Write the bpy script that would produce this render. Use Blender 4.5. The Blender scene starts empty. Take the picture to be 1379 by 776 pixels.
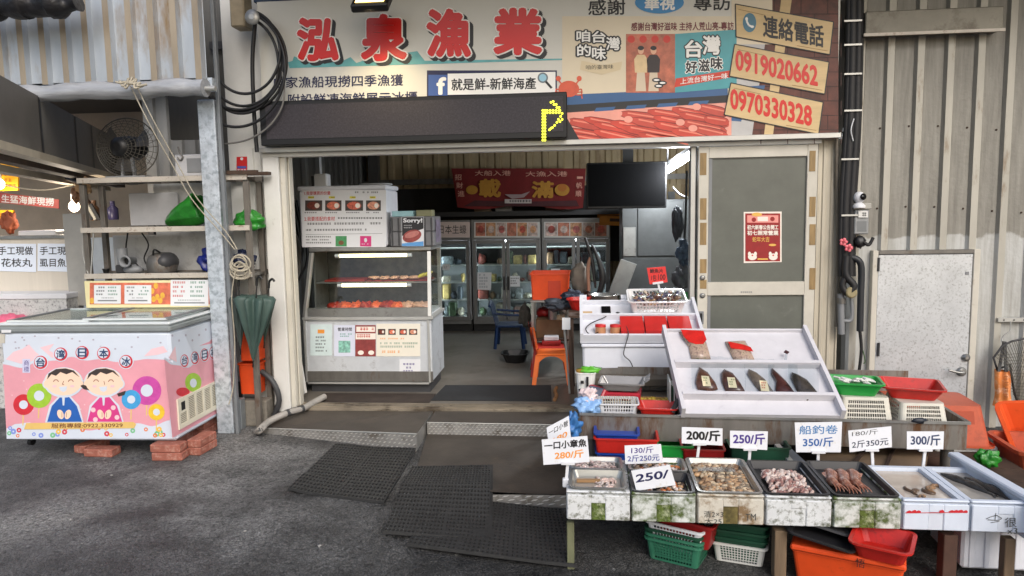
import bpy, math, random
from mathutils import Vector, Matrix, noise
random.seed(7)
R_ = math.radians
scene = bpy.context.scene
COL = scene.collection

# ------------------------------------------------------------------ camera
FPX, IW, IH, CAMH = 955.0, 1379.0, 776.0, 1.65
PITCH, YAW, ROLL = R_(6.0), R_(5.1), 0.0175
RC = Matrix.Rotation(YAW, 3, 'Z') @ Matrix.Rotation(math.pi/2-PITCH, 3, 'X') @ Matrix.Rotation(-ROLL, 3, 'Z')
CAM = Vector((0, 0, CAMH))
cd = bpy.data.cameras.new('camera'); cam = bpy.data.objects.new('camera', cd); COL.objects.link(cam)
cam.matrix_world = Matrix.Translation(CAM) @ RC.to_4x4()
cd.sensor_width = 36; cd.lens = FPX/IW*36; cd.clip_start = 0.05; cd.clip_end = 500
scene.camera = cam
# ------------------------------------------------------------------ sky, sun, exposure
SUN_EL, SUN_AZ = R_(37), R_(157)      # azimuth clockwise from +Y
w = bpy.data.worlds.new('World'); scene.world = w; w.use_nodes = True
nt = w.node_tree; bgn = nt.nodes['Background']
sk = nt.nodes.new('ShaderNodeTexSky'); sk.sky_type = 'NISHITA'; sk.sun_disc = False
sk.sun_elevation = SUN_EL; sk.sun_rotation = SUN_AZ; sk.air_density = 1.0; sk.dust_density = 3.0; sk.ozone_density = 0.6
nt.links.new(sk.outputs[0], bgn.inputs[0]); bgn.inputs[1].default_value = 0.12
sl = bpy.data.lights.new('sun', 'SUN'); sl.energy = .95; sl.angle = R_(30); sl.color = (.94, .97, 1)
sun = bpy.data.objects.new('sun', sl); COL.objects.link(sun)
sd = Vector((math.sin(SUN_AZ)*math.cos(SUN_EL), math.cos(SUN_AZ)*math.cos(SUN_EL), math.sin(SUN_EL)))
sun.rotation_euler = sd.to_track_quat('Z', 'Y').to_euler(); sun.location = (4, -8, 12)
vs = scene.view_settings; vs.view_transform = 'Standard'; vs.look = 'None'; vs.gamma = 1; vs.use_curve_mapping = False
vs.exposure = .56
scene.cycles.max_bounces = 8; scene.cycles.transparent_max_bounces = 16
scene.cycles.use_denoising = True
scene.cycles.sample_clamp_indirect = 4

# ------------------------------------------------------------------ pixel rays on real planes
def ray(px, py): return RC @ Vector(((px-IW/2)/FPX, -(py-IH/2)/FPX, -1))
def A(px, py, Y):
    d = ray(px, py); return CAM + d*(Y/d.y)
def Z(px, py, z):
    d = ray(px, py); return CAM + d*((z-CAMH)/d.z)
class Frame:
    def __init__(s, O, U, V):
        s.O = Vector(O); s.U = Vector(U).normalized(); s.V = Vector(V).normalized(); s.N = s.U.cross(s.V).normalized()
    def p(s, u, v, w=0): return s.O + s.U*u + s.V*v + s.N*w
    def px(s, x, y):
        d = ray(x, y); t = (s.O-CAM).dot(s.N)/d.dot(s.N); q = CAM+d*t-s.O
        return q.dot(s.U), q.dot(s.V)
def wall_frame(Y): return Frame((0, Y, 0), (1, 0, 0), (0, 0, 1))

# ------------------------------------------------------------------ materials
def lin(c): 
    return tuple(((v/255)/12.92 if v/255 <= .04045 else ((v/255+.055)/1.055)**2.4) for v in c)
MATS = {}
def M(name, col=None, rough=.6, metal=0, var=.12, scale=6, bump=0, bscale=40, spot=None, spots=.5, sscale=9, sdet=6, sedge=.08, stretch=None, emit=None, es=1, glass=False, alpha=None, coat=0, sss=0):
    if name in MATS: return MATS[name]
    m = bpy.data.materials.new(name); MATS[name] = m; m.use_nodes = True
    t = m.node_tree; b = t.nodes['Principled BSDF']; L = t.links.new
    c = lin(col) if col else (.5, .5, .5)
    b.inputs['Roughness'].default_value = rough; b.inputs['Metallic'].default_value = metal
    if coat: b.inputs['Coat Weight'].default_value = coat; b.inputs['Coat Roughness'].default_value = .1
    if emit:
        b.inputs['Emission Color'].default_value = (*lin(emit), 1); b.inputs['Emission Strength'].default_value = es
    if alpha is not None: b.inputs['Alpha'].default_value = alpha
    tc = t.nodes.new('ShaderNodeTexCoord'); src = tc.outputs['Object']
    if stretch:
        mp = t.nodes.new('ShaderNodeMapping'); mp.inputs['Scale'].default_value = stretch; L(src, mp.inputs[0]); src = mp.outputs[0]
    out = None
    if var:
        n = t.nodes.new('ShaderNodeTexNoise'); n.inputs['Scale'].default_value = scale; n.inputs['Detail'].default_value = 6; n.inputs['Roughness'].default_value = .65; L(src, n.inputs['Vector'])
        r = t.nodes.new('ShaderNodeValToRGB'); e = r.color_ramp.elements
        e[0].position = .25; e[1].position = .75
        e[0].color = (*[v*(1-var*1.6) for v in c], 1); e[1].color = (*[min(1, v*(1+var)) for v in c], 1)
        L(n.outputs['Fac'], r.inputs[0]); out = r.outputs[0]
    else: b.inputs['Base Color'].default_value = (*c, 1)
    if spot:
        n2 = t.nodes.new('ShaderNodeTexNoise'); n2.inputs['Scale'].default_value = sscale; n2.inputs['Detail'].default_value = sdet; n2.inputs['Roughness'].default_value = .7; L(src, n2.inputs['Vector'])
        r2 = t.nodes.new('ShaderNodeValToRGB'); r2.color_ramp.elements[0].position = 1-spots-sedge; r2.color_ramp.elements[1].position = 1-spots+sedge
        L(n2.outputs['Fac'], r2.inputs[0])
        mx = t.nodes.new('ShaderNodeMix'); mx.data_type = 'RGBA'; L(r2.outputs[0], mx.inputs[0])
        if out: L(out, mx.inputs[6])
        else: mx.inputs[6].default_value = (*c, 1)
        mx.inputs[7].default_value = (*lin(spot), 1); out = mx.outputs[2]
    if out: L(out, b.inputs['Base Color'])
    if bump:
        n3 = t.nodes.new('ShaderNodeTexNoise'); n3.inputs['Scale'].default_value = bscale; n3.inputs['Detail'].default_value = 4; L(src, n3.inputs['Vector'])
        bp = t.nodes.new('ShaderNodeBump'); bp.inputs['Strength'].default_value = bump; bp.inputs['Distance'].default_value = .02; L(n3.outputs['Fac'], bp.inputs['Height']); L(bp.outputs[0], b.inputs['Normal'])
    if glass:
        o = t.nodes['Material Output']; tr = t.nodes.new('ShaderNodeBsdfTransparent'); gl = t.nodes.new('ShaderNodeBsdfGlossy'); gl.inputs['Roughness'].default_value = rough
        tr.inputs[0].default_value = (*c, 1); lw = t.nodes.new('ShaderNodeLayerWeight'); lw.inputs[0].default_value = .5
        pw = t.nodes.new('ShaderNodeMath'); pw.operation = 'POWER'; pw.inputs[1].default_value = 4; L(lw.outputs['Facing'], pw.inputs[0])
        ma = t.nodes.new('ShaderNodeMath'); ma.operation = 'MULTIPLY_ADD'; ma.inputs[1].default_value = .7; ma.inputs[2].default_value = .05; L(pw.outputs[0], ma.inputs[0])
        ms = t.nodes.new('ShaderNodeMixShader'); L(ma.outputs[0], ms.inputs[0]); L(tr.outputs[0], ms.inputs[1]); L(gl.outputs[0], ms.inputs[2]); L(ms.outputs[0], o.inputs[0])
    return m

# ------------------------------------------------------------------ mesh builder
_TXT = {}
def text_mesh(s, off):
    k = (s, off)
    if k not in _TXT:
        c = bpy.data.curves.new('t', 'FONT'); c.body = s; c.size = 1; c.offset = off; c.resolution_u = 3
        o = bpy.data.objects.new('t', c); COL.objects.link(o)
        m = bpy.data.meshes.new_from_object(o.evaluated_get(bpy.context.evaluated_depsgraph_get()))
        V = [(v.co.x, v.co.y) for v in m.vertices]; F = [tuple(p.vertices) for p in m.polygons]
        bpy.data.objects.remove(o); bpy.data.curves.remove(c); bpy.data.meshes.remove(m)
        xs = [v[0] for v in V]; ys = [v[1] for v in V]
        _TXT[k] = (V, F, min(xs), max(xs), min(ys), max(ys))
    return _TXT[k]
def bold(off):      # strokes are thickened by laying shifted copies of the glyph over one another
    if off < .004: return [(0, 0)]
    n = 8 if off < .05 else 16
    return [(0, 0)]+[(off*math.cos(2*math.pi*k/n), off*math.sin(2*math.pi*k/n)) for k in range(n)]+([(off*.55*math.cos(2*math.pi*k/8), off*.55*math.sin(2*math.pi*k/8)) for k in range(8)] if off >= .05 else [])
class MB:
    def __init__(s, mtx=None):
        s.v = []; s.f = []; s.mi = []; s.sm = []; s.mats = []; s.M = mtx
    def m(s, mat):
        if mat not in s.mats: s.mats.append(mat)
        return s.mats.index(mat)
    def add(s, V, F, mat, smooth=False):
        o = len(s.v); i = s.m(mat)
        for v in V:
            v = Vector(v); s.v.append(s.M @ v if s.M else v)
        for f in F: s.f.append(tuple(o+k for k in f)); s.mi.append(i); s.sm.append(smooth)
    def box(s, x0, x1, y0, y1, z0, z1, mat, b=0, T=None):
        C = Vector(((x0+x1)/2, (y0+y1)/2, (z0+z1)/2)); h = (abs(x1-x0)/2, abs(y1-y0)/2, abs(z1-z0)/2)
        if b <= 0:
            V = [C+Vector((i*h[0], j*h[1], k*h[2])) for i in (-1, 1) for j in (-1, 1) for k in (-1, 1)]
            F = [(0, 1, 3, 2), (4, 6, 7, 5), (0, 4, 5, 1), (2, 3, 7, 6), (0, 2, 6, 4), (1, 5, 7, 3)]
        else:
            b = min(b, *[q*.95 for q in h]); V = []; ix = {}
            for i in (-1, 1):
                for j in (-1, 1):
                    for k in (-1, 1):
                        sg = (i, j, k)
                        for a in range(3):
                            ix[(i, j, k, a)] = len(V)
                            V.append(C+Vector([sg[q]*(h[q]-(0 if q == a else b)) for q in range(3)]))
            F = []
            for a in range(3):
                p, q = (a+1) % 3, (a+2) % 3
                for sg in (-1, 1):
                    r = []
                    for (u, v) in ((-1, -1), (1, -1), (1, 1), (-1, 1)):
                        t = [0, 0, 0]; t[a] = sg; t[p] = u; t[q] = v; r.append(ix[(*t, a)])
                    F.append(tuple(r if sg > 0 else r[::-1]))
                for u in (-1, 1):
                    for v in (-1, 1):
                        t0 = [0, 0, 0]; t1 = [0, 0, 0]; t0[a] = -1; t1[a] = 1
                        for t in (t0, t1): t[p] = u; t[q] = v
                        F.append((ix[(*t0, p)], ix[(*t1, p)], ix[(*t1, q)], ix[(*t0, q)]))
            for i in (-1, 1):
                for j in (-1, 1):
                    for k in (-1, 1): F.append(tuple(ix[(i, j, k, a)] for a in range(3)))
        if T: V = [T @ v for v in V]
        s.add(V, F, mat); return s
    def hexa(s, P, mat):   # 8 corners: bottom 4 (ccw) then top 4
        s.add(P, [(3, 2, 1, 0), (4, 5, 6, 7), (0, 1, 5, 4), (1, 2, 6, 5), (2, 3, 7, 6), (3, 0, 4, 7)], mat); return s
    def bar(s, a, b, w, h, mat, up=(0, 0, 1)):
        a = Vector(a); b = Vector(b); d = (b-a).normalized(); x = d.cross(Vector(up))
        if x.length < 1e-4: x = Vector((1, 0, 0))
        x.normalize(); y = x.cross(d)
        P = [p+x*i*w/2+y*j*h/2 for p in (a, b) for (i, j) in ((-1, -1), (1, -1), (1, 1), (-1, 1))]
        s.add(P, [(0, 1, 2, 3), (7, 6, 5, 4), (0, 4, 5, 1), (1, 5, 6, 2), (2, 6, 7, 3), (3, 7, 4, 0)], mat); return s
    def tube(s, pts, r, mat, n=8, closed=False, cap=True):
        pts = [Vector(p) for p in pts]
        if not closed and len(pts) >= 3:      # round the corners of a hand-placed path
            r_ = r if isinstance(r, (list, tuple)) else [r]*len(pts); P2 = []; R2 = []; k_ = 4 if len(pts) < 14 else 2
            for i in range(len(pts)-1):
                a, b_, c, d = pts[max(i-1, 0)], pts[i], pts[i+1], pts[min(i+2, len(pts)-1)]
                for j in range(k_):
                    t = j/k_; P2.append(.5*((2*b_)+(c-a)*t+(2*a-5*b_+4*c-d)*t*t+(3*b_-a-3*c+d)*t**3)); R2.append(r_[i]+(r_[i+1]-r_[i])*t)
            pts = P2+[pts[-1]]; r = R2+[r_[-1]]
        N = len(pts); V = []; F = []; x = None
        for i, p in enumerate(pts):
            if closed: d = pts[(i+1) % N]-pts[i-1]
            else: d = pts[min(i+1, N-1)]-pts[max(i-1, 0)]
            d.normalize()
            if x is None:
                x = d.orthogonal().normalized()
            else:
                x = (x-d*x.dot(d)); x = x.normalized() if x.length > 1e-6 else d.orthogonal().normalized()
            y = d.cross(x); rr = r[i] if isinstance(r, (list, tuple)) else r
            for k in range(n):
                a = 2*math.pi*k/n; V.append(p+x*math.cos(a)*rr+y*math.sin(a)*rr)
        for i in range(N if closed else N-1):
            j = (i+1) % N
            for k in range(n): F.append((i*n+k, i*n+(k+1) % n, j*n+(k+1) % n, j*n+k))
        s.add(V, F, mat, True)
        if cap and not closed:
            s.add(V[:n], [tuple(range(n))[::-1]], mat); s.add(V[-n:], [tuple(range(n))], mat)
        return s
    def lathe(s, prof, mat, C=(0, 0, 0), axis=(0, 0, 1), n=24, cap=True, wob=None):
        C = Vector(C); z = Vector(axis).normalized(); x = z.orthogonal().normalized(); y = z.cross(x); V = []; F = []
        for (r, h) in prof:
            for k in range(n):
                a = 2*math.pi*k/n; rr = r*(wob(a, h) if wob else 1); V.append(C+z*h+x*math.cos(a)*rr+y*math.sin(a)*rr)
        for i in range(len(prof)-1):
            for k in range(n): F.append((i*n+k, i*n+(k+1) % n, (i+1)*n+(k+1) % n, (i+1)*n+k))
        s.add(V, F, mat, True)
        if cap:
            if prof[0][0] > 1e-4: s.add(V[:n], [tuple(range(n))[::-1]], mat)
            if prof[-1][0] > 1e-4: s.add(V[-n:], [tuple(range(n))], mat)
        return s
    def poly(s, F, pts, w, mat):
        s.add([F.p(u, v, w) for u, v in pts], [tuple(range(len(pts)))], mat); return s
    def slab(s, F, pts, w0, w1, mat):
        n = len(pts); V = [F.p(u, v, w0) for u, v in pts]+[F.p(u, v, w1) for u, v in pts]
        s.add(V, [tuple(range(n))[::-1], tuple(range(n, 2*n))]+[(i, (i+1) % n, n+(i+1) % n, n+i) for i in range(n)], mat); return s
    def rect(s, F, u0, v0, u1, v1, w, mat): return s.poly(F, [(u0, v0), (u1, v0), (u1, v1), (u0, v1)], w, mat)
    def ppoly(s, F, pts, w, mat): return s.poly(F, [F.px(*p) for p in pts], w, mat)
    def prect(s, F, x0, y0, x1, y1, w, mat): return s.ppoly(F, [(x0, y1), (x1, y1), (x1, y0), (x0, y0)], w, mat)
    def pdisc(s, F, x, y, rx, ry, w, mat, n=28, a0=0, a1=360, rot=0):
        P = []
        for k in range(n+(a1-a0 < 360)):
            a = R_(a0+(a1-a0)*k/n); u = rx*math.cos(a); v = -ry*math.sin(a); c, q = math.cos(R_(rot)), math.sin(R_(rot))
            P.append((x+u*c-v*q, y+u*q+v*c))
        return s.ppoly(F, P, w, mat)
    def pring(s, F, x, y, r0, r1, w, mat, n=28, k=1):
        P = [F.px(x+r*math.cos(2*math.pi*i/n), y+r*k*math.sin(2*math.pi*i/n)) for r in (r0, r1) for i in range(n)]
        s.add([F.p(u, v, w) for u, v in P], [(i, (i+1) % n, n+(i+1) % n, n+i) for i in range(n)], mat); return s
    def pline(s, F, pts, wd, w, mat):
        for (x0, y0), (x1, y1) in zip(pts, pts[1:]):
            l = math.hypot(x1-x0, y1-y0) or 1; nx, ny = -(y1-y0)/l*wd/2, (x1-x0)/l*wd/2
            s.ppoly(F, [(x0+nx, y0+ny), (x1+nx, y1+ny), (x1-nx, y1-ny), (x0-nx, y0-ny)], w, mat)
        return s
    def text(s, F, t, u0, v0, u1, v1, w, mat, off=0.0, shear=0):
        V, Fc, a, b, c, d = text_mesh(t, 0); a -= off; b += off; c -= off; d += off
        for i, (dx, dy) in enumerate(bold(off)): s.add([F.p(u0+(x+dx-a)/(b-a)*(u1-u0)+shear*(y-c)/(d-c)*(v1-v0), v0+(y+dy-c)/(d-c)*(v1-v0), w+i*.00002) for x, y in V], Fc, mat)
        return s
    def ptext(s, F, t, x0, y0, x1, y1, w, mat, off=0.0, sk=0, ref=None):
        # text in the quad whose baseline runs from (x0,y1) to (x1,y1+sk); ref keeps outlines concentric
        V, Fc, a, b, c, d = text_mesh(t, 0); o = off if ref is None else ref; a -= o; b += o; c -= o; d += o
        for i, (dx, dy) in enumerate(bold(off)):
            P = []
            for x, y in V:
                q = (x+dx-a)/(b-a); r = (y+dy-c)/(d-c)
                P.append(F.p(*F.px(x0+q*(x1-x0), y1+(y0-y1)*r+sk*q), w+i*.00002))
            s.add(P, Fc, mat)
        return s
    def scribble(s, F, x0, y0, x1, y1, w, mat, rows=3, fill=.55, ch=5, sk=0, seed=0):
        rg = random.Random(seed+int(x0*7+y0)); h = (y1-y0)/rows
        for i in range(rows):
            yy = y0+i*h; x = x0; end = x1-(x1-x0)*rg.random()*.25*(i > 0)
            while x < end-ch*.5:
                cw = ch*(.75+.3*rg.random())
                if rg.random() > .12:
                    dy = sk*(x-x0)/(x1-x0)
                    for k in range(2): 
                        t = yy+h*fill*(.12+.5*k)+dy; s.ppoly(F, [(x, t+h*fill*.2), (x+cw*.8, t+h*fill*.2), (x+cw*.8, t), (x, t)], w, mat)
                    q = x+cw*(.2+.4*rg.random()); s.ppoly(F, [(q, yy+h*fill+dy), (q+cw*.17, yy+h*fill+dy), (q+cw*.17, yy+dy), (q, yy+dy)], w+.0004, mat)
                x += cw
        return s
    def grid(s, fn, nu, nv, mat, smooth=True, skip=None):
        V = [fn(i/nu, j/nv) for j in range(nv+1) for i in range(nu+1)]; F = []
        for j in range(nv):
            for i in range(nu):
                if skip and skip(i, j): continue
                a = j*(nu+1)+i; F.append((a, a+1, a+nu+2, a+nu+1))
        s.add(V, F, mat, smooth); return s
    def blob(s, C, r, mat, amp=.2, fq=3, seed=0, n=16, flat=None):
        C = Vector(C); V = []; F = []; nv = n//2
        for j in range(nv+1):
            th = math.pi*j/nv
            for k in range(n):
                ph = 2*math.pi*k/n; d = Vector((math.sin(th)*math.cos(ph), math.sin(th)*math.sin(ph), math.cos(th)))
                q = 1+amp*noise.noise(d*fq+Vector((seed, seed*2.3, 0)))*2+(amp*.7*noise.noise(d*fq*3.3+Vector((seed*1.7, 0, seed))) if n > 24 else 0)
                p = Vector((d.x*r[0]*q, d.y*r[1]*q, d.z*r[2]*q))
                if flat is not None: p.z = max(p.z, flat)
                V.append(C+p)
        for j in range(nv):
            for k in range(n): F.append((j*n+k, (j+1)*n+k, (j+1)*n+(k+1) % n, j*n+(k+1) % n))
        s.add(V, F, mat, True); return s
    def tub(s, w0, d0, w1, d1, h, mat, t=.006, rim=.012, z=0, C=(0, 0), rr=0, floor=True, holes=None, rimh=.008):
        # open container: bottom w0 x d0, top w1 x d1; rounded corners rr; holes=(nx,ny,rows) opens the side walls
        def ring(w, d, z, r):
            P = []
            for (sx, sy, a) in ((1, -1, -90), (1, 1, 0), (-1, 1, 90), (-1, -1, 180)):
                cx, cy = sx*(w/2-r), sy*(d/2-r)
                for k in range(4):
                    an = R_(a+30*k); P.append(Vector((C[0]+cx+r*math.cos(an), C[1]+cy+r*math.sin(an), z)))
            return P
        r = max(rr, .002); lv = [ring(w0-2*r*.0, d0, z, r), ring(w1, d1, z+h, r), ring(w1+2*rim, d1+2*rim, z+h, r+rim), ring(w1+2*rim, d1+2*rim, z+h-rimh, r+rim)]
        ins = [ring(w1-2*t, d1-2*t, z+h, max(r-t, .001)), ring(w0-2*t, d0-2*t, z+t, max(r-t, .001))]
        def loft(a, b):
            n = len(a); s.add(a+b, [(i, (i+1) % n, n+(i+1) % n, n+i) for i in range(n)], mat)
        if holes:
            nx, ny, nr = holes; fw = .3
            for k, (n, i0) in enumerate(((nx, 15), (ny, 3), (nx, 7), (ny, 11))):
                a, b = lv[0][i0], lv[0][(i0+1) % 16]; c, d = lv[1][i0], lv[1][(i0+1) % 16]
                us = [0]+sorted(sum([[(i+fw)/n*.9+.05, (i+1)/n*.9+.05] for i in range(n)], []))+[1]
                vs = [0]+sorted(sum([[(i+fw)/nr*.8+.06, (i+1)/nr*.8+.06] for i in range(nr)], []))+[1]
                V = [(a.lerp(b, u)).lerp(c.lerp(d, u), v) for v in vs for u in us]; nu = len(us); F = []
                for j in range(len(vs)-1):
                    for i in range(nu-1):
                        solid_col = holes and (i == nu//3 or i == 2*nu//3) 
                        if i % 2 == 1 and j % 2 == 1 and i < nu-2 and j < len(vs)-2: continue
                        q = j*nu+i; F.append((q, q+1, q+nu+1, q+nu))
                s.add(V, F, mat)
            for i in (0, 1, 2, 4, 5, 6, 8, 9, 10, 12, 13, 14):
                s.add([lv[0][i], lv[0][i+1], lv[1][i+1], lv[1][i]], [(0, 1, 2, 3)], mat)
            loft(lv[1], lv[2]); loft(lv[2], lv[3])
            s.add(lv[0], [tuple(range(16))[::-1]], mat)
        else:
            loft(lv[0], lv[1]); loft(lv[1], lv[2]); loft(lv[2], lv[3]); loft(ins[0], lv[1]); loft(ins[1], ins[0])
            s.add(lv[0], [tuple(range(16))[::-1]], mat); s.add(ins[1], [tuple(range(16))], mat)
        return s
    def perf_sheet(s, c00, c10, c11, c01, nx, ny, th, mat, seam=None, sag=None):
        # rubber ring mat: octagonal holes with thickness, black backing in place of their shade
        c00, c10, c11, c01 = map(Vector, (c00, c10, c11, c01))
        def P(u, v, dz): 
            q = c00.lerp(c10, u).lerp(c01.lerp(c11, u), v); return q+Vector((0, 0, dz+(sag(u, v) if sag else 0)))
        V = []; F = []; G = {}
        for j in range(ny+1):
            for i in range(nx+1):
                for k, dz in enumerate((th, 0)): G[(i, j, k)] = len(V); V.append(P(i/nx, j/ny, dz))
        for j in range(ny):
            for i in range(nx):
                o = len(V)
                for dz in (th, 0):
                    for a in range(8):
                        an = math.pi*(2*a+1)/8-math.pi; V.append(P((i+.5+.34*math.cos(an))/nx, (j+.5+.34*math.sin(an))/ny, dz))
                g = [G[(i, j, 0)], G[(i+1, j, 0)], G[(i+1, j+1, 0)], G[(i, j+1, 0)]]
                # octagon angles start at -157.5: index 0,1 near left-bottom ...
                q = lambda a: o+(a % 8)
                F += [(g[0], q(1), q(0)), (g[0], g[1], q(2), q(1)), (g[1], q(3), q(2)), (g[1], g[2], q(4), q(3)), (g[2], q(5), q(4)), (g[2], g[3], q(6), q(5)), (g[3], q(7), q(6)), (g[3], g[0], q(0), q(7))]
                F += [(q(a), q(a+1), o+8+(a+1) % 8, o+8+a) for a in range(8)]
        for i in range(nx): F += [(G[(i, 0, 0)], G[(i, 0, 1)], G[(i+1, 0, 1)], G[(i+1, 0, 0)]), (G[(i, ny, 0)], G[(i+1, ny, 0)], G[(i+1, ny, 1)], G[(i, ny, 1)])]
        for j in range(ny): F += [(G[(0, j, 0)], G[(0, j+1, 0)], G[(0, j+1, 1)], G[(0, j, 1)]), (G[(nx, j, 0)], G[(nx, j, 1)], G[(nx, j+1, 1)], G[(nx, j+1, 0)])]
        s.add(V, F, mat); s.grid(lambda u, v: P(u, v, .0005), 6, 6, black); return s
    def corr(s, x0, x1, z0, z1, Y, mat, pitch=.2, rib=.05, dep=.025, fn=None, x_off=0, rmat=None):
        # trapezoid ribbed sheet, ribs standing out to -Y; fn maps (x, y, z) when it does not face the camera
        prof = []; x = x0-x_off
        while x < x1:
            for dx, dy in ((0, 0), (pitch-rib*1.5, 0), (pitch-rib*1.2, -dep), (pitch-rib*.3, -dep)):
                if x0 <= x+dx <= x1: prof.append((x+dx, Y+dy))
            x += pitch
        prof.append((x1, Y)); fn = fn or (lambda a, b, c: (a, b, c)); n = len(prof)
        nz = max(1, int((z1-z0)/.5))
        V = [fn(a, b, z0+(z1-z0)*k/nz) for k in range(nz+1) for a, b in prof]
        Fs = [(k*n+i, k*n+i+1, (k+1)*n+i+1, (k+1)*n+i) for k in range(nz) for i in range(n-1)]
        isr = lambda f: rmat and abs(prof[f[0] % n][1]-Y+dep) < 1e-6 and abs(prof[f[1] % n][1]-Y+dep) < 1e-6
        s.add(V, [f for f in Fs if not isr(f)], mat)
        if rmat: s.add(V, [f for f in Fs if isr(f)], rmat)
        return s
    def obj(s, name, parent=None, kind=None, label=None):
        me = bpy.data.meshes.new(name); V = s.v
        if parent is not None:
            r = parent
            mt = Matrix.Identity(4)
            while r is not None:
                mt = Matrix.LocRotScale(r.location, r.rotation_euler, r.scale) @ mt; r = r.parent
            inv = mt.inverted(); V = [inv @ v for v in V]
        me.from_pydata([tuple(v) for v in V], [], s.f)
        for m in s.mats: me.materials.append(m)
        me.polygons.foreach_set('material_index', s.mi); me.polygons.foreach_set('use_smooth', s.sm)
        me.update()
        o = bpy.data.objects.new(name, me); COL.objects.link(o)
        if parent is not None: o.parent = parent
        if kind: o['kind'] = kind
        if label: o['label'] = label
        return o
def thing(name, label, cat, loc=(0, 0, 0), rz=0, group=None):
    o = bpy.data.objects.new(name, None); COL.objects.link(o); o.empty_display_size = .1
    o.location = loc; o.rotation_euler = (0, 0, rz); o['label'] = label; o['category'] = cat
    if group: o['group'] = group
    return o
def tag(o, label, cat, group=None, kind=None):
    o['label'] = label; o['category'] = cat
    if group: o['group'] = group
    if kind: o['kind'] = kind
    return o
def solo(mb, name, label, cat, group=None, loc=None, kind=None):
    # a thing that is one mesh; origin moved to its base
    if loc is None:
        xs = [v.x for v in mb.v]; ys = [v.y for v in mb.v]; zs = [v.z for v in mb.v]
        loc = Vector(((min(xs)+max(xs))/2, (min(ys)+max(ys))/2, min(zs)))
    loc = Vector(loc); mb.v = [v-loc for v in mb.v]
    o = mb.obj(name); o.location = loc; return tag(o, label, cat, group, kind)
def kids(o): return [c for c in bpy.data.objects if c.parent == o]
def dup(o, loc, rz, label, group=None):
    r = o.copy(); COL.objects.link(r); r.location = loc; r.rotation_euler = (0, 0, rz); r['label'] = label
    if group: r['group'] = group
    for ch in o.children:
        c = ch.copy(); COL.objects.link(c); c.parent = r
        for g in ch.children:
            d = g.copy(); COL.objects.link(d); d.parent = c
    return r
def TM(x, y, z, rz=0, rx=0, ry=0):
    return Matrix.Translation((x, y, z)) @ Matrix.Rotation(rz, 4, 'Z') @ Matrix.Rotation(ry, 4, 'Y') @ Matrix.Rotation(rx, 4, 'X')

# ------------------------------------------------------------------ palette
alu = M('aluminium', (190, 190, 186), .42, .55, .1, 5)
steel = M('stainless_steel', (165, 165, 162), .35, .75, .15, 7, spot=(110, 104, 96), spots=.36, sscale=5)
oldsteel = M('worn_steel', (120, 117, 112), .5, .6, .2, 8, spot=(96, 66, 42), spots=.36, sscale=7, stretch=(1, 1, .35))
galv = M('galvanised_steel', (208, 216, 224), .45, .45, .16, 14, spot=(160, 170, 178), spots=.45, sscale=25)
whitep = M('white_paint', (214, 213, 208), .5, 0, .06, 5, spot=(150, 142, 130), spots=.28, sscale=6)
cream = M('cream_paint', (200, 195, 182), .5, 0, .08, 6, spot=(160, 148, 124), spots=.3, sscale=8)
white = M('white_plastic', (218, 219, 222), .4, 0, .04, 8)
styro = M('white_foam', (214, 216, 223), .75, 0, .04, 10, bump=.1, bscale=260)
styro_dirty = M('stained_foam', (212, 214, 214), .8, 0, .06, 12, bump=.12, bscale=240, spot=(104, 106, 92), spots=.43, sscale=26, sdet=9, sedge=.07)
moss = M('green_moss', (84, 100, 40), .9, 0, .5, 30, bump=.4, bscale=90, spot=(168, 174, 140), spots=.42, sscale=20)
black = M('black_plastic', (22, 22, 23), .45, 0, .15, 9)
blackrub = M('black_rubber', (50, 50, 50), .6, 0, .2, 14, spot=(92, 90, 86), spots=.3, sscale=30)
dark = M('dark_grey', (58, 58, 60), .5, 0, .15, 8)
grey = M('grey_paint', (128, 130, 132), .55, 0, .1, 6)
red = M('red_plastic', (192, 38, 30), .42, 0, .16, 8, spot=(150, 40, 34), spots=.36, sscale=14)
darkred = M('dark_red_plastic', (140, 26, 26), .4, 0, .12, 8)
orange = M('orange_plastic', (224, 78, 30), .45, 0, .12, 6, spot=(170, 60, 30), spots=.3, sscale=8)
terra = M('faded_red_tub', (188, 84, 52), .55, 0, .14, 5, spot=(150, 66, 44), spots=.4, sscale=7)
green = M('green_plastic', (34, 150, 62), .4, 0, .1, 8)
jade = M('jade_plastic', (48, 112, 86), .5, 0, .16, 8, spot=(76, 122, 98), spots=.36, sscale=16)
dkgreen = M('dark_green_plastic', (20, 66, 46), .5, 0, .12, 8)
blue = M('blue_plastic', (30, 70, 160), .4, 0, .1, 8)
wood = M('weathered_wood', (120, 100, 78), .8, 0, .3, 10, stretch=(1, 1, .12), bump=.25, bscale=60)
woodd = M('dark_wood', (72, 54, 42), .8, 0, .3, 10, stretch=(1, 1, .15))
glass = M('clear_glass', (236, 242, 240), .03, glass=True)
film = M('clear_film', (240, 244, 246), .12, glass=True)
paper = M('white_paper', (222, 223, 225), .8, 0, .03, 6)
ink = M('black_ink', (24, 22, 24), .7, 0, 0)
inkb = M('blue_ink', (38, 52, 140), .7, 0, 0)
inkp = M('purple_ink', (70, 46, 130), .7, 0, 0)
inkr = M('red_ink', (190, 28, 28), .6, 0, 0)
inko = M('orange_ink', (232, 150, 60), .7, 0, 0)
navy = M('navy_print', (28, 30, 78), .5, 0, 0)
FZ = 0.112
W = 5.45
def gz(x, y):
    sm = lambda t: max(0, min(1, t))**2*(3-2*max(0, min(1, t)))
    return -.07*sm((x+1.2)/.9)*sm((4.7-y)/.5)
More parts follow.
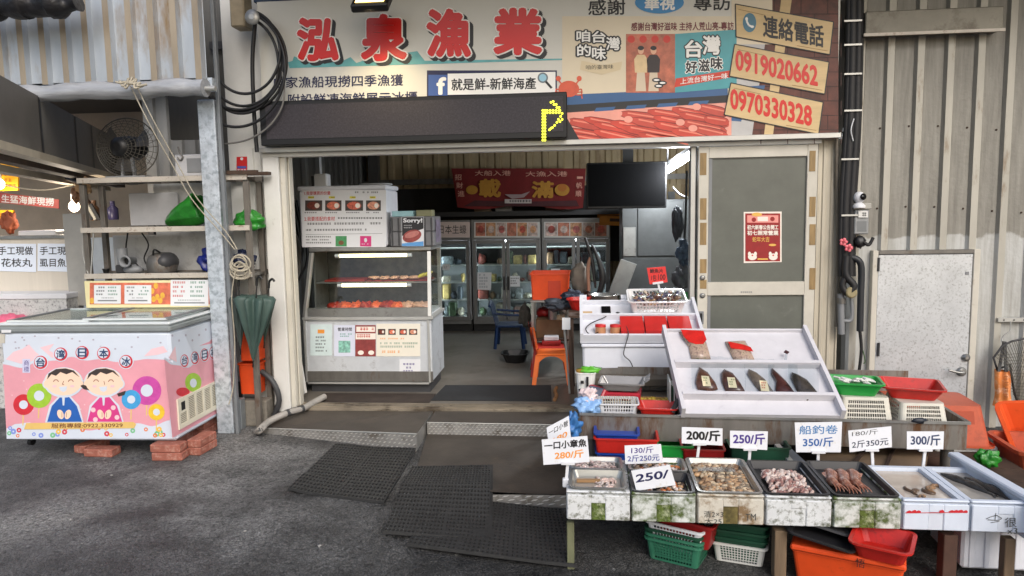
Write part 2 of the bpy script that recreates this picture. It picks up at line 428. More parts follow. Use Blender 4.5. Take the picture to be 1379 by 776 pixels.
# ================================================================== ground
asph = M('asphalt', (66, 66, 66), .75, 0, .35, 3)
t = asph.node_tree; b = t.nodes['Principled BSDF']; L = t.links.new
tc = t.nodes.new('ShaderNodeTexCoord')
def node(k, **kw):
    n_ = t.nodes.new(k)
    for q, v in kw.items(): setattr(n_, q, v)
    return n_
def ramp(src, p0, c0, p1, c1):
    r_ = node('ShaderNodeValToRGB'); e = r_.color_ramp.elements; e[0].position = p0; e[1].position = p1
    e[0].color = (*(c0 if isinstance(c0, tuple) else (c0,)*3), 1); e[1].color = (*(c1 if isinstance(c1, tuple) else (c1,)*3), 1); L(src, r_.inputs[0]); return r_.outputs[0]
def mul(a_, b_):
    m_ = node('ShaderNodeMix', data_type='RGBA', blend_type='MULTIPLY'); m_.inputs[0].default_value = 1; L(a_, m_.inputs[6]); L(b_, m_.inputs[7]); return m_.outputs[2]
# domain-warped stone cells with dark gaps, fine grain, and large damp or bleached patches
wn = node('ShaderNodeTexNoise'); wn.inputs['Scale'].default_value = 30; L(tc.outputs['Object'], wn.inputs['Vector'])
wv = node('ShaderNodeVectorMath', operation='MULTIPLY_ADD'); wv.inputs[1].default_value = (.03, .03, .03); L(wn.outputs['Color'], wv.inputs[0]); L(tc.outputs['Object'], wv.inputs[2])
ve = node('ShaderNodeTexVoronoi', feature='DISTANCE_TO_EDGE'); ve.inputs['Scale'].default_value = 62; L(wv.outputs[0], ve.inputs['Vector'])
vc = node('ShaderNodeTexVoronoi'); vc.inputs['Scale'].default_value = 62; L(wv.outputs[0], vc.inputs['Vector'])
pit = node('ShaderNodeTexNoise'); pit.inputs['Scale'].default_value = 34; pit.inputs['Detail'].default_value = 5; pit.inputs['Roughness'].default_value = .7; L(tc.outputs['Object'], pit.inputs['Vector'])
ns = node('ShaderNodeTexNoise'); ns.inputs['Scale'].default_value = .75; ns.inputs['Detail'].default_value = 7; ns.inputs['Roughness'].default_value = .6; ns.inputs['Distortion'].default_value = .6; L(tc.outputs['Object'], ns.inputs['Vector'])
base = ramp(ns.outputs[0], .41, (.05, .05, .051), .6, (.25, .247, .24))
nq = node('ShaderNodeTexNoise'); nq.inputs['Scale'].default_value = 3.1; nq.inputs['Detail'].default_value = 6; nq.inputs['Roughness'].default_value = .65; L(tc.outputs['Object'], nq.inputs['Vector'])
base = mul(base, ramp(nq.outputs[0], .38, .6, .6, 1.2))
dp_ = Z(48, 702, 0); vd = node('ShaderNodeVectorMath', operation='DISTANCE'); vd.inputs[1].default_value = dp_; L(tc.outputs['Object'], vd.inputs[0])      # pale patch with a noisy edge
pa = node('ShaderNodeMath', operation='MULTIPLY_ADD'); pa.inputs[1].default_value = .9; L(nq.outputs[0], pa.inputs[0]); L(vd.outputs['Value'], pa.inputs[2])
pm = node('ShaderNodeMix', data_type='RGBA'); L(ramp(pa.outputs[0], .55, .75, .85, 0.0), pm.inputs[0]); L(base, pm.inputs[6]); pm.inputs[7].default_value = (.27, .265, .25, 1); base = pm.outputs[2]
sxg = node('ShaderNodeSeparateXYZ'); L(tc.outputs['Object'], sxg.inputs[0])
xg = node('ShaderNodeMath', operation='MULTIPLY_ADD'); xg.inputs[1].default_value = 2.4; L(ns.outputs[0], xg.inputs[0]); L(sxg.outputs['X'], xg.inputs[2])   # light falloff from the open left painted in, darker towards the fish stall
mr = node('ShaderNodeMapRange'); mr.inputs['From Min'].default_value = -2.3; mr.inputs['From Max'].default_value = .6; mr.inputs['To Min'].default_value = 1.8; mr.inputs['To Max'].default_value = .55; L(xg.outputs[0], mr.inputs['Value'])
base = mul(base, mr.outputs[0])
c1 = mul(base, ramp(ve.outputs['Distance'], .0, .45, .12, 1.0))
c2 = mul(c1, ramp(vc.outputs['Color'], .05, .72, .95, 1.25))
c3 = mul(c2, ramp(pit.outputs[0], .34, .22, .5, 1.0))
vl = node('ShaderNodeTexVoronoi'); vl.inputs['Scale'].default_value = 40; L(tc.outputs['Object'], vl.inputs['Vector'])
m2 = node('ShaderNodeMix', data_type='RGBA'); L(ramp(vl.outputs['Color'], .955, 0.0, .97, .8), m2.inputs[0]); L(c3, m2.inputs[6]); m2.inputs[7].default_value = (.34, .33, .31, 1)
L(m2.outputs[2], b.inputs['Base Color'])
hh_ = node('ShaderNodeMath', operation='MULTIPLY_ADD'); hh_.inputs[1].default_value = 1.0; L(pit.outputs[0], hh_.inputs[0]); L(ramp(ve.outputs['Distance'], 0, 0, .2, .5), hh_.inputs[2])
bp = node('ShaderNodeBump'); bp.inputs['Strength'].default_value = 1; bp.inputs['Distance'].default_value = .014; L(hh_.outputs[0], bp.inputs['Height']); L(bp.outputs[0], b.inputs['Normal'])
rr = t.nodes.new('ShaderNodeValToRGB'); e = rr.color_ramp.elements; e[0].position = .3; e[1].position = .7; e[0].color = (.3,)*3+(1,); e[1].color = (.85,)*3+(1,); L(ns.outputs[0], rr.inputs[0]); L(rr.outputs[0], b.inputs['Roughness'])
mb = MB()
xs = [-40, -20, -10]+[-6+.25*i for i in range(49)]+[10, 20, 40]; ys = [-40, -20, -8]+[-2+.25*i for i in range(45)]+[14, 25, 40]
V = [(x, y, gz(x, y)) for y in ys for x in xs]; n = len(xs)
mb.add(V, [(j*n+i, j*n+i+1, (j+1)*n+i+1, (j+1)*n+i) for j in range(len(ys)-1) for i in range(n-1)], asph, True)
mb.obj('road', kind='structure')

# ================================================================== entrance ramp and steps
rubtop = M('rubber_sheet', (72, 66, 60), .6, 0, .25, 4, spot=(88, 78, 68), spots=.34, sscale=3, bump=.12, bscale=80)
plate = M('tread_plate', (150, 148, 144), .42, .3, .2, 12, spot=(92, 84, 74), spots=.4, sscale=9)
conc = M('old_concrete', (128, 122, 112), .85, 0, .2, 6, spot=(84, 78, 68), spots=.42, sscale=5, bump=.25, bscale=50)
lozm = M('worn_lozenge', (206, 204, 198), .35, .4, .1, 20)
def tread(mb, p0, p1, p2, p3, nx, nz):   # raised lozenges on a riser quad p0-p1 bottom, p3-p2 top
    p0, p1, p2, p3 = map(Vector, (p0, p1, p2, p3)); n = (p1-p0).cross(p3-p0).normalized()
    for j in range(nz):
        for i in range(nx):
            u = (i+.5+(.5 if j % 2 else 0))/(nx+.5); v = (j+.5)/nz
            c = p0.lerp(p1, u).lerp(p3.lerp(p2, u), v); ux = (p1-p0)/nx; vz = (p3.lerp(p2, u)-p0.lerp(p1, u))/nz
            if vz.length < .012: continue
            a = ux*.32+vz*.3; q = (ux*.11-vz*.14)
            top = c+n*.005
            mb.add([c-a, c+q, c+a, c-q, top-a*.5, top+q*.5, top+a*.5, top-q*.5], [(4, 5, 6, 7), (0, 1, 5, 4), (1, 2, 6, 5), (2, 3, 7, 6), (3, 0, 4, 7)], lozm)
B0 = Z(350, 583, 0); B1 = Z(561, 608, 0); T0 = A(350, 577, B0.y); T1 = A(561, 585, B1.y)
K0 = Vector((-2.42, 5.43, .1)); K1 = A(583, 552, 5.43); K1.z = .1
mb = MB()
mb.add([B0, B1, T1, T0], [(0, 1, 2, 3)], plate); tread(mb, B0, B1, T1, T0, 34, 4)
G1 = Vector((K1.x, K1.y, 0)); mb.add([B1, G1, K1, T1], [(0, 1, 2, 3)], plate)
mb.add([T0, T1, K1, K0], [(0, 1, 2, 3)], rubtop); mb.add([B0, T0, K0, Vector((K0.x, K0.y, 0))], [(0, 1, 2, 3)], conc)
mb.tube([T0+Vector((0, 0, .002)), T1+Vector((0, 0, .002))], .006, alu, 6)
mb.obj('entrance_ramp', kind='structure')
S0 = Z(575, 569.5, .1); S1 = Z(790, 573.5, .1); ysb = S0.y
zl = .008; Yf = Z(753, 666.5, .008).y
mb = MB()
F0 = A(551, 665.3, Yf); F1 = A(790, 667, Yf); zf = F1.z
S0.z = S1.z = .1
s0b = Vector((S0.x, S0.y, zl)); s1b = Vector((S1.x, S1.y, zl))
mb.add([S0, S1, (S1.x, 5.43, .1), (S0.x, 5.43, .1)], [(0, 1, 2, 3)], rubtop)
mb.add([s0b, s1b, S1, S0], [(0, 1, 2, 3)], plate); tread(mb, s0b, s1b, S1, S0, 34, 5)
mb.tube([S0+Vector((0, 0, .002)), S1+Vector((0, 0, .002))], .005, alu, 6)
mb.obj('entrance_step', kind='structure')
mb = MB()
l0 = Z(556, 618, .03)
top = [F0, F1, s1b, s0b]
def lowtop(u, v):
    q = F0.lerp(F1, u).lerp(s0b.lerp(s1b, u), v); bulge = .018*math.exp(-((u-.3)/.28)**2)*max(0, 1-v*6)
    return (q.x, q.y, q.z+bulge+.004)
mb.grid(lowtop, 24, 18, rubtop)
fb0 = Vector((F0.x, F0.y, -.1)); fb1 = Vector((F1.x, F1.y, -.1))
mb.add([fb0, fb1, F1, F0], [(0, 1, 2, 3)], plate); tread(mb, Vector((F0.x, F0.y, -.062)), Vector((F1.x, F1.y, -.062)), F1, F0, 15, 3)
mb.add([F0, s0b, Vector((s0b.x, s0b.y, -.02)), fb0], [(0, 1, 2, 3)], plate)
mb.add([F1, s1b, Vector((s1b.x, s1b.y, -.02)), fb1], [(0, 1, 2, 3)], plate)
mb.obj('lower_step', kind='structure')

# ================================================================== shop building
shop = thing('shop_building', 'seafood shop with a wide open front under a long printed sign board', 'shop', (0, W, 0))
beige = M('beige_corrugated_steel', (178, 158, 122), .6, .1, .15, 4, spot=(120, 96, 66), spots=.36, sscale=3, stretch=(1, 1, .3))
dkcorr = M('grey_corrugated_steel', (96, 94, 90), .6, .2, .2, 4, stretch=(1, 1, .3))
# weathered wall right of the entrance: upper part stained, lower part repainted paler
rw = M('weathered_wall_steel', (176, 170, 154), .6, .1, .1, 3)
t = rw.node_tree; b = t.nodes['Principled BSDF']; L = t.links.new
tc = t.nodes.new('ShaderNodeTexCoord'); sx = t.nodes.new('ShaderNodeSeparateXYZ'); L(tc.outputs['Object'], sx.inputs[0])
na = t.nodes.new('ShaderNodeTexNoise'); na.inputs['Scale'].default_value = 7; na.inputs['Detail'].default_value = 5; L(tc.outputs['Object'], na.inputs['Vector'])
m1 = t.nodes.new('ShaderNodeMath'); m1.operation = 'MULTIPLY_ADD'; m1.inputs[1].default_value = .16; L(na.outputs[0], m1.inputs[0]); L(sx.outputs['Z'], m1.inputs[2])
gt = t.nodes.new('ShaderNodeMath'); gt.operation = 'MULTIPLY_ADD'; gt.inputs[1].default_value = 60; gt.inputs[2].default_value = -60*1.5; gt.use_clamp = True; L(m1.outputs[0], gt.inputs[0])
mp = t.nodes.new('ShaderNodeMapping'); mp.inputs['Scale'].default_value = (16, 16, 1.3); L(tc.outputs['Object'], mp.inputs[0])
nb = t.nodes.new('ShaderNodeTexNoise'); nb.inputs['Scale'].default_value = 1.6; nb.inputs['Detail'].default_value = 8; nb.inputs['Roughness'].default_value = .7; L(mp.outputs[0], nb.inputs['Vector'])
ra = t.nodes.new('ShaderNodeValToRGB'); e = ra.color_ramp.elements; e[0].position = .3; e[1].position = .7; e[0].color = (*lin((118, 115, 107)), 1); e[1].color = (*lin((152, 149, 140)), 1); L(nb.outputs[0], ra.inputs[0])
rb = t.nodes.new('ShaderNodeValToRGB'); e = rb.color_ramp.elements; e[0].position = .25; e[1].position = .6; e[0].color = (*lin((148, 146, 138)), 1); e[1].color = (*lin((186, 187, 184)), 1); L(nb.outputs[0], rb.inputs[0])
mm = t.nodes.new('ShaderNodeMix'); mm.data_type = 'RGBA'; L(gt.outputs[0], mm.inputs[0]); L(rb.outputs[0], mm.inputs[6]); L(ra.outputs[0], mm.inputs[7]); L(mm.outputs[2], b.inputs['Base Color'])
nn = t.nodes.new('ShaderNodeTexNoise'); nn.inputs['Scale'].default_value = 30; L(tc.outputs['Object'], nn.inputs['Vector'])
bu = t.nodes.new('ShaderNodeBump'); bu.inputs['Strength'].default_value = .15; bu.inputs['Distance'].default_value = .02; L(nn.outputs[0], bu.inputs['Height']); L(bu.outputs[0], b.inputs['Normal'])
rib_ = M('wall_rib_cream', (180, 176, 164), .55, .1, .12, 5, spot=(128, 108, 84), spots=.36, sscale=9, stretch=(1, 1, .25))
mb = MB(); mb.corr(1.94, 6.2, -.1, 3.4, W+.02, rw, .205, .052, .028, x_off=.04, rmat=rib_)
bolt = M('rusty_bolt', (70, 56, 46), .7, .4, 0)
for i in range(20):
    for z in (1.62, 2.2):
        if 1.35 > z > 0: continue
        mb.lathe([(.008, 0), (.006, .006)], bolt, (2.02+.205*i*.98, W+.019, z+.03*math.sin(i*7)), (0, -1, 0), 8)
mb.obj('corrugated_wall', shop)
# narrow strip between sliding door and corrugated wall
strip = M('ribbed_cream_panel', (192, 184, 166), .6, .05, .15, 5, spot=(130, 112, 86), spots=.36, sscale=7, stretch=(3, 1, .25))
mb = MB(); mb.corr(1.79, 1.96, 0, 2.15, W+.01, strip, .06, .02, .012); mb.obj('side_panel', shop)
# left: white pier and trim
mb = MB(); mb.box(-2.74, -2.43, W+.06, W+.2, 0, 3.4, whitep, .004); mb.box(-2.86, -2.3, W+.21, W+.25, 0, 3.7, dkcorr)
mb.corr(-2.58, -2.40, .3, 2.2, W+.045, whitep, .06, .02, .015); mb.obj('front_pier', shop)
mb = MB(); mb.box(-3.3, -2.861, W+.21, W+.25, 2.3, 4.2, dkcorr); mb.obj('upper_wall', shop)
mb = MB(); mb.box(1.6, 2.06, W+.07, W+.1, 2.2, 3.9, dkcorr); mb.obj('upper_wall', shop)
# interior shell
mb = MB()
mb.corr(-2.85, 2.3, 2.0, 3.0, 9.6, beige, .21, .07, .03); mb.corr(-2.85, 2.3, 0, 2.0, 9.62, beige, .1, .03, .012)
mb.obj('back_wall', shop)
mb = MB(); mb.corr(5.65, 9.6, FZ, 3.0, 0, dkcorr, .2, .06, .025, fn=lambda a, b, c: (-2.85-b, a, c)); mb.obj('side_wall', shop)
mb = MB(); mb.corr(5.65, 9.6, FZ, 3.0, 0, dkcorr, .2, .06, .025, fn=lambda a, b, c: (2.1+b, a, c)); mb.obj('side_wall', shop)
mb = MB(); mb.box(-2.9, 2.3, 5.62, 9.7, 3.0, 3.06, dark); mb.obj('ceiling', shop)
mb = MB()
for y in (6.6, 7.8, 8.9): mb.box(-2.85, 2.1, y-.03, y+.03, 2.86, 2.99, dkcorr)
mb.box(-2.85, 2.1, 9.5, 9.56, 2.06, 2.13, oldsteel); mb.box(-2.75, -2.62, 9.42, 9.55, FZ, 3, dkcorr)
mb.obj('steel_beam', shop)
flo = M('shop_floor_paint', (112, 106, 98), .45, 0, .15, 3, spot=(84, 78, 70), spots=.4, sscale=2.5)
mb = MB(); mb.box(-2.85, 2.1, 5.5, 9.6, -.05, FZ, flo); mb.obj('shop_floor', kind='structure')
# door frame: head, jambs, sill
mb = MB()
mb.box(-2.42, 1.905, W-.11, W+.02, 2.148, 2.185, alu, .003)
mb.box(-2.42, 1.79, W-.05, W+.05, 2.118, 2.146, whitep)
mb.obj('door_head', shop)
mb = MB()
mb.box(-2.415, -2.29, W-.05, W+.06, .02, 2.118, whitep, .004); mb.box(-2.288, -2.25, W-.02, W+.1, .1, 2.118, cream, .003)
mb.box(-2.245, -2.235, W+.03, W+.1, .1, 2.118, cream)
mb.obj('door_jamb', shop)
mb = MB(); mb.box(.868, .905, W, W+.09, .1, 2.118, alu, .003); mb.box(.908, .916, W, W+.06, .1, 2.118, black); mb.obj('door_jamb', shop)
sill = M('sill_metal', (150, 140, 124), .45, .5, .25, 9, spot=(86, 76, 64), spots=.42, sscale=12, stretch=(.4, 1, 1))
mb = MB()
mb.box(-2.25, .9, W-.03, W+.13, .06, .118, sill, .003)
for y in (W, W+.045, W+.09): mb.box(-2.25, .9, y-.007, y+.007, .118, .13, sill)
mb.obj('door_sill', shop)
# sliding door with dark panels
dg = M('dark_green_door_panel', (98, 101, 94), .35, 0, .12, 4, spot=(116, 119, 112), spots=.3, sscale=6)
door = MB(); x0, x1 = .92, 1.775; Yd = W-.03
for a, c in ((x0, x0+.075), (x1-.075, x1)): door.box(a, c, Yd, Yd+.045, .1, 2.116, cream, .004)
door.box(x0+.075, x1-.075, Yd, Yd+.045, 2.03, 2.114, cream, .003)
zr = A(1000, 380, Yd).z; zr2 = A(1000, 398, Yd).z
door.box(x0+.075, x1-.075, Yd, Yd+.045, zr2, zr, cream, .003); door.box(x0+.075, x1-.075, Yd, Yd+.045, .1, .24, cream)
dr = door.obj('sliding_door', shop)
mb = MB(); mb.box(x0+.076, x1-.076, Yd+.02, Yd+.03, .24, zr2-.001, dg); mb.box(x0+.076, x1-.076, Yd+.02, Yd+.03, zr+.001, 2.029, dg)
mb.box(x0+.077, x0+.1, Yd+.008, Yd+.019, .25, 2.028, grey); mb.obj('door_panel', dr)
tape = M('wood_grain_tape', (150, 124, 82), .6, 0, .25, 12, stretch=(3, 3, .4))
FD = wall_frame(Yd)
mb = MB()
for (cx, ys) in ((947, ((206, 236), (267, 296), (300, 330), (349, 368), (377, 389))), (1094, ((203, 231), (265, 292), (302, 330), (361, 390)))):
    for a, c in ys:
        u0, v0 = FD.px(cx-4.5, c); u1, v1 = FD.px(cx+4.5, a); mb.box(u0, u1, Yd-.003, Yd+.002, v0, v1, tape)
mb.obj('reflector_tape', dr)
mb = MB()
u, v = FD.px(944, 428); mb.box(u-.02, u+.02, Yd-.006, Yd, v-.05, v+.05, grey, .003); mb.box(u-.008, u+.008, Yd-.012, Yd-.004, v-.035, v+.035, black, .002)
for py in (374, 398):
    u, v = FD.px(946, py); mb.lathe([(.02, 0), (.02, .008), (.008, .012)], steel, (u, Yd, v), (0, -1, 0), 12)
mb.obj('door_latch', dr)
mb = MB(); F = FD; mb.scribble(F, 995, 392.3, 1013, 395.2, .002, grey, 1, .8, 3); mb.obj('maker_mark', dr)

# red new year poster on the door panel
FP = wall_frame(Yd+.018)
pr = M('poster_red', (150, 24, 26), .5, 0, .15, 20); pwh = M('poster_white', (236, 226, 214), .6, 0, 0); pgold = M('poster_gold', (226, 176, 84), .5, 0, 0); pink = M('poster_pink', (232, 150, 140), .6, 0, 0)
mb = MB(); F = FP
mb.slab(F, [F.px(*p) for p in ((1001.5, 354.5), (1052.5, 353), (1052.5, 285), (1001.5, 285.5))], .0, .002, pwh)
mb.prect(F, 1003.5, 287.5, 1050.5, 352, .003, pr)
mb.prect(F, 1006, 290, 1048, 300, .004, pink); mb.pdisc(F, 1015, 296, 3, 3, .005, pr); mb.pdisc(F, 1040, 295, 3, 3, .005, pr); mb.prect(F, 1020, 292, 1034, 298, .005, pwh)
mb.pdisc(F, 1019, 289, 7, 2.6, .0055, pgold)
mb.ptext(F, '初六新春公告開工', 1006, 303, 1048, 309.5, .005, pwh, .03); mb.ptext(F, '初七照常營業', 1006, 310.5, 1048, 317, .005, pwh, .03)
mb.ptext(F, '蛇年大吉', 1013, 319, 1036, 326, .005, pgold, .01)
for x in (1013, 1041): mb.pdisc(F, x, 346, 6, 4.5, .005, pwh); mb.pdisc(F, x-4, 342, 2, 3, .0052, pwh); mb.pdisc(F, x+4, 342, 2, 3, .0052, pwh); mb.pdisc(F, x, 344, 1.2, 1, .006, inkr)
mb.prect(F, 1020, 348, 1034, 350, .005, pgold); mb.pdisc(F, 1040, 330, 5, 1.6, .005, pgold)
solo(mb, 'poster', 'red new year notice poster taped on the dark sliding door', 'poster')

# ================================================================== sign board
YS = 5.36; FS = wall_frame(YS)
sbg = M('sign_board_print', (206, 204, 194), .32, 0, .04, 2, spot=(186, 184, 172), spots=.3, sscale=1.5)
sgold = M('sign_gold_panel', (220, 206, 178), .35, 0, .05, 2); sblue = M('sign_sea_blue', (48, 92, 140), .4, 0, .1, 3); steal = M('sign_teal_wave', (98, 168, 170), .4, 0, .15, 9)
sred = M('sign_red_letter', (206, 24, 16), .35, 0, 0); swh = M('sign_white_outline', (240, 238, 232), .4, 0, 0); sblk = M('sign_black_shadow', (36, 36, 38), .5, 0, 0)
brickp = M('sign_brick_print', (96, 48, 36), .5, 0, .5, 9); plank = M('sign_plank_print', (214, 186, 136), .5, 0, .12, 10, stretch=(.3, 1, 2)); squid = M('sign_squid_print', (202, 66, 50), .35, 0, .2, 5); squidl = M('sign_squid_light', (236, 160, 142), .35, 0, .1, 5)
navy2 = M('sign_navy', (26, 30, 70), .5, 0, 0); fbblue = M('sign_square_blue', (59, 89, 152), .4, 0, 0)
sign = thing('shop_sign', 'long printed shop sign with big red characters, squid photo and phone boards', 'sign', (0, YS, 2.2))
TLs, TRs = FS.px(352, 22), FS.px(1130, -28)
zb = FS.px(1128, 187)[1]
mb = MB(); X0, X1, ZT = FS.px(356, 100)[0]-.03, FS.px(1130, 100)[0]-.005, 3.27
mb.box(X0, X1, YS, YS+.06, 2.19, ZT, sbg, .002)
mb.obj('board', sign)
mb = MB(); F = FS
FRAME = alu
# right: thank-you panel, photo, teal programme card
mb.prect(F, 757, 22, 985, 128, .001, sgold)
mb.ppoly(F, [(757, 145), (980, 130), (980, 118), (757, 128)], .0012, sblue)
mb.ppoly(F, [(757, 155), (985, 140), (985, 128), (757, 142)], .0014, sblk)
for k in range(4): mb.ppoly(F, [(800+k*42, 150.5-k*2.8), (826+k*42, 148.8-k*2.8), (829+k*42, 143.8-k*2.8), (803+k*42, 145.4-k*2.8)], .0018, sblue)
# squid tray photo
mb.ppoly(F, [(762, 192), (985, 186), (985, 138), (762, 152)], .0015, squidl)
rg = random.Random(3); sqo = M('sign_squid_edge', (128, 34, 30), .35, 0, .2, 5); sql = [(764, 163, 62), (762, 176, 70), (786, 160, 74), (834, 153, 92), (872, 150, 80), (905, 147, 76), (940, 144, 42), (800, 167, 84), (822, 165, 96), (848, 161, 98), (880, 158, 84), (915, 154, 68), (770, 184, 46), (800, 177, 70), (880, 167, 78), (918, 165, 62), (838, 172, 92), (905, 176, 74), (935, 173, 46), (948, 160, 34), (860, 181, 80)]
for i, (x, y, l) in enumerate(sql):
    a = .15+rg.random()*.09; h_ = 5.6+rg.random()*1.2; l = min(l, (983-x)/math.cos(a)); 
    def tb(s0, e0, k): 
        P = []
        for (t_, q) in ((0, .35), (.12, .8), (.4, 1), (.75, 1), (.92, .75), (1, .25), (1, -.25), (.92, -.75), (.75, -1), (.4, -1), (.12, -.8), (0, -.35)):
            P.append((x+math.cos(a)*l*t_-math.sin(a)*q*h_*k, min(y+math.sin(a)*l*t_+math.cos(a)*q*h_*k, 189.5-(x+l*t_-762)*.018)))
        return P
    w0 = .0017+i*.00016
    mb.ppoly(F, tb(0, 1, 1.12), w0, sqo); mb.ppoly(F, tb(0, 1, .92), w0+.00006, squid if i % 3 else M('sign_squid_deep', (196, 72, 58), .35, 0, .2, 5))
    mb.pline(F, [(x+math.cos(a)*l*t_+math.sin(a)*h_*.35, y+math.sin(a)*l*t_-math.cos(a)*h_*.35) for t_ in (.12, .5, .85)], 2.0, w0+.0001, M('sign_squid_sheen', (232, 130, 108), .35, 0, .1, 5))
    if i % 3 == 0: mb.pdisc(F, x-2, y, 6, 4.5, w0+.00012, squidl)
mb.ppoly(F, [(762, 196), (985, 190), (985, 184), (762, 191)], .006, sblk)
mb.ppoly(F, [(762, 192), (782, 191), (764, 160)], .006, sblk)
# brick print on the far right
mb.prect(F, 1000, -2, 1129, 187, .0016, brickp)
for i in range(10):
    mb.prect(F, 1000, -1+i*19.5, 1129, 0.2+i*19.5, .002, M('sign_mortar', (60, 32, 26), .6, 0, .3, 20))
    for k in range(4): mb.prect(F, 1006+k*36+(i % 2)*18, 0+i*19.5, 1007.2+k*36+(i % 2)*18, 18.5+i*19.5, .002, M('sign_mortar'))
mb.prect(F, 985, 0, 1040, 60, .0024, sgold); mb.ppoly(F, [(985, 60), (1030, 60), (1012, 187), (985, 187)], .0024, M('sign_pale_water', (190, 188, 186), .4, 0, .1, 4))
mb.ppoly(F, [(985, 118), (1030, 115), (1028, 126), (985, 132)], .0026, sblue); mb.ppoly(F, [(985, 158), (1000, 157), (998, 164), (985, 163)], .0026, sblue)
mb.ppoly(F, [(1028, 188), (1040, 188), (1066, 0), (1052, -2)], .003, plank)
mb.obj('print', sign)
mb = MB()
for (pts, tx, ic) in (([(991, 50), (990, 6), (1122, 30), (1117, 74)], None, 1), ([(982, 103), (989, 60), (1116, 84), (1110, 127)], '0919020662', 0), ([(975, 155), (984, 112), (1108, 138), (1102, 181)], '0970330328', 0)):
    mb.slab(F, [F.px(*p) for p in pts[::-1]], .004, .007, plank)
    for i in range(4): mb.pline(F, [pts[i], pts[(i+1) % 4]], 1.4, .0075, sblk)
    (xa, ya), (xb, yb), (xc, yc), (xd, yd) = pts
    if tx: mb.ptext(F, tx, xa+8, ya-36, xd-9, ya-8, .0085, sred, .035, sk=yd-ya-2)
    mb.pline(F, [(xb+4, yb+7), (xb+40, yb+15)], .7, .0076, M('plank_line', (150, 112, 66), .6, 0, 0)); mb.pline(F, [(xd-44, yd-12), (xd-3, yd-5)], .7, .0076, M('plank_line'))
mb.ptext(F, '連絡電話', 1027, 20, 1109, 50, .0085, sblk, .025, sk=15)
mb.pdisc(F, 1009, 31, 9, 13, .0085, M('sign_phone_teal', (44, 110, 134), .4, 0, 0))
mb.pline(F, [(1005, 25), (1005.5, 30), (1008, 34.5), (1013, 37)], 2.6, .0095, swh); mb.pdisc(F, 1005, 26, 1.8, 2.4, .0097, swh); mb.pdisc(F, 1012.5, 36.5, 2.4, 1.8, .0097, swh)
mb.obj('phone_board', sign)
mb = MB()
mb.ptext(F, '感謝', 792, 0, 842, 21, .003, sblk, .015, sk=-1); mb.ptext(F, '專訪', 934, -6, 984, 15, .003, sblk, .015, sk=-1)
mb.pdisc(F, 888, 3.5, 33, 15, .003, M('sign_oval_blue', (38, 132, 190), .4, 0, 0)); mb.ptext(F, '華視', 868, -5, 909, 14, .004, swh, .03)
mb.ptext(F, '感謝台灣好滋味 主持人荒山亮-專訪', 850, 30.5, 988, 42, .003, M('sign_maroon', (110, 26, 40), .5, 0, 0), .02, sk=-1)
# programme logo
for (s_, x, y, h_) in (('咱', 776, 41, 16), ('台', 797, 42, 16), ('灣', 816, 50, 18), ('的', 777, 60, 16), ('味', 797, 63, 18)):
    mb.ptext(F, s_, x, y, x+19, y+h_, .003, sblk, .13, ref=.03); mb.ptext(F, s_, x, y, x+19, y+h_, .004, swh, .02, ref=.03)
mb.ppoly(F, [(781, 94), (810, 101), (836, 94), (838, 83), (812, 88), (783, 82)], .0028, M('sign_scroll', (214, 196, 160), .5, 0, 0)); mb.ptext(F, '咱的臺灣味', 789, 88, 826, 94, .0035, sblk, .0, sk=-1)
# photo of two presenters
ph = M('sign_photo_back', (190, 104, 76), .4, 0, .35, 12)
mb.prect(F, 843, 46, 909, 125, .0025, ph); skin = M('print_skin', (226, 176, 144), .5, 0, 0)
for k in range(4): mb.pdisc(F, 850+k*16, 53, 5, 5, .0027, M('sign_lantern', (206, 60, 46), .5, 0, 0))
for (x, c) in ((863, M('sign_cream_shirt', (224, 196, 150), .5, 0, .1, 20)), (880, M('sign_black_jacket', (50, 40, 40), .5, 0, 0))):
    mb.ppoly(F, [(x-7, 123), (x+7, 123), (x+5, 95), (x-5, 95)], .003, M('sign_trousers', (214, 196, 170), .5, 0, 0))
    mb.ppoly(F, [(x-8, 98), (x+8, 98), (x+9, 80), (x+5, 74), (x-5, 74), (x-9, 80)], .0033, c); mb.pdisc(F, x, 68, 4, 5.5, .0036, skin); mb.pdisc(F, x, 65, 4.2, 3, .0038, sblk)
for x, y in ((884, 108), (892, 112), (887, 116)): mb.pdisc(F, x, y, 6, 3, .004, sblk); mb.pdisc(F, x, y, 4, 1.4, .0043, swh)
mb.ppoly(F, [(909, 125), (992, 118), (992, 40), (909, 46)], .0025, M('sign_teal_card', (70, 158, 166), .4, 0, .1, 4))
for (s_, x, y, h_, c, c2) in (('台', 922, 54, 24, swh, sblk), ('灣', 946, 48, 26, swh, sblk), ('好', 923, 82, 17, sblk, swh), ('滋', 940, 80, 17, sblk, swh), ('味', 957, 77, 17, sblk, swh)):
    mb.ptext(F, s_, x, y, x+(24 if h_ > 20 else 16), y+h_, .003, c2, .09, ref=.03); mb.ptext(F, s_, x, y, x+(24 if h_ > 20 else 16), y+h_, .0036, c, .03, ref=.03)
mb.ppoly(F, [(908, 118), (986, 104), (984, 95), (910, 106)], .0034, M('sign_ribbon', (206, 64, 44), .5, 0, 0)); mb.ptext(F, '上流台灣好一味', 916, 106, 980, 114, .0042, swh, .01, sk=-8)
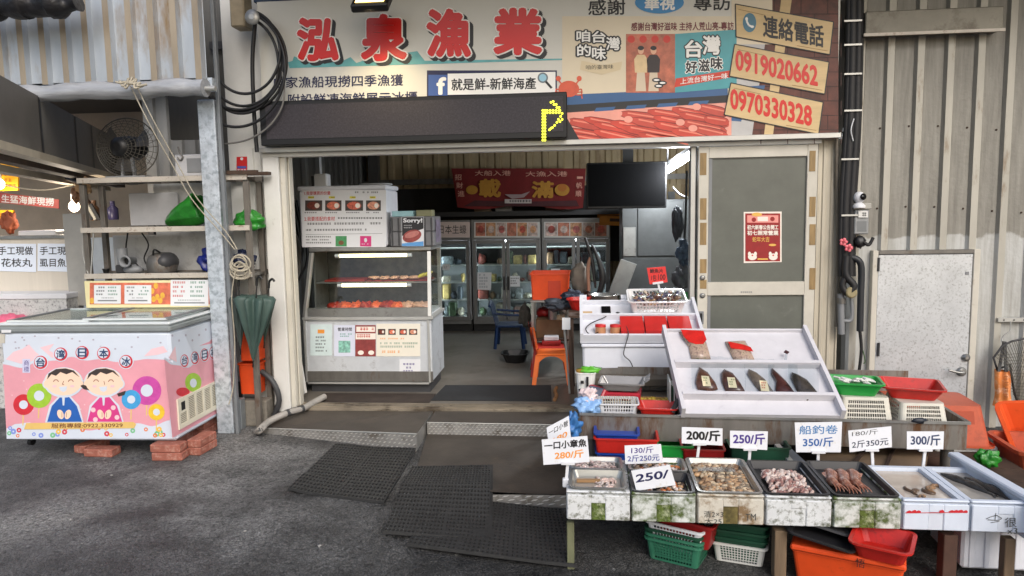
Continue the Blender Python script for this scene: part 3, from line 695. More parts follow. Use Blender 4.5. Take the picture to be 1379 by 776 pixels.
# crab
crab = M('sign_crab', (214, 92, 62), .5, 0, .1, 20)
mb.pdisc(F, 766, 120, 14, 11, .003, crab)
for sx_ in (-1, 1):
    for k in range(3): mb.pline(F, [(766+sx_*10, 122+k*3), (766+sx_*17, 120+k*4), (766+sx_*18, 125+k*4)], 1.6, .0031, crab)
    mb.pline(F, [(766+sx_*9, 114), (766+sx_*14, 108)], 2, .0031, crab); mb.pdisc(F, 766+sx_*14, 106, 3.4, 3.6, .0032, crab)
# lower text rows and the search bar
mb.ptext(F, '自家漁船現撈四季漁獲', 369, 104, 543, 119.5, .003, navy2, .012, sk=-4); mb.ptext(F, '附設鮮凍海鮮展示冰櫃', 388, 127, 562, 143, .003, navy2, .012, sk=-4)
mb.prect(F, 575, 95, 750, 130, .002, navy2); mb.ppoly(F, [(603, 128), (748, 125.5), (748, 97), (603, 99.5)], .003, swh)
mb.prect(F, 577, 101, 603, 129, .0035, fbblue); mb.ptext(F, 'f', 588, 104, 601, 128, .0045, swh, .035)
mb.ptext(F, '就是鮮-新鮮海產', 608, 106, 722, 122.5, .004, sblk, .02, sk=-2)
mb.pring(F, 731, 105, 5, 7, .005, M('lens_rim', (110, 120, 126), .5, 0, 0)); mb.pdisc(F, 731, 105, 5, 5, .0048, M('lens_blue', (150, 196, 214), .4, 0, 0)); mb.pline(F, [(735, 110), (743, 119)], 3, .005, sblk)
# teal waves under the characters
mb.ppoly(F, [(390, 92), (560, 87), (757, 81), (757, 79), (572, 82), (562, 69), (548, 71), (556, 75), (536, 72), (520, 76), (530, 79), (505, 76), (480, 85), (472, 77), (462, 82), (448, 75), (430, 80), (418, 74), (408, 81), (396, 76), (394, 82), (388, 84)], .0016, steal)
mb.obj('lettering', sign)
mb = MB()
for (s_, x, y, x1, y1) in (('泓', 400, 24, 457, 83), ('泉', 486, 19, 549, 83), ('漁', 574, 12, 635, 78), ('業', 664, 11, 731, 75)):
    mb.ptext(F, s_, x+4, y+3.5, x1+4, y1+3.5, .0028, sblk, .085, ref=.045); mb.ptext(F, s_, x, y, x1, y1, .006, swh, .072, ref=.045); mb.ptext(F, s_, x, y, x1, y1, .011, sred, .045, ref=.045)
mb.obj('raised_character', sign)
mb = MB(); mb.box(X0-.03, X1+.03, YS+.01, YS+.09, ZT+.001, ZT+.14, M('blue_beam_paint', (26, 54, 84), .5, .1, .2, 4), .004); mb.obj('top_rail', sign)

# LED display
led = thing('led_display', 'long dark LED message display with a yellow arrow at its right end', 'display', (-1.2, 5.25, 2.19))
ledm = M('led_matrix', (50, 45, 51), .6, 0, .5, 70, spot=(34, 31, 35), spots=.45, sscale=160); YL = 5.24; FL = wall_frame(YL)
u0, v0 = FL.px(352, 205); u1, v1 = FL.px(763.5, 127)
mb = MB(); T = None; zc0, zc1 = 2.19, A(560, 130, YL).z
mb.box(u0, u1, YL, YL+.1, zc0, zc1, M('led_frame', (22, 22, 24), .4, .2, .1, 6), .006); mb.obj('case', led)
mb = MB(); mb.box(u0+.05, u1-.03, YL-.004, YL+.001, zc0+.045, zc1-.03, ledm)
mb.obj('screen', led)
mb = MB(); lem = M('led_lit', (20, 20, 10), .5, 0, 0, emit=(226, 226, 60), es=2.2)
P = [(731, y) for y in range(148, 189, 4)]+[(734, y) for y in range(148, 189, 4)]+[(x, 148) for x in range(737, 757, 4)]+[(x, 151) for x in range(737, 755, 4)]
P += [(742, 137), (746, 140), (750, 144), (754, 148), (757, 152), (755, 156), (752, 160), (750, 164), (747, 168), (744, 171), (740, 174), (745, 136), (749, 140), (753, 144), (757, 160), (754, 163), (742, 172)]
for x, y in P:
    u, v = FL.px(x, y+1); mb.lathe([(.0088, 0), (.007, .006), (.001, .008)], lem, (u, YL-.004, v), (0, -1, 0), 8)
mb.obj('lit_arrow', led)

# floodlight above the sign
fl = thing('floodlight', 'small lit floodlight on a bracket above the sign', 'floodlight', A(500, 10, 5.1))
Yq = 5.0; Fq = wall_frame(Yq)
u, v = Fq.px(501, 5); mb = MB(); T = TM(u, Yq, v+.01, 0, R_(-50))
mb.M = T; mb.box(-.13, .13, -.03, .03, -.1, .1, black, .01); mb.M = None; mb.bar((u, Yq+.02, v+.06), (u, YS+.02, v+.32), .03, .02, black); mb.obj('housing', fl)
mb = MB(T); mb.box(-.1, .1, -.034, -.029, -.065, .065, M('flood_lens', (255, 240, 200), .3, 0, 0, emit=(255, 214, 120), es=4)); mb.obj('lens', fl)
sp = bpy.data.lights.new('flood_lamp', 'SPOT'); sp.energy = 45; sp.color = (1, .78, .42); sp.spot_size = R_(110); sp.spot_blend = 1; sp.shadow_soft_size = .08
so = bpy.data.objects.new('flood_lamp', sp); COL.objects.link(so); so.location = (u, Yq-.07, v-.05); so.rotation_euler = (Vector((0, -.32, .85))).to_track_quat('Z', 'Y').to_euler()

# fascia above the sign, and an unseen roof sheet added to shade the alley
roof = thing('shade_roof', 'dark corrugated fascia over the sign with an unseen roof sheet added for shade', 'roof', (2, 4, 3.4))
mb = MB(); mb.corr(4.2, 5.7, -2.3, 7, 0, dkcorr, .25, .07, .03, fn=lambda a, b, c: (c, a, 3.5+b-(a-5.7)*.06)); mb.obj('shade_sheet', roof)
mb = MB(); mb.corr(-2.4, 2.0, 3.4, 3.7, 5.42, M('brown_fascia_steel', (116, 96, 72), .6, .1, .2, 5), .19, .05, .03)
mb.box(-2.5, 7, 5.35, 5.5, 3.72, 3.8, dark); mb.obj('fascia', roof)
# ================================================================== chest freezer
fzr = thing('chest_freezer', 'pink and white chest freezer printed with a smiling couple, standing on bricks', 'freezer', (-3.38, 4.9, .12), R_(.8))
wrap = M('freezer_wrap_white', (210, 218, 230), .35, 0, .03, 6); wpink = M('wrap_pink', (228, 160, 172), .38, 0, .06, 5); wpale = M('wrap_pale_pink', (236, 200, 206), .38, 0, .05, 5)
lidm = M('freezer_lid', (214, 220, 220), .4, .1, .08, 5); lidg = M('freezer_rim_grey', (140, 146, 146), .45, .1, .08, 5)
hx, hy = .615, .35
TF_ = TM(-3.38, 4.9, 0, R_(.8))
mb = MB(TF_); mb.box(-hx, hx, -hy, hy, .12, .885, wrap, .018); mb.obj('body', fzr)
mb = MB(TF_); mb.box(-hx-.012, hx+.012, -hy-.012, hy+.012, .886, .93, lidg, .012); mb.box(-hx-.012, hx+.012, -hy-.012, hy+.012, .932, .955, lidm, .01)
mb.obj('rim', fzr)
mb = MB(TF_)
mb.box(-hx+.05, .02, -hy+.05, hy-.05, .956, .964, glass); mb.box(-.02, hx-.05, -hy+.05, hy-.05, .966, .974, glass)
for a, c, z in ((-hx+.04, .02, .958), (-.02, hx-.04, .968)):
    for y in (-hy+.04, hy-.04): mb.box(a, c, y-.012, y+.012, z-.002, z+.01, lidm)
    for x in (a, c): mb.box(x-.012, x+.012, -hy+.04, hy-.04, z-.001, z+.012, grey)
mb.obj('sliding_lid', fzr)
mb = MB(TF_)
for x in (-hx+.1, hx-.12):
    for y in (-hy+.08, hy-.08):
        if (x, y) != (hx-.12, -hy+.08) or True:
            mb.lathe([(.028, -.012), (.028, .012)], black, (x, y, .085), (1, 0, 0), 14); mb.box(x-.02, x+.02, y-.02, y+.02, .1, .125, steel)
mb.obj('caster', fzr)
# printed front
FF = Frame(TF_ @ Vector((0, -hy, 0)), TF_.to_3x3() @ Vector((1, 0, 0)), (0, 0, 1))
FSd = Frame(TF_ @ Vector((hx, 0, 0)), TF_.to_3x3() @ Vector((0, 1, 0)), (0, 0, 1))
mb = MB(); F = FF; q = .0006
def wob(pts, n=6):
    o = []
    for (a, b_), (c, d_) in zip(pts, pts[1:]):
        for k in range(n): s_ = k/n; s_ = s_*s_*(3-2*s_); o.append((a+(c-a)*k/n, b_+(d_-b_)*s_))
    return o+[pts[-1]]
sk_ = wob([(4, 489), (30, 494), (50, 486), (74, 484), (97, 479), (116, 484), (135, 482), (158, 486), (180, 484), (198, 482), (229, 483)])
mb.ppoly(F, [(9, 589)]+[(229, 589)]+sk_[::-1], q, wpink)
for P in ([(8, 484), (18, 474), (30, 470), (39, 464), (48, 474), (58, 482), (44, 489), (28, 490)], [(54, 468), (73, 463), (66, 472), (84, 481), (70, 482)], [(194, 480), (204, 470), (220, 466), (226, 474), (212, 478)]): mb.ppoly(F, P, q*1.6, wpale)
mb.pline(F, sk_, 3.4, q*2, wrap)
cl = wob([(9, 577), (22, 571), (40, 569), (50, 576), (88, 570), (120, 580), (150, 574), (186, 570), (205, 574), (229, 566)])
mb.ppoly(F, [(9, 591), (229, 591)]+cl[::-1], q*2, wrap)
lolly = [('red', 32, 545, 14, (206, 50, 62)), ('lime', 53, 533, 16.5, (160, 200, 62)), ('violet', 198, 526, 19.5, (202, 80, 164)), ('sky', 177, 538, 13, (70, 160, 216)), ('gold', 211, 555, 11, (238, 198, 60))]
for (nm, x, y, r, c) in lolly:
    mt = M('lolly_'+nm, c, .4, 0, .12, 25); mb.pline(F, [(x, y), (x-1+(x > 100)*.5, y+r+14)], 1.6, q*2.4, M('lolly_stick', (226, 196, 120), .5, 0, 0))
    mb.pring(F, x, y, r*.36, r, q*3+.0002*lolly.index((nm, x, y, r, c)), mt, 28, 1.0)
    mb.pdisc(F, x, y, r*.42, r*.42, q*4.6, wrap)
skin2 = M('print_face', (244, 212, 188), .4, 0, 0); hairb = M('print_hair', (62, 54, 52), .45, 0, 0); robeb = M('print_robe_blue', (44, 98, 178), .4, 0, .08, 8); robep = M('print_robe_pink', (214, 66, 138), .4, 0, .08, 8); lineb = M('print_line', (140, 92, 74), .5, 0, 0)
for (cx, rb, sgn) in ((86, robeb, 1), (140, robep, -1)):
    mb.ppoly(F, [(cx-25+2*(sgn<0), 569), (cx+27, 569), (cx+21, 546), (cx+8, 532), (cx-5, 532), (cx-19, 546)], q*4.8, wrap)
    mb.ppoly(F, [(cx-22, 568), (cx+25, 568), (cx+18, 547), (cx+7, 534), (cx-4, 534), (cx-16, 547)], q*5.6, rb)
    mb.pdisc(F, cx, 515, 26.5, 20.5, q*6, wrap)
    for e_ in (-1, 1): mb.pdisc(F, cx+e_*23, 517, 5.5, 6.5, q*6.2, wrap); mb.pdisc(F, cx+e_*22.5, 517, 4.2, 5, q*6.6, skin2)
    mb.pdisc(F, cx, 514, 24.5, 18.5, q*7, skin2)
    mb.ppoly(F, [(cx-22, 511), (cx-20, 503), (cx-10, 497), (cx+3, 496), (cx+14, 499), (cx+22, 508), (cx+19, 506), (cx+12, 501), (cx+4, 504), (cx-4, 501), (cx-10, 506), (cx-16, 504)], q*7.8, hairb)
    for e_ in (-1, 1):
        x = cx+e_*10+sgn*0; mb.pline(F, [(x-3.5, 514), (x-1.8, 511.5), (x+1.8, 511.5), (x+3.5, 514)], 1.1, q*8, lineb)
        mb.pdisc(F, cx+e_*12, 520, 3, 1.8, q*7.8, wpale)
    mb.pline(F, [(cx+.5, 513), (cx-sgn*1.5, 517.5), (cx+1, 518)], .8, q*8, lineb)
    mb.ppoly(F, [(cx-6, 521), (cx+5, 520), (cx+4, 526), (cx, 528), (cx-4, 526)], q*8.4, wrap)
    mb.ppoly(F, [(cx-2, 534), (cx+2, 534), (cx+1, 546), (cx-1, 546)], q*6.4, wrap)
    for e_ in (-1, 1): mb.pdisc(F, cx+e_*5+1, 558, 4.2, 6.6, q*7, skin2, rot=e_*20); mb.pline(F, [(cx+e_*3+1, 555), (cx+e_*3+1, 562)], .6, q*7.6, lineb)
mb.ppoly(F, [(108, 519), (113, 524), (122, 526), (121, 521), (113, 518)], q*6.8, hairb); mb.ppoly(F, [(158, 530), (170, 526), (168, 532), (160, 534)], q*6.8, hairb)
for x, y in ((126, 552), (153, 549), (158, 562), (129, 565)): mb.pdisc(F, x, y, 3.2, 3.2, q*6.6, wpale)
# lower sweets and scattered dots
rg = random.Random(5)
for i in range(26):
    x = 12+rg.random()*212; y = 576+rg.random()*11; c = [(206, 70, 84), (120, 190, 140), (130, 150, 220), (236, 190, 80), (226, 120, 60)][i % 5]
    mb.pring(F, x, y, 1.2, 2.4+rg.random()*1.6, q*3+i*1e-5, M('sweet_%s' % 'abcde'[i % 5], c, .5, 0, 0), 10)
for i in range(18):
    x = 14+rg.random()*205; y = 452+rg.random()*18; mb.pdisc(F, x, y, 1.6, 1.3, q*1.4, M('petal_grey', (176, 172, 186), .5, 0, 0), 6)
for i in range(30):
    x = 14+rg.random()*205; y = 494+rg.random()*70; mb.pdisc(F, x, y, .9, .9, q*1.4, wpale, 6)
mb.ppoly(F, [(33, 578), (36, 569.5), (180, 568), (184, 571), (181, 576.5), (40, 578)], q*9, M('name_ribbon', (226, 190, 112), .5, 0, .06, 10))
mb.ptext(F, '服務專線:0922.330929', 70, 570, 166, 576.5, q*10, M('ribbon_brown', (110, 60, 40), .5, 0, 0), .01, sk=-1)
mb.prect(F, 30.5, 483.5, 41, 502, q*4, M('lilac_label', (206, 206, 230), .5, 0, 0)); mb.ptext(F, '商', 32.5, 485, 39.5, 492.5, q*5, inkp, 0); mb.ptext(F, '標', 32.5, 493.5, 39.5, 501, q*5, inkp, 0)
cring = M('circle_red', (204, 44, 58), .45, 0, 0); cdark = M('circle_char', (40, 66, 104), .45, 0, 0)
for (s_, x, y) in (('台', 55, 488), ('湾', 82, 477), ('日', 111, 475), ('本', 140, 476), ('冰', 170, 487)):
    mb.pdisc(F, x, y, 10.2, 10.2, q*3.4, wrap); mb.pdisc(F, x, y, 9, 9, q*4, cring); mb.pdisc(F, x-.8, y-.6, 7.2, 7.2, q*4.6, wrap); mb.ptext(F, s_, x-6, y-6, x+6, y+6, q*5.4, cdark, .03)
# side print
F = FSd
ss = wob([(221, 483), (232, 490), (243, 491), (253, 494), (262, 488), (272, 476), (284, 470), (300, 462), (305, 455)])
mb.ppoly(F, [(232, 590)]+[(306, 549)]+ss[::-1], q, wpink)
mb.ppoly(F, [(268, 466), (282, 460), (295, 447), (305, 444), (303, 455), (284, 463)], q*1.6, wpink); mb.ppoly(F, [(227, 482), (236, 466), (238, 488)], q*1.6, wpale)
mb.pline(F, ss, 3, q*2, wrap)
for (s_, x, y) in (('台', 248, 486), ('湾', 262, 482), ('日', 275, 478), ('本', 287, 475), ('冰', 298, 471)):
    mb.pdisc(F, x, y, 6.2, 9.6, q*3.4, wrap); mb.pdisc(F, x, y, 5.5, 8.6, q*4, cring); mb.pdisc(F, x-.4, y-.4, 4.5, 7, q*4.6, wrap); mb.ptext(F, s_, x-3.8, y-5.6, x+3.8, y+5.6, q*5.4, cdark, .02, sk=-2)
mb.pring(F, 260, 515, 4.2, 11, q*3, M('lolly_lime'), 24, 1.15); mb.pdisc(F, 260, 516, 4.6, 6, q*3.6, wrap); mb.pdisc(F, 246, 528, 9, 6, q*3.2, M('lolly_red'))
for i in range(8): mb.pdisc(F, 232+i*9, 452-i*2.2+((i*37) % 14), 1.3, 1.8, q*1.4, M('petal_grey'), 6)
mb.obj('printed_wrap', fzr)
# vent grille on the side
mb = MB(); F = FSd; gm = M('grille_cream', (222, 216, 196), .5, 0, .06, 8, spot=(150, 110, 70), spots=.22, sscale=20); gin = M('grille_inside', (74, 48, 26), .6, 0, .5, 60)
u0, v0 = F.px(240, 580); u1, _ = F.px(305, 545); v1 = F.px(240, 537)[1]; v0 += .005
mb.rect(F, u0, v0, u1, v1, .001, gin)
nC, nR = 6, 13
def gslab(a, c, b_, d_, w1=.012): mb.slab(F, [(a, b_), (c, b_), (c, d_), (a, d_)], .0012, w1, gm)
cw = (u1-u0)/(nC+.25)
gslab(u0, u1, v0, v0+.03); gslab(u0, u1, v1-.02, v1)
for i in range(nC+1): 
    a = u0+i*cw; gslab(a, min(a+cw*.22, u1), v0+.03, v1-.02, .0116)
hh = (v1-v0-.05)/nR
for j in range(nR): gslab(u0+.003, u1-.003, v0+.03+j*hh, v0+.03+(j+.42)*hh, .010)
gslab(u0+cw*.22, u0+cw, v1-.11, v1-.02, .0114); mb.rect(F, u0+cw*.35, v1-.09, u0+cw*.8, v1-.03, .012, black)
mb.obj('vent_grille', fzr)
mb = MB(); mb.slab(FF, [FF.px(*p) for p in ((4, 447.8), (17, 447.6), (17, 444), (4, 444))], .0125, .014, paper); mb.slab(FF, [FF.px(*p) for p in ((0, 462), (7, 462), (7, 450), (0, 450))], .001, .006, cream)
mb.obj('badge', fzr)

# bricks under the freezer, each one its own thing
bm_ = M('red_brick', (156, 94, 78), .85, 0, .2, 14, spot=(182, 136, 120), spots=.4, sscale=22, bump=.3, bscale=70)
BL, BW, BH = .215, .102, .056
def brick(x, y, z, rz, lab):
    mb = MB(); mb.box(-BL/2, BL/2, -BW/2, BW/2, 0, BH, bm_, .006)
    o = mb.obj('brick'); o.location = (x, y, z); o.rotation_euler = (0, 0, rz); tag(o, lab, 'brick', 'bricks under the freezer')
pA = Z(240, 622, 0); nx_, ny_ = pA.x-.13+.06, pA.y+.06
brick(nx_-.02, ny_, 0, R_(3), 'bottom brick of the front pile under the near freezer corner')
brick(nx_-.03, ny_+.004, BH+.001, R_(1), 'top brick of the front pile under the near freezer corner')
brick(nx_+.12, ny_+.17, 0, R_(86), 'bottom brick lying endwise behind the front pile, beside the grille')
brick(nx_+.12, ny_+.172, BH+.001, R_(88), 'top brick lying endwise behind the front pile, under the grille')
p = Z(132, 616, 0); brick(p.x, p.y+.05, 0, R_(-2), 'single brick lying on the asphalt under the middle of the freezer')
p = Z(104, 612, 0); brick(p.x+.03, p.y+.12, 0, R_(75), 'single brick turned endwise left of the middle brick')
for k in range(2): brick(-2.86, 5.12, k*(BH+.001), R_(90+2*k), ['bottom', 'top'][k]+' brick of the rear pile at the far freezer corner')
p = Z(272, 592, 0); brick(-2.95, 4.93, 0, R_(80), 'brick under the freezer between the front and rear piles')

# ================================================================== post, awning, rope
gp = thing('steel_post', 'square galvanised steel post standing right of the pink freezer', 'post', (-2.69, 5.15, 0))
mb = MB(); mb.box(-2.755, -2.625, 5.1, 5.2, .0, 2.52, galv, .006); mb.obj('post', gp)
mb = MB(); mb.box(-2.61, -2.585, 5.1, 5.14, 0, 3.6, M('grey_pipe_paint', (128, 132, 136), .5, .3, .12, 8), .004); mb.obj('angle_trim', gp)
aw = thing('awning', 'silver corrugated awning front with a rolled clear plastic sheet along its lower edge', 'awning', (-3.6, 4.9, 2.6))
awm = M('silver_corrugated_steel', (182, 188, 194), .42, .5, .14, 3, spot=(146, 122, 90), spots=.4, sscale=2.2, stretch=(1, 1, .3))  # brown spots also stand in for warm lamplight on the steel
Ya = 4.95
mb = MB(); pts = [Vector((-6.2, Ya, 2.66)), Vector((-2.6, Ya, 2.66))]
mb.corr(-6.2, -2.585, 2.63, 3.6, Ya, awm, .165, .05, .035, x_off=.02, rmat=M('awning_rib_tan', (164, 150, 130), .4, .4, .2, 4, stretch=(1, 1, .3))); mb.obj('corrugated_front', aw)
mb = MB(); mb.bar((-6.2, Ya+.03, 2.6), (-2.55, Ya+.03, 2.6), .06, .09, galv); mb.obj('frame', aw)
mb = MB(); rl = []; rgs = random.Random(9)
plastic = M('cloudy_plastic', (168, 171, 176), .25, .1, .15, 9, spot=(150, 150, 152), spots=.4, sscale=7, stretch=(.3, 2, 2), bump=.5, bscale=14)
for i in range(40):
    x = -6.2+i*(3.63/39); rl.append((x, Ya-.055+.006*math.sin(i*1.7), 2.565+.008*math.sin(i*.9)+.006*rgs.random()))
mb.tube(rl, [.058+.008*math.sin(i*2.1)+.006*rgs.random() for i in range(40)], plastic, 12); mb.tube([(-2.6, Ya-.055, 2.56), (-2.5, Ya-.055, 2.56)], .018, alu, 8)
mb.obj('rolled_sheet', aw)
mb = MB(); bt = []
for i in range(24): bt.append((-5.3+i*.062, 4.55+.01*math.sin(i), 3.0+.012*math.sin(i*1.9)))
bt = [A(-60+i*7.2, 8+2.5*math.sin(i*1.3)-i*.1, 4.7) for i in range(24)]
mb.tube(bt, [.09+.018*math.sin(i*1.1)-(.03 if i > 20 else 0) for i in range(24)], M('black_tarp', (26, 25, 28), .45, 0, .3, 12, bump=.6, bscale=18), 12)
solo(mb, 'tarp_roll', 'rolled black tarpaulin hanging in front of the silver awning', 'tarp')
rope = M('dirty_rope', (176, 168, 150), .85, 0, .2, 30)
mb = MB(); Yr = 4.82
k0 = A(180, 112, Yr)
for dx in (0, 8):
    mb.tube([A(174+dx, 112, Yr), A(200+dx, 165, Yr), A(232+dx, 222, Yr+.1), A(258+dx, 268, Yr+.15), A(296+dx, 312, 5.05), A(316+dx*.4, 336, 5.05)], .0042, rope, 6)
for i in range(7):
    a = i*.9; mb.tube([k0+Vector((-.09+.03*i, -.06, .02*math.sin(a*3))), k0+Vector((-.05+.02*i, -.075, -.03+.02*math.cos(a*2))), k0+Vector((-.02+.025*i, -.055, .03*math.sin(a)))], .008, rope, 6)
for i in range(9):
    c0 = A(322+2*math.sin(i*2), 352+i*2.2, 5.06); r_ = .05+.02*math.sin(i*1.3)
    mb.tube([c0+Vector((r_*1.1*math.cos(a), -.01*math.sin(a*2)+.004*i, r_*.9*math.sin(a))) for a in [k*math.pi/7 for k in range(14)]], .006, rope, 6, closed=True)
mb.tube([A(318, 360, 5.06), A(312, 400, 5.06), A(316, 460, 5.07), A(314, 520, 5.07), A(308, 545, 5.05)], .004, rope, 5)
solo(mb, 'rope', 'pale double rope tied from the awning down to a coil by the post', 'rope')

# ================================================================== storage rack behind the freezer
rack = thing('storage_rack', 'rusty steel storage rack standing behind the freezer', 'rack', (-3.1, 5.35, 0))
rx0, rx1, ry0, ry1 = -3.78, -2.47, 5.22, 5.44
rust = M('rusty_angle_iron', (118, 112, 104), .6, .4, .25, 9, spot=(92, 62, 42), spots=.36, sscale=11, stretch=(1, 1, .5))
rustw = M('worn_pale_steel', (196, 188, 176), .6, .2, .12, 9, spot=(120, 92, 70), spots=.36, sscale=18)
for x in (rx0, rx1):
    for y in (ry0, ry1): mb = MB(); mb.box(x-.02, x+.02, y-.02, y+.02, 0, 1.93, rust, .003); mb.obj('upright', rack)
zs = [A(200, 242, ry0).z, A(200, 309, ry0).z, A(200, 371, ry0).z]
for i, z in enumerate(zs):
    mb = MB(); mb.box(rx0-.02, rx1+.02, ry0-.04, ry0-.021, z-.02, z+.02, rustw if i else rustw, .002)
    mb.box(rx0-.02, rx1+.02, ry1+.021, ry1+.04, z-.02, z+.02, rust)
    if i == 0:
        for k in range(9): mb.box(rx0+k*.155, rx0+k*.155+.03, ry0-.02, ry1+.02, z-.018, z+.012, rust)
    else: mb.box(rx0-.018, rx1+.018, ry0-.02, ry1+.02, z-.012, z+.008, oldsteel)
    mb.obj('shelf', rack)
mb = MB(); mb.box(rx1-.12, -2.36, 5.16, 5.2, zs[0]+.022, zs[0]+.05, woodd); mb.box(rx1-.1, -2.33, 5.3, 5.36, zs[0]+.02, zs[0]+.045, woodd)
solo(mb, 'plank', 'short dark planks lying across the right end of the rack top', 'plank')
mb = MB(); sheet = M('dull_white_panel', (196, 196, 194), .5, 0, .1, 3, spot=(150, 148, 146), spots=.4, sscale=4, bump=.1, bscale=8)
mb.box(-3.42, -2.46, 5.56, 5.59, .3, 2.0, sheet); mb.box(-3.8, -3.421, 5.56, 5.59, .3, A(130, 318, 5.5).z, sheet)
solo(mb, 'back_panel', 'pale sheet panel standing behind the storage rack', 'panel')
mb = MB(); mb.box(A(172, 250, 5.5).x, A(238, 250, 5.5).x, 5.5, 5.515, A(200, 304, 5.5).z, A(200, 260, 5.5).z, M('grey_board', (172, 172, 174), .55, 0, .12, 6), .004)
solo(mb, 'tray', 'pale grey tray leaning upright on the middle rack shelf', 'tray')
# menu board hanging on the rack
mbd = thing('menu_board', 'yellow framed menu board with white price sheets hung above the freezer', 'menu board', A(208, 415, 5.16))
Ym = 5.16; F = wall_frame(Ym); mb = MB()
u0, v0 = F.px(116, 415); u1, v1 = F.px(303, 377); mb.box(u0, u1, Ym, Ym+.02, v0, v1, M('board_yellow_frame', (232, 220, 170), .5, 0, .05, 9), .003); mb.obj('frame', mbd)
mb = MB(); mb.prect(F, 121, 381, 299, 410, .001, M('menu_coral', (216, 116, 88), .5, 0, .3, 16))
for i in range(10): mb.pdisc(F, [124, 205, 207, 212, 216, 210, 219, 285, 291, 296][i], [405, 392, 403, 400, 405, 385, 398, 398, 402, 392][i], 3, 4, .0014, M('menu_gold', (234, 180, 70), .5, 0, .2, 20))
mb.obj('printed_panel', mbd)
for (a, b_, c, d_, n) in ((127, 384, 163, 409, 0), (168, 384, 204, 409, 0), (230, 377, 281, 412, 1)):
    mb = MB(); mb.slab(F, [F.px(*p) for p in ((a, d_), (c, d_), (c, b_), (a, b_))], .002, .0035, paper)
    mb.scribble(F, a+3, b_+2, a+(c-a)*.42, d_-9, .004, inkr if n else ink, 4 if n else 3, .5, 3.2); mb.scribble(F, a+(c-a)*.52, b_+2, c-3, d_-9, .004, M('menu_green_ink', (40, 120, 90), .6, 0, 0), 4 if n else 3, .5, 3.2, seed=4)
    mb.prect(F, a+5, d_-5, c-5, d_-3.2, .004, grey); mb.scribble(F, a+10, d_-8.5, c-10, d_-6, .004, grey, 1, .6, 2.4)
    mb.obj('price_sheet', mbd)
# fan on top of the rack
fan = thing('fan', 'large dusty wire cage fan standing on top of the rack', 'fan', (A(170, 235, 5.3).x, 5.3, zs[0]+.03))
fc = A(171, 199, 5.3); fr_ = .28; wire = M('fan_wire', (98, 94, 86), .5, .4, .1); Tn = TM(fc.x, 5.3, fc.z, R_(-8))
mb = MB(Tn)
for k in range(9):
    r = fr_*(.2+.8*k/8); mb.tube([(r*math.cos(a), -.09*(1-(r/fr_)**2)-.0, r*math.sin(a)*.8) for a in [2*math.pi*i/28 for i in range(28)]], .0022 if k < 8 else .005, wire, 5, closed=True)
for k in range(28):
    a = 2*math.pi*k/28; mb.tube([(r*math.cos(a), -.09*(1-(r/fr_)**2), r*math.sin(a)*.8) for r in (.05, .13, .2, fr_)], .0018, wire, 4, cap=False); mb.tube([(r*math.cos(a), .07*(1-(r/fr_)**2), r*math.sin(a)*.8) for r in (.05, .13, .2, fr_)], .0018, wire, 4, cap=False)
mb.obj('cage', fan)
mb = MB(Tn); mb.lathe([(.03, -.105), (.07, -.095), (.09, 0), (.09, .1), (.05, .17)], black, (0, 0, 0), (0, 1, 0), 20); mb.obj('motor', fan)
mb = MB(Tn)
for k in range(3):
    a0 = k*2.094; mb.grid(lambda u, v: ((.06+.16*u)*math.cos(a0+v*.8), -.03+.05*v, (.06+.16*u)*math.sin(a0+v*.8)*.85), 4, 4, M('fan_blade', (86, 84, 82), .4, .3, .1))
mb.obj('blade', fan)
mb = MB(); 
for s_ in (-1, 1): mb.bar((fc.x+s_*.035, 5.3, fc.z-.07), (fc.x+s_*.05, 5.3, zs[0]+.02), .024, .02, grey)
mb.box(fc.x-.16, fc.x+.16, 5.25, 5.35, zs[0]+.021, zs[0]+.035, grey); mb.obj('stand', fan)
mb = MB(); a = A(240, 234, 5.3); c = A(284, 208, 5.3); mb.box(a.x, c.x, 5.26, 5.4, zs[0]+.021, c.z, M('pale_box', (190, 190, 192), .5, .1, .08), .006); mb.box(a.x+.1, c.x-.01, 5.254, 5.261, zs[0]+.05, c.z-.03, grey)
solo(mb, 'box', 'pale metal box on top of the rack, right of the fan', 'box')
# things on the rack shelves
def bag(nm, lab, px, py, Y, r, mat, seed, amp=.28, grp=None, cat='bag', flat=None, mouth=None, fq=1.9):
    c = A(px, py, Y); mb = MB(); mb.blob(c, r, mat, amp, fq, seed, 44, flat)
    if mouth: mb.lathe([(mouth[0], 0), (mouth[0]*1.15, .006), (mouth[0]*.9, -.01), (.001, -.07)], mouth[1], c+Vector(mouth[2]), Vector(mouth[3]), 18, cap=False, wob=lambda a, h: 1+.15*math.sin(3*a))
    return solo(mb, nm, lab, cat, grp)
gbag = M('green_tarpaulin', (40, 128, 40), .3, 0, .25, 6, bump=.6, bscale=16)
a = A(224, 301, 5.34); c = A(272, 279, 5.27); mb = MB(); ax = (c-a); L_ = ax.length; crs = lambda t, h: (1+.14*math.sin(3*t+h*9)+.07*math.sin(7*t-h*20))*(.82 if math.sin(t) < -.7 else 1)
mb.lathe([(.012, 0), (.05, L_*.12), (.085, L_*.4), (.105, L_*.72), (.112, L_)], gbag, a, ax, 40, cap=False, wob=crs)
mb.lathe([(.112, L_), (.1, L_*1.03), (.085, L_*.9), (.04, L_*.4), (.001, L_*.3)], M('green_inside', (24, 92, 26), .5, 0, .2), a, ax, 40, cap=False, wob=crs)
zl_ = zs[1]+.012
mb.v = [Vector((v.x, v.y, max(v.z, zl_))) for v in mb.v]
solo(mb, 'bag', 'bright green plastic bag with open mouth on the rack, left of the post', 'bag')
bag('bag', 'crumpled green plastic bag on the rack, right of the post', 335, 298, 5.3, (.12, .09, .085), gbag, 9, .16, flat=-.075)
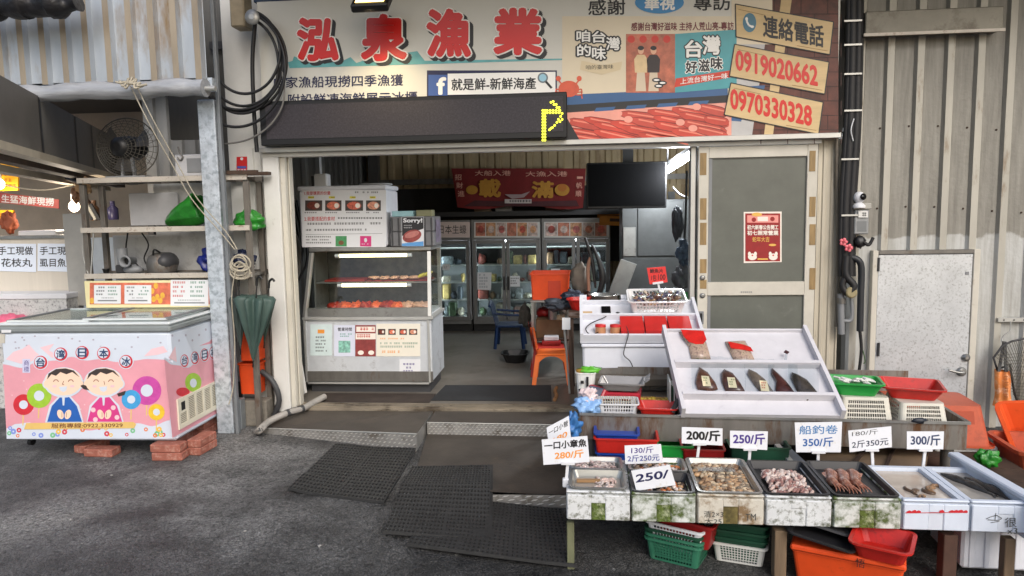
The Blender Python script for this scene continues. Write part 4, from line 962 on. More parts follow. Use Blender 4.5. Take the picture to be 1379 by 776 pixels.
bag('bag', 'blue plastic bag on the lower rack shelf beside the post', 283, 352, 5.34, (.075, .07, .09), M('blue_bag', (26, 40, 120), .35, 0, .3, 8, bump=.4, bscale=10), 12, .3, flat=-.085)
bag('bag', 'dark blue bag at the right end of the lower rack shelf', 330, 352, 5.34, (.08, .06, .08), M('navy_bag', (24, 34, 66), .4, 0, .3, 8), 16, .3, flat=-.08)
c = A(219, 363, 5.33); zt = zs[2]+.009
gr = thing('kettle', 'dull steel domed kettle with black lid half on the lower rack shelf', 'kettle', (c.x, 5.33, zt))
mb = MB(); mb.lathe([(.105, .012), (.115, .06), (.11, .1), (.095, .135), (.06, .158), (.02, .165)], oldsteel, (c.x, 5.33, zt), n=26); mb.obj('body', gr)
mb = MB(); mb.lathe([(.112, 0), (.117, .012)], black, (c.x, 5.33, zt), n=26); mb.tube([(c.x-.02, 5.25, zt+.15), (c.x+.01, 5.22, zt+.19), (c.x+.03, 5.26, zt+.165)], .008, black, 6); mb.obj('base_ring', gr)
mb = MB(); mb.blob((c.x+.045, 5.33, zt+.09), (.075, .11, .075), dark, .03, 2, 2, 18); mb.obj('lid', gr)
c = A(172, 358, 5.33); gd = thing('grinder', 'small grey meat grinder with a round pipe mouth on the lower rack shelf', 'grinder', (c.x, 5.33, zt))
mb = MB(); mb.lathe([(.04, 0), (.04, .13)], grey, (c.x-.045, 5.34, zt+.07), n=18); mb.box(c.x-.09, c.x, 5.3, 5.39, zt, zt+.07, dark, .01); mb.obj('motor', gd)
mb = MB(); mb.lathe([(.03, 0), (.033, .12), (.048, .125), (.048, .14), (.034, .14), (.03, .06)], grey, (c.x+.02, 5.38, zt+.1), (.1, -1, 0), 18, cap=False); mb.lathe([(.001, 0), (.033, 0.001)], black, (c.x+.024, 5.3, zt+.1), (.1, -1, 0), 18); mb.obj('pipe', gd)
mb = MB(); mb.blob((c.x+.05, 5.32, zt+.03), (.08, .05, .035), grey, .1, 2, 5, 16, -.029); mb.obj('foot', gd)
mb = MB(); c = A(143, 367, 5.3); mb.lathe([(.018, 0), (.026, .035), (.03, .04), (.022, .042)], black, (c.x, 5.3, zt), n=14); solo(mb, 'cup', 'small black cup at the left end of the lower rack shelf', 'cup')
mb = MB(); mb.tube([A(172, 314, 5.4), A(170, 345, 5.4), A(186, 358, 5.38), A(178, 372, 5.34)], .006, black, 6); mb.tube([A(191, 314, 5.41), A(200, 330, 5.4), A(194, 348, 5.4), A(200, 360, 5.37)], .006, black, 6)
solo(mb, 'power_cable', 'black power cables hanging behind the kettle on the rack', 'cable')
# right end of the rack: umbrellas, crates, block
blk = MB(); a = Z(316, 577, 0); blk.box(-2.66, -2.44, 5.29, 5.42, 0, .21, conc, .008); blk.box(-2.69, -2.61, 5.21, 5.285, 0, .24, M('zinc_box', (150, 156, 160), .5, .4, .15, 14), .003)
solo(blk, 'concrete_block', 'stained concrete block at the foot of the white door frame', 'block')
for k, (y0, y1, lab) in enumerate(((490, 531, 'lower'), (443, 486, 'upper'))):
    mb = MB(); Yk = 5.3; c = A(336, y1, Yk); w_ = .16; h_ = A(336, y0, Yk).z-c.z
    mb.tub(w_*.92, .13, w_, .14, h_, orange, z=c.z, C=(c.x, Yk+.07), rr=.012); 
    solo(mb, 'crate', lab+' orange plastic crate stacked under the hanging umbrella', 'crate', 'orange crates under the umbrella')
umbm = M('grey_green_nylon', (62, 84, 78), .55, 0, .2, 6); umbd = M('dark_nylon', (52, 64, 62), .6, 0, .2, 6)
def umbrella(px, Y, py0, py1, r, mat, lab, tilt):
    p0 = A(px, py0, Y); p1 = A(px+tilt, py1, Y); ax = (p0-p1); L_ = ax.length; t = thing('umbrella', lab, 'umbrella', p1)
    mb = MB(); pr_ = [(.004, 0), (r*.12, L_*.05), (r*.3, L_*.25), (r*.62, L_*.6), (r*.95, L_*.95), (r*.8, L_), (r*.3, L_*.98), (.01, L_*.93)]
    mb.lathe(pr_, mat, p1, ax, 64, cap=False, wob=lambda a, h: 1+.3*math.cos(8*a+h*3)*min(1, h/L_*1.6)+.1*math.sin(3*a)); mb.obj('canopy', t)
    mb = MB(); mb.tube([p1-ax.normalized()*.03, p1, p0+ax.normalized()*.08], .005, black, 8); mb.tube([p0+ax.normalized()*.08, p0+ax.normalized()*.13, p0+ax.normalized()*.15+Vector((.02, 0, 0)), p0+ax.normalized()*.13+Vector((.04, 0, 0))], .009, black, 8); mb.obj('handle', t)
umbrella(345, 5.12, 399, 486, .125, umbm, 'folded grey green umbrella hanging tip down from the rack', -4)
umbrella(322, 5.13, 400, 470, .06, umbd, 'folded dark umbrella hanging between the post and the grey green umbrella', 2)
umbrella(361, 5.2, 402, 462, .05, M('dark_green_nylon', (44, 62, 54), .6, 0, .2, 6), 'narrow dark green umbrella hanging right of the grey green one', -5)
mb = MB(); dh = [A(346, 582, 5.2), Z(350, 579, .07), Z(362, 568, .09), Z(385, 557, .13), Z(408, 550, .135), Z(421, 543, .14), Z(437, 534, .16)]
mb.tube(dh, .026, M('grey_drain_hose', (150, 146, 140), .55, 0, .1, 9), 14, cap=False); mb.tube([Vector(dh[1])+Vector((.002, .0, 0)), Vector(dh[0])], [.018, .018], black, 12)
mb.tube(dh[3:5], .029, dark, 14)
solo(mb, 'drain_hose', 'grey drain hose lying across the ramp at the left door jamb', 'hose')
mb = MB(); mb.tube([A(352, 500, 5.36), A(368, 515, 5.34), A(376, 540, 5.34), A(366, 566, 5.36)], .022, dark, 12); solo(mb, 'bent_pipe', 'dark bent pipe between the concrete block and the door jamb', 'pipe')

# cables and fittings on the pier
mb = MB(); cb = M('black_cable', (24, 24, 26), .5, 0, .2, 20); cgx = [ (342, 24)]
Yc = 5.24
for i, (r, x, y, q_) in enumerate(((52, 328, 78, 1.25), (58, 328, 84, 1.15), (50, 325, 88, 1.3), (60, 322, 82, 1.1), (47, 330, 70, 1.2), (66, 318, 92, 1.2))):
    mb.tube([A(x+r*math.cos(a), y+r*q_*math.sin(a), Yc-.012*i) for a in [R_(-75+k*9.2) for k in range(24)]], .011, cb, 8)
mb.tube([A(344, 26, Yc), A(340, 80, Yc+.03), A(342, 150, Yc+.04), A(346, 205, Yc+.05)], .016, cb, 8)
solo(mb, 'cable_coil', 'thick coil of black cable hanging beside the left end of the sign', 'cable')
mb = MB(); mb.tube([A(380, 96, 5.2), A(383, 120, 5.2), A(380, 143, 5.2), A(368, 164, 5.2), A(350, 180, 5.21), A(328, 190, 5.23), A(303, 194, 5.26)], .007, M('grey_cable', (112, 110, 106), .5, 0, .1), 8); solo(mb, 'loose_cable', 'loose grey cable loop sagging below the black cable coil', 'cable')
mb = MB(); p = A(322, 16, 5.3); mb.box(p.x-.05, p.x+.06, 5.25, 5.4, p.z-.12, p.z+.25, M('cable_duct', (150, 138, 116), .6, .2, .2, 8), .01); solo(mb, 'cable_duct', 'dusty metal duct box above the cable coil', 'duct')
mb = MB(); mb.lathe([(.05, 0), (.055, .02), (.03, .022), (.02, .03)], alu, A(341, 24, 5.18), (0, -1, 0), 20); solo(mb, 'spotlight', 'round lamp head above the cable coil', 'lamp')
F = wall_frame(5.5); mb = MB(); mb.slab(F, [F.px(*p) for p in ((319, 239), (333, 238), (333, 211), (319, 211.5))], .002, .005, inkr); mb.prect(F, 320, 224, 332, 227, .006, M('label_blue', (60, 90, 170), .5, 0, 0)); mb.scribble(F, 320, 228, 332, 238, .006, white, 2, .7, 5); mb.pdisc(F, 326, 214, 2, 2, .006, white)
solo(mb, 'notice', 'small red and blue notice on the white pier', 'notice')

# ================================================================== neighbouring stall on the left
nst = thing('neighbour_stall', 'neighbouring stall with a pale counter wall and beige soffit panels, behind the freezer', 'stall', (-4.9, 6.2, 0))
Yn = 6.0; F = wall_frame(Yn)
lw_ = M('pale_panelling', (206, 198, 184), .6, 0, .06, 3, stretch=(6, 1, .2)); gran = M('speckled_granite', (198, 198, 196), .4, 0, .1, 20, spot=(120, 120, 122), spots=.42, sscale=34)
xr = F.px(106, 380)[0]
mb = MB(); zt1 = F.px(20, 322)[1]; zt2 = F.px(20, 392)[1]; mb.box(-8.5, xr, Yn, Yn+.08, zt2, zt1, lw_); mb.box(-8.5, xr, Yn-.02, Yn+.1, zt1+.001, zt1+.03, steel); mb.obj('counter_wall', nst)
mb = MB(); zt3 = F.px(20, 399)[1]; mb.box(-8.5, xr+.06, Yn-.25, Yn-.001, zt3, zt2, white, .005); mb.box(-8.5, xr+.05, Yn-.24, Yn-.03, 0, zt3-.001, gran); mb.obj('counter', nst)
mb = MB(); mb.box(xr-.03, xr+.16, Yn-.1, Yn-.02, .9, F.px(100, 288)[1], M('grey_post_paint', (168, 166, 160), .5, .1, .1, 6), .004); mb.obj('post', nst)
# soffit boards running away to the left above
def zpt(px, py, z): return Z(px, py, z)
sof = M('soffit_grey', (120, 114, 106), .6, 0, .1, 4); soc = M('soffit_cream', (196, 182, 158), .6, 0, .1, 5)
a = zpt(-40, 182, 2.12); c = zpt(150, 236, 2.12)
d_ = (c-a); e_ = c+d_*.35
mb = MB(); mb.add([a, e_, e_+Vector((0, 0, .42)), a+Vector((0, 0, .42))], [(0, 1, 2, 3)], sof)
n_ = Vector((d_.y, -d_.x, 0)).normalized()
for t_ in (.35, .62, .78):
    q_ = a+d_*t_; mb.add([q_-n_*-.004, q_+d_.normalized()*.05+n_*.004, q_+d_.normalized()*.05+n_*.004+Vector((0, 0, .41)), q_+n_*.004+Vector((0, 0, .41))], [(0, 1, 2, 3)], black if t_ == .62 else dark)
mb.obj('soffit_board', nst)
mb = MB()
for k, (o_, dz) in enumerate(((.0, -.02), (.14, -.05), (.3, -.09))):
    mb.bar(a+n_*(.0-o_)+Vector((0, 0, dz)), e_+n_*(.0-o_)+Vector((0, 0, dz)), .1, .05, soc if k % 2 == 0 else woodd)
mb.obj('soffit_rail', nst)
mb = MB(); mb.box(-9, -3.5, 9.4, 9.5, 0, 3.2, M('far_cream_wall', (196, 180, 162), .7, 0, .15, 2)); mb.box(-9, -3.9, 9.3, 9.38, 0.6, 1.2, M('far_brick', (170, 86, 62), .8, 0, .3, 8)); mb.box(-9, -4.1, 9.2, 9.3, 0, 1.42, M('far_white_sheet', (226, 234, 240), .6, 0, .1, 3))
mb.obj('back_wall', nst)
mb = MB(); mb.corr(-4.3, -2.45, 1.75, 3.4, 6.9, M('pale_corrugated_steel', (170, 170, 168), .5, .2, .15, 4, stretch=(1, 1, .3)), .14, .045, .03); mb.obj('side_wall', nst)
mb = MB(); mb.box(-9, -2.42, 6.3, 9.5, 3.12, 3.18, dark); mb.obj('roof', nst)
F = wall_frame(Yn-.003)
for (x0_, x1_, t1, t2, lab) in ((-6, 49, '手工現做', '花枝丸', 'white paper sign for cuttlefish balls on the neighbouring counter wall, left one'), (51, 118, '手工現做', '虱目魚丸', 'white paper sign for milkfish balls on the neighbouring counter wall, right one')):
    mb = MB(); xe = min(x1_, 104); mb.slab(F, [F.px(*p) for p in ((x0_, 365), (xe, 366.5), (xe, 328.5), (x0_, 328))], .001, .003, M('sign_paper_blue', (222, 230, 242), .7, 0, .03))
    a0 = x0_+(3 if x0_ > 0 else 4); mb.ptext(F, t1[:4], a0, 332, a0+47, 343.5, .004, dark, .014); mb.ptext(F, t2, a0+(4 if len(t2) == 3 else 0), 348, a0+(46 if len(t2) == 3 else 47), 359.5, .004, dark, .014)
    solo(mb, 'paper_sign', lab, 'sign', 'hand lettered signs of the neighbouring stall')
F = wall_frame(7.0); yb_ = M('yellow_board', (236, 172, 22), .5, 0, .15, 12)
for (x0_, y0_, x1_, y1_, lab) in ((-30, 221, 26, 258, 'upper yellow price board hanging over the neighbouring stall'), (-30, 283, 20, 296, 'lower yellow price board over the neighbouring stall')):
    mb = MB(); mb.slab(F, [F.px(*p) for p in ((x0_, y1_), (x1_, y1_-1), (x1_, y0_), (x0_, y0_))], 0, .02, yb_); mb.scribble(F, 2, y0_+4, x1_-2, y1_-2, .022, M('board_brown_ink', (150, 80, 10), .6, 0, 0), 4 if y1_-y0_ > 20 else 2, .6, 6); solo(mb, 'price_board', lab, 'sign', 'yellow boards of the neighbouring stall')
F = wall_frame(7.3); mb = MB(); mb.slab(F, [F.px(*p) for p in ((-20, 271), (80, 281), (80, 269), (-20, 257))], 0, .01, M('banner_dusty_red', (176, 84, 78), .6, 0, .12, 6))
mb.ptext(F, '生猛海鮮現撈', 3, 262, 74, 273, .013, white, .02, sk=5); solo(mb, 'red_banner', 'dusty red banner with white lettering over the neighbouring stall', 'banner')
lb = M('lit_bulb', (255, 240, 220), .3, 0, 0, emit=(255, 226, 190), es=5)
for (px, py, Y, lab) in ((100, 278, 6.6, 'lit round bulb hanging at the rack side of the neighbouring stall'), (-1, 248, 6.8, 'lit round bulb at the left edge beside the yellow board')):
    c = A(px, py, Y); t = thing('light_bulb', lab, 'lamp', c, 0, 'bulbs of the neighbouring stall'); mb = MB(); mb.blob(c, (.05, .05, .055), lb, 0, 1, 0, 16); mb.obj('bulb', t); mb = MB(); mb.lathe([(.025, .05), (.025, .12)], white, c, n=12); mb.tube([c+Vector((0, 0, .12)), c+Vector((.03, 0, .4))], .004, black, 6); mb.obj('socket', t)
    bl_ = bpy.data.lights.new('bulb_light', 'POINT'); bl_.energy = 9; bl_.color = (1, .86, .68); bl_.shadow_soft_size = .06; bo_ = bpy.data.objects.new('bulb_light', bl_); COL.objects.link(bo_); bo_.location = c+Vector((.0, -.09, -.07))
mb = MB(); mb.tube([A(-10, 244, 6.7), A(20, 252, 6.7), A(60, 256, 6.7), A(104, 248, 6.6)], .006, rope, 6); mb.tube([A(60, 232, 6.5), A(72, 244, 6.5), A(70, 238, 6.5), A(62, 236, 6.5)], .02, M('pvc_pipe', (206, 196, 180), .5, 0, .1), 10); solo(mb, 'hanging_wire', 'pale wire and pipe bend slung under the neighbouring soffit', 'wire')
mb = MB(); mb.box(A(46, 326, 6.5).x, A(96, 326, 6.5).x, 6.3, 6.7, A(60, 318, 6.5).z, A(60, 310, 6.5).z, white, .01); mb.box(A(58, 326, 6.5).x, A(92, 326, 6.5).x, 6.35, 6.65, A(60, 325, 6.5).z, A(60, 318.5, 6.5).z, dark); solo(mb, 'scale', 'white flat scale standing on the neighbouring counter', 'scale')
mb = MB(); mb.blob(A(14, 433, 5.72), (.16, .1, .06), M('pink_bag', (232, 110, 140), .5, 0, .2, 8), .3, 3, 4, 18, -.05); solo(mb, 'bag', 'pink plastic bag lying behind the left end of the freezer', 'bag')
mb = MB(); mb.blob(A(52, 430, 5.74), (.14, .08, .03), M('pale_peelings', (222, 214, 196), .8, 0, .2, 30), .5, 7, 9, 18); solo(mb, 'food_scraps', 'pale heap of food scraps beyond the freezer lid', 'food')
mb = MB(); 
sc = [A(8, 433.5, 5.0), A(60, 430, 5.1), A(110, 424, 5.2)]; mb.tube([sc[0], sc[1]], .006, grey, 6); mb.tube([sc[1], A(66, 428, 5.12), A(72, 427, 5.14), A(80, 426.5, 5.16)], [.006, .022, .024, .006], grey, 8); mb.tube([A(80, 426.5, 5.16), sc[2]], .005, grey, 6)
solo(mb, 'ladle', 'long grey ladle lying along the back of the freezer lid', 'ladle')
# ================================================================== interior of the shop
# glass display counter
dcx0, dcx1, dcy0, dcy1 = -2.36, -1.235, 5.92, 6.5
cs = thing('display_counter', 'steel food display counter with lit glass case and price posters, left in the shop', 'display counter', ((dcx0+dcx1)/2, 6.2, FZ))
Yf_ = 5.925; F = wall_frame(Yf_); zT = A(500, 427, Yf_).z; zG = A(500, 340, Yf_+.1).z
mb = MB(); mb.box(dcx0, dcx1, dcy0+.03, dcy1, FZ+.1, zT-.03, M('counter_steel', (206, 210, 214), .4, .25, .1, 6, spot=(150, 150, 150), spots=.35, sscale=6), .006); mb.box(dcx0+.03, dcx1-.03, dcy0+.06, dcy1-.03, FZ, FZ+.1, dark); mb.box(dcx0-.005, dcx1+.005, dcy0+.02, dcy0+.03, FZ+.1, FZ+.19, oldsteel); mb.box(dcx0-.015, dcx1+.02, dcy0+.015, dcy1, zT-.029, zT, alu, .006)
mb.obj('body', cs)
mb = MB(); dp = M('counter_front_panel', (222, 230, 240), .4, 0, .06, 5); steel_c = M('counter_steel', (206, 210, 214), .4, .25, .1, 6, spot=(150, 150, 150), spots=.35, sscale=6)
mb.prect(F, 415, 432, 574, 514, -.026, dp); u0, v0 = F.px(414, 515); u1, v1 = F.px(575, 431)
for a in ((u0-.015, u0, v0, v1), (u1, u1+.015, v0, v1), (u0, u1, v0-.015, v0), (u0, u1, v1, v1+.015)): mb.box(a[0], a[1], Yf_+.005, Yf_+.029, a[2], a[3], alu)
mb.obj('front_panel', cs)
F = wall_frame(Yf_+.024); teal_ = M('poster_pale_teal', (206, 222, 222), .6, 0, .06, 12)
def sheet_px(nm, par, F, x0, y0, x1, y1, mat, fn, w=.002, lab=None):
    mb = MB(); mb.slab(F, [F.px(*p) for p in ((x0, y1), (x1, y1), (x1, y0), (x0, y0))], 0, w, mat); fn(mb, w+.001); return mb.obj(nm, par, label=lab)
sheet_px('poster', cs, F, 418, 437, 447, 479, teal_, lambda m, w: (m.prect(F, 428, 444, 437, 449, w, inko), m.scribble(F, 425, 453, 441, 476, w, ink, 5, .5, 2.6)))
sheet_px('poster', cs, F, 450, 438, 478, 480, M('poster_pale_blue', (212, 216, 232), .6, 0, .04), lambda m, w: (m.ptext(F, '營業時間', 455, 441, 474, 446, w, ink, .01), m.scribble(F, 458, 449, 474, 455, w, M('teal_ink', (60, 150, 130), .6, 0, 0), 2, .6, 3), m.prect(F, 456, 459, 472, 475, w, M('poster_mint', (140, 196, 180), .6, 0, .5, 40))))
sheet_px('poster', cs, F, 478.5, 438, 506, 480, M('poster_dark_red', (142, 60, 58), .6, 0, .2, 30), lambda m, w: (m.prect(F, 480, 440, 505, 447, w, pwh), m.scribble(F, 482, 441, 504, 446, w+.001, inkr, 1, .8, 4), m.prect(F, 479, 449, 506, 457, w, pwh), m.scribble(F, 481, 450, 505, 456, w+.001, inkr, 1, .8, 3.4), m.pdisc(F, 486, 475, 4, 3, w, pwh), m.pdisc(F, 500, 475, 4, 3, w, pwh)))
def pics(m, w, F, xs, y0, y1):
    for i, (a, b_) in enumerate(xs):
        m.prect(F, a, y0, b_, y1, w, M('tray_black', (70, 62, 58), .6, 0, 0)); 
        m.pdisc(F, (a+b_)/2, (y0+y1)/2, (b_-a)*.4, (y1-y0)*.38, w+.0006, M('dish_%d' % (i % 4), [(120, 54, 40), (222, 120, 92), (214, 104, 78), (226, 150, 120)][i % 4], .5, 0, .4, 60))
        m.pdisc(F, (a+b_)/2+.2*(b_-a), (y0+y1)/2, (b_-a)*.14, (y1-y0)*.24, w+.001, pwh)
sheet_px('poster', cs, F, 507, 436, 566, 480, M('poster_cream', (230, 224, 208), .6, 0, .03), lambda m, w: (pics(m, w, F, ((509, 519), (523, 533), (538, 548), (551, 562)), 443, 451), m.scribble(F, 512, 455, 545, 458, w, inko, 1, .7, 3), m.scribble(F, 512, 461, 562, 470, w, M('pale_green_ink', (120, 150, 130), .6, 0, 0), 2, .6, 3), m.scribble(F, 512, 472, 540, 477, w, inko, 1, .7, 3)))
sheet_px('paper_note', cs, F, 538, 484, 566, 508, paper, lambda m, w: (m.scribble(F, 543, 489, 560, 503, w, inkp, 3, .6, 4),))
# glass case
mb = MB(); al = alu
Pb = [Vector((dcx0+.01, dcy0+.03, zT)), Vector((dcx1-.01, dcy0+.03, zT)), Vector((dcx0+.06, dcy0+.13, zG)), Vector((dcx1-.02, dcy0+.13, zG))]
for a, c in ((Pb[0], Pb[2]), (Pb[1], Pb[3])): mb.bar(a, c, .03, .03, al)
for x in (dcx0+.02, dcx1-.02): mb.box(x-.015, x+.015, dcy1-.03, dcy1, zT, zG+.01, al)
mb.box(dcx0+.04, dcx1, dcy0+.115, dcy1, zG+.011, zG+.045, steel, .004); mb.box(dcx0+.03, dcx1-.01, dcy0+.035, dcy0+.06, zT+.001, zT+.075, steel, .003)
mb.box(dcx0+.04, dcx0+.055, dcy0+.2, dcy1-.05, zT+.0, zG, steel); mb.obj('case_frame', cs)
mb = MB(); mb.add([Pb[0]+Vector((.02, -.004, .07)), Pb[1]+Vector((-.02, -.004, .07)), Pb[3]+Vector((-.02, -.004, 0)), Pb[2]+Vector((.02, -.004, 0))], [(0, 1, 2, 3)], glass)
mb.add([(dcx1-.005, dcy0+.06, zT+.02), (dcx1-.005, dcy1-.03, zT+.02), (dcx1-.005, dcy1-.03, zG), (dcx1-.005, dcy0+.14, zG)], [(0, 1, 2, 3)], glass); mb.obj('case_glass', cs)
zS = A(500, 379, 6.15).z
mb = MB(); mb.box(dcx0+.07, dcx1-.04, dcy0+.17, dcy1-.06, zS-.012, zS, steel, .003); mb.box(dcx0+.03, dcx1-.02, dcy0+.06, dcy1-.04, zT+.001, zT+.03, white); mb.box(dcx0+.02, dcx1-.02, dcy1-.029, dcy1-.02, zT, zG, M('misty_back_panel', (84, 84, 82), .4, .2, .5, 9)); mb.obj('shelf', cs)
rm = M('red_tray_lining', (150, 44, 36), .5, 0, .3, 12)
mb = MB(); mb.box(dcx0+.14, -1.85, dcy0+.19, dcy1-.1, zS+.001, zS+.018, rm, .004); mb.box(-1.84, dcx1-.05, dcy0+.19, dcy1-.1, zS+.001, zS+.012, rm, .003); mb.obj('shelf_lining', cs)
tl = M('counter_tube_light', (255, 246, 210), .3, 0, 0, emit=(255, 236, 170), es=3.5)
for (z, y, x0, x1) in ((zG-.03, dcy0+.16, dcx0+.3, dcx1-.22), (zS-.03, dcy0+.19, dcx0+.3, dcx1-.24)):
    mb = MB(); mb.tube([(x0, y, z), (x1, y, z)], .015, tl, 10); mb.tube([(x0-.04, y, z), (x0, y, z)], .017, white, 10); mb.tube([(x1, y, z), (x1+.04, y, z)], .017, white, 10); mb.obj('tube_light', cs)
sal = M('orange_salmon', (226, 96, 46), .4, 0, .3, 14); pinkf = M('pale_fish_meat', (222, 170, 140), .4, 0, .25, 14); redf = M('red_roe', (170, 50, 36), .4, 0, .4, 20); yel = M('yellow_fruit', (226, 210, 70), .5, 0, .1)
rg = random.Random(11)
for i in range(9):
    x = dcx0+.2+i*.098; mt = (redf, sal, sal, redf, sal, redf, sal, pinkf, pinkf)[i]; mb = MB(); mb.blob((x, 6.16+.03*rg.random(), zT+.055), (.065, .1, .045), mt, .35, 4, i, 16, -.024)
    solo(mb, 'fish_fillet', ['dark red roe slab at the left end of the lower case shelf', 'orange salmon piece beside the dark red roe in the lower case', 'orange salmon piece second from the left in the lower case', 'reddish fillet in the middle of the lower case shelf', 'bright orange piece right of the middle in the lower case', 'red crab pile right of the middle in the lower case', 'orange shrimp pile in the right half of the lower case', 'pale fish piece near the right end of the lower case', 'palest fish piece at the right end of the lower case'][i], 'fish', 'seafood in the lower glass case')
for i in range(5):
    x = -1.78+i*.09; mb = MB(); mb.blob((x, 6.17, zS+.03), (.045, .07, .016), pinkf, .3, 4, 20+i, 14, -.014); solo(mb, 'fish_fillet', 'small pale fish slice in a row on the upper case shelf', 'fish', 'fish slices on the upper case shelf')
for i in range(3):
    mb = MB(); c = Vector((-1.36+i*.035, 6.16+.01*i, zS+.045+.008*i)); mb.tube([c+Vector((-.03, 0, -.018)), c, c+Vector((.035, 0, .02))], [.008, .016, .007], yel, 8); solo(mb, 'banana', 'small yellow fruit at the right end of the upper case shelf', 'fruit', 'yellow fruit in the glass case')
# white foam box carrying the menu
fx0, fy = A(405.5, 335, 6.05).x, 6.05; fx1 = A(522, 335, 6.05).x; fz0 = zG+.05; fz1 = A(450, 252, 6.05).z
fb = thing('foam_box', 'large white foam box with a printed menu sheet, standing on the display counter', 'box', ((fx0+fx1)/2, 6.25, fz0))
mb = MB(); mb.box(fx0, fx1, fy, fy+.42, fz0, fz1-.03, styro, .015); mb.obj('box', fb)
mb = MB(); mb.box(fx0-.008, fx1+.008, fy-.008, fy+.428, fz1-.029, fz1+.01, styro, .01); mb.obj('lid', fb)
F = wall_frame(fy-.001); x0, y0, x1, y1 = 407, 256, 520, 333
mb = MB(); mb.prect(F, x0, y0, x1, y1, .001, paper)
mb.ptext(F, '1.我要購買的份量', 410, 258, 445, 263, .002, inkr, .01, sk=-.5); mb.scribble(F, 478, 258, 514, 262, .002, ink, 1, .6, 3)
pics(mb, .002, F, ((411, 434), (438, 460), (465, 489), (493, 513)), 270, 284)
for a in (419, 447, 475, 502): mb.prect(F, a-4, 264.5, a+4, 267.5, .002, M('highlight_yellow', (226, 214, 70), .6, 0, 0)); mb.scribble(F, a-3, 265, a+4, 267.3, .003, ink, 1, .7, 2); mb.scribble(F, a-9, 285.5, a+9, 288.5, .002, ink, 1, .6, 3)
mb.ptext(F, '2.我要搭配的食材', 410, 292, 451, 298, .002, inkr, .01, sk=-.5); mb.scribble(F, 455, 292.5, 514, 297, .002, ink, 1, .6, 4)
mb.scribble(F, 414, 300, 514, 305, .002, ink, 1, .6, 4, sk=-.6); mb.scribble(F, 412, 308.5, 496, 313, .002, ink, 1, .6, 4, sk=-.6)
mb.scribble(F, 412, 318, 447, 330, .002, ink, 3, .5, 3)
mb.prect(F, 452, 318, 467, 332, .002, M('menu_green', (76, 150, 96), .5, 0, .2, 40)); mb.pdisc(F, 459.5, 327, 3.6, 3, .003, M('menu_brown', (120, 84, 54), .6, 0, 0)); mb.prect(F, 485, 318, 500, 332, .002, M('menu_magenta', (206, 54, 122), .5, 0, 0)); mb.pdisc(F, 492.5, 323.5, 2, 3, .003, white); mb.scribble(F, 487, 328, 498, 330.5, .003, white, 1, .6, 3)
mb.pline(F, [(412, 316), (515, 314.5)], .5, .002, grey); mb.obj('menu_sheet', fb)
mb = MB(); mb.lathe([(.13, 0), (.15, .012), (.145, .02), (.02, .024)], M('grey_plate', (150, 152, 154), .4, .1, .1), (A(505, 250, 6.25).x, 6.28, fz1+.012), n=28); solo(mb, 'plate', 'grey plate lying on the lid of the menu foam box', 'plate')
mb = MB(); c = A(434, 246, 6.3); mb.box(c.x-.06, c.x+.06, 6.25, 6.36, fz1+.012, fz1+.13, white, .01); mb.box(c.x-.09, c.x-.061, 6.27, 6.34, fz1+.012, fz1+.11, dark); solo(mb, 'small_carton', 'small white carton on the left of the menu foam box lid', 'carton')
mb = MB(); F = wall_frame(7.2); mb.slab(F, [F.px(*p) for p in ((409, 250), (419, 248), (418, 220), (408, 221))], 0, .01, M('couplet_red', (120, 40, 50), .6, 0, .3, 20)); mb.scribble(F, 410, 223, 417, 248, .012, M('couplet_pale', (200, 170, 170), .6, 0, 0), 4, .8, 7); solo(mb, 'wall_hanging', 'narrow red hanging with white characters on the left inner wall', 'banner')
# grey crate with the poster
gx0, gx1 = A(526, 335, 6.02).x, A(585, 335, 6.02).x; gzt = A(550, 292, 6.02).z
gc = thing('plastic_crate', 'grey plastic crate with a dark poster, right of the menu box on the counter', 'crate', ((gx0+gx1)/2, 6.2, zG+.05))
gcm = M('crate_grey', (112, 112, 114), .5, 0, .1, 7); zc_ = zG+.048
mb = MB(); mb.box(gx0, gx1, 6.02, 6.36, zc_, (zc_+gzt)/2-.002, gcm, .006); mb.box(gx0+.004, gx1-.004, 6.024, 6.356, (zc_+gzt)/2+.001, gzt, gcm, .006)
for i in range(7): x = gx0+.02+i*(gx1-gx0-.04)/6; mb.box(x-.006, x+.006, 6.012, 6.02, zc_+.01, gzt-.01, dark)
mb.obj('body', gc)
F = wall_frame(6.011)
sheet_px('poster', gc, F, 541, 292, 571, 332, white, lambda m, w: (m.ppoly(F, [(541.5, 318), (570.5, 308), (570.5, 292.5), (541.5, 292.5)], w, sblk), m.ptext(F, 'Sorry!', 543, 294, 569, 301.5, w+.001, white, .04), m.scribble(F, 544, 303, 556, 309, w+.001, M('poster_grey', (190, 190, 194), .6, 0, 0), 2, .5, 2.5), m.pdisc(F, 555, 318, 13, 8, w+.002, M('roast_red', (150, 70, 66), .45, 0, .3, 30), rot=-18), m.pdisc(F, 555, 316, 10, 4, w+.003, M('roast_light', (190, 120, 112), .45, 0, .2, 30), rot=-18), m.ppoly(F, [(541.5, 331.5), (570.5, 331.5), (570.5, 325), (541.5, 328)], w+.0025, M('poster_sky', (90, 150, 206), .5, 0, 0))))
F2 = Frame((gx1+.001, 0, 0), (0, 1, 0), (0, 0, 1)); mb = MB(); mb.slab(F2, [(6.1, zc_+.03), (6.3, zc_+.03), (6.3, gzt-.03), (6.1, gzt-.03)], .001, .003, M('side_poster', (120, 110, 130), .6, 0, .5, 14)); mb.obj('side_poster', gc)
mb = MB(); mb.box(gx0+.01, gx0+.2, 6.06, 6.2, gzt+.001, gzt+.05, M('tissue_box', (150, 190, 196), .6, 0, .1), .006); solo(mb, 'tissue_box', 'pale blue tissue box on the grey crate', 'box')
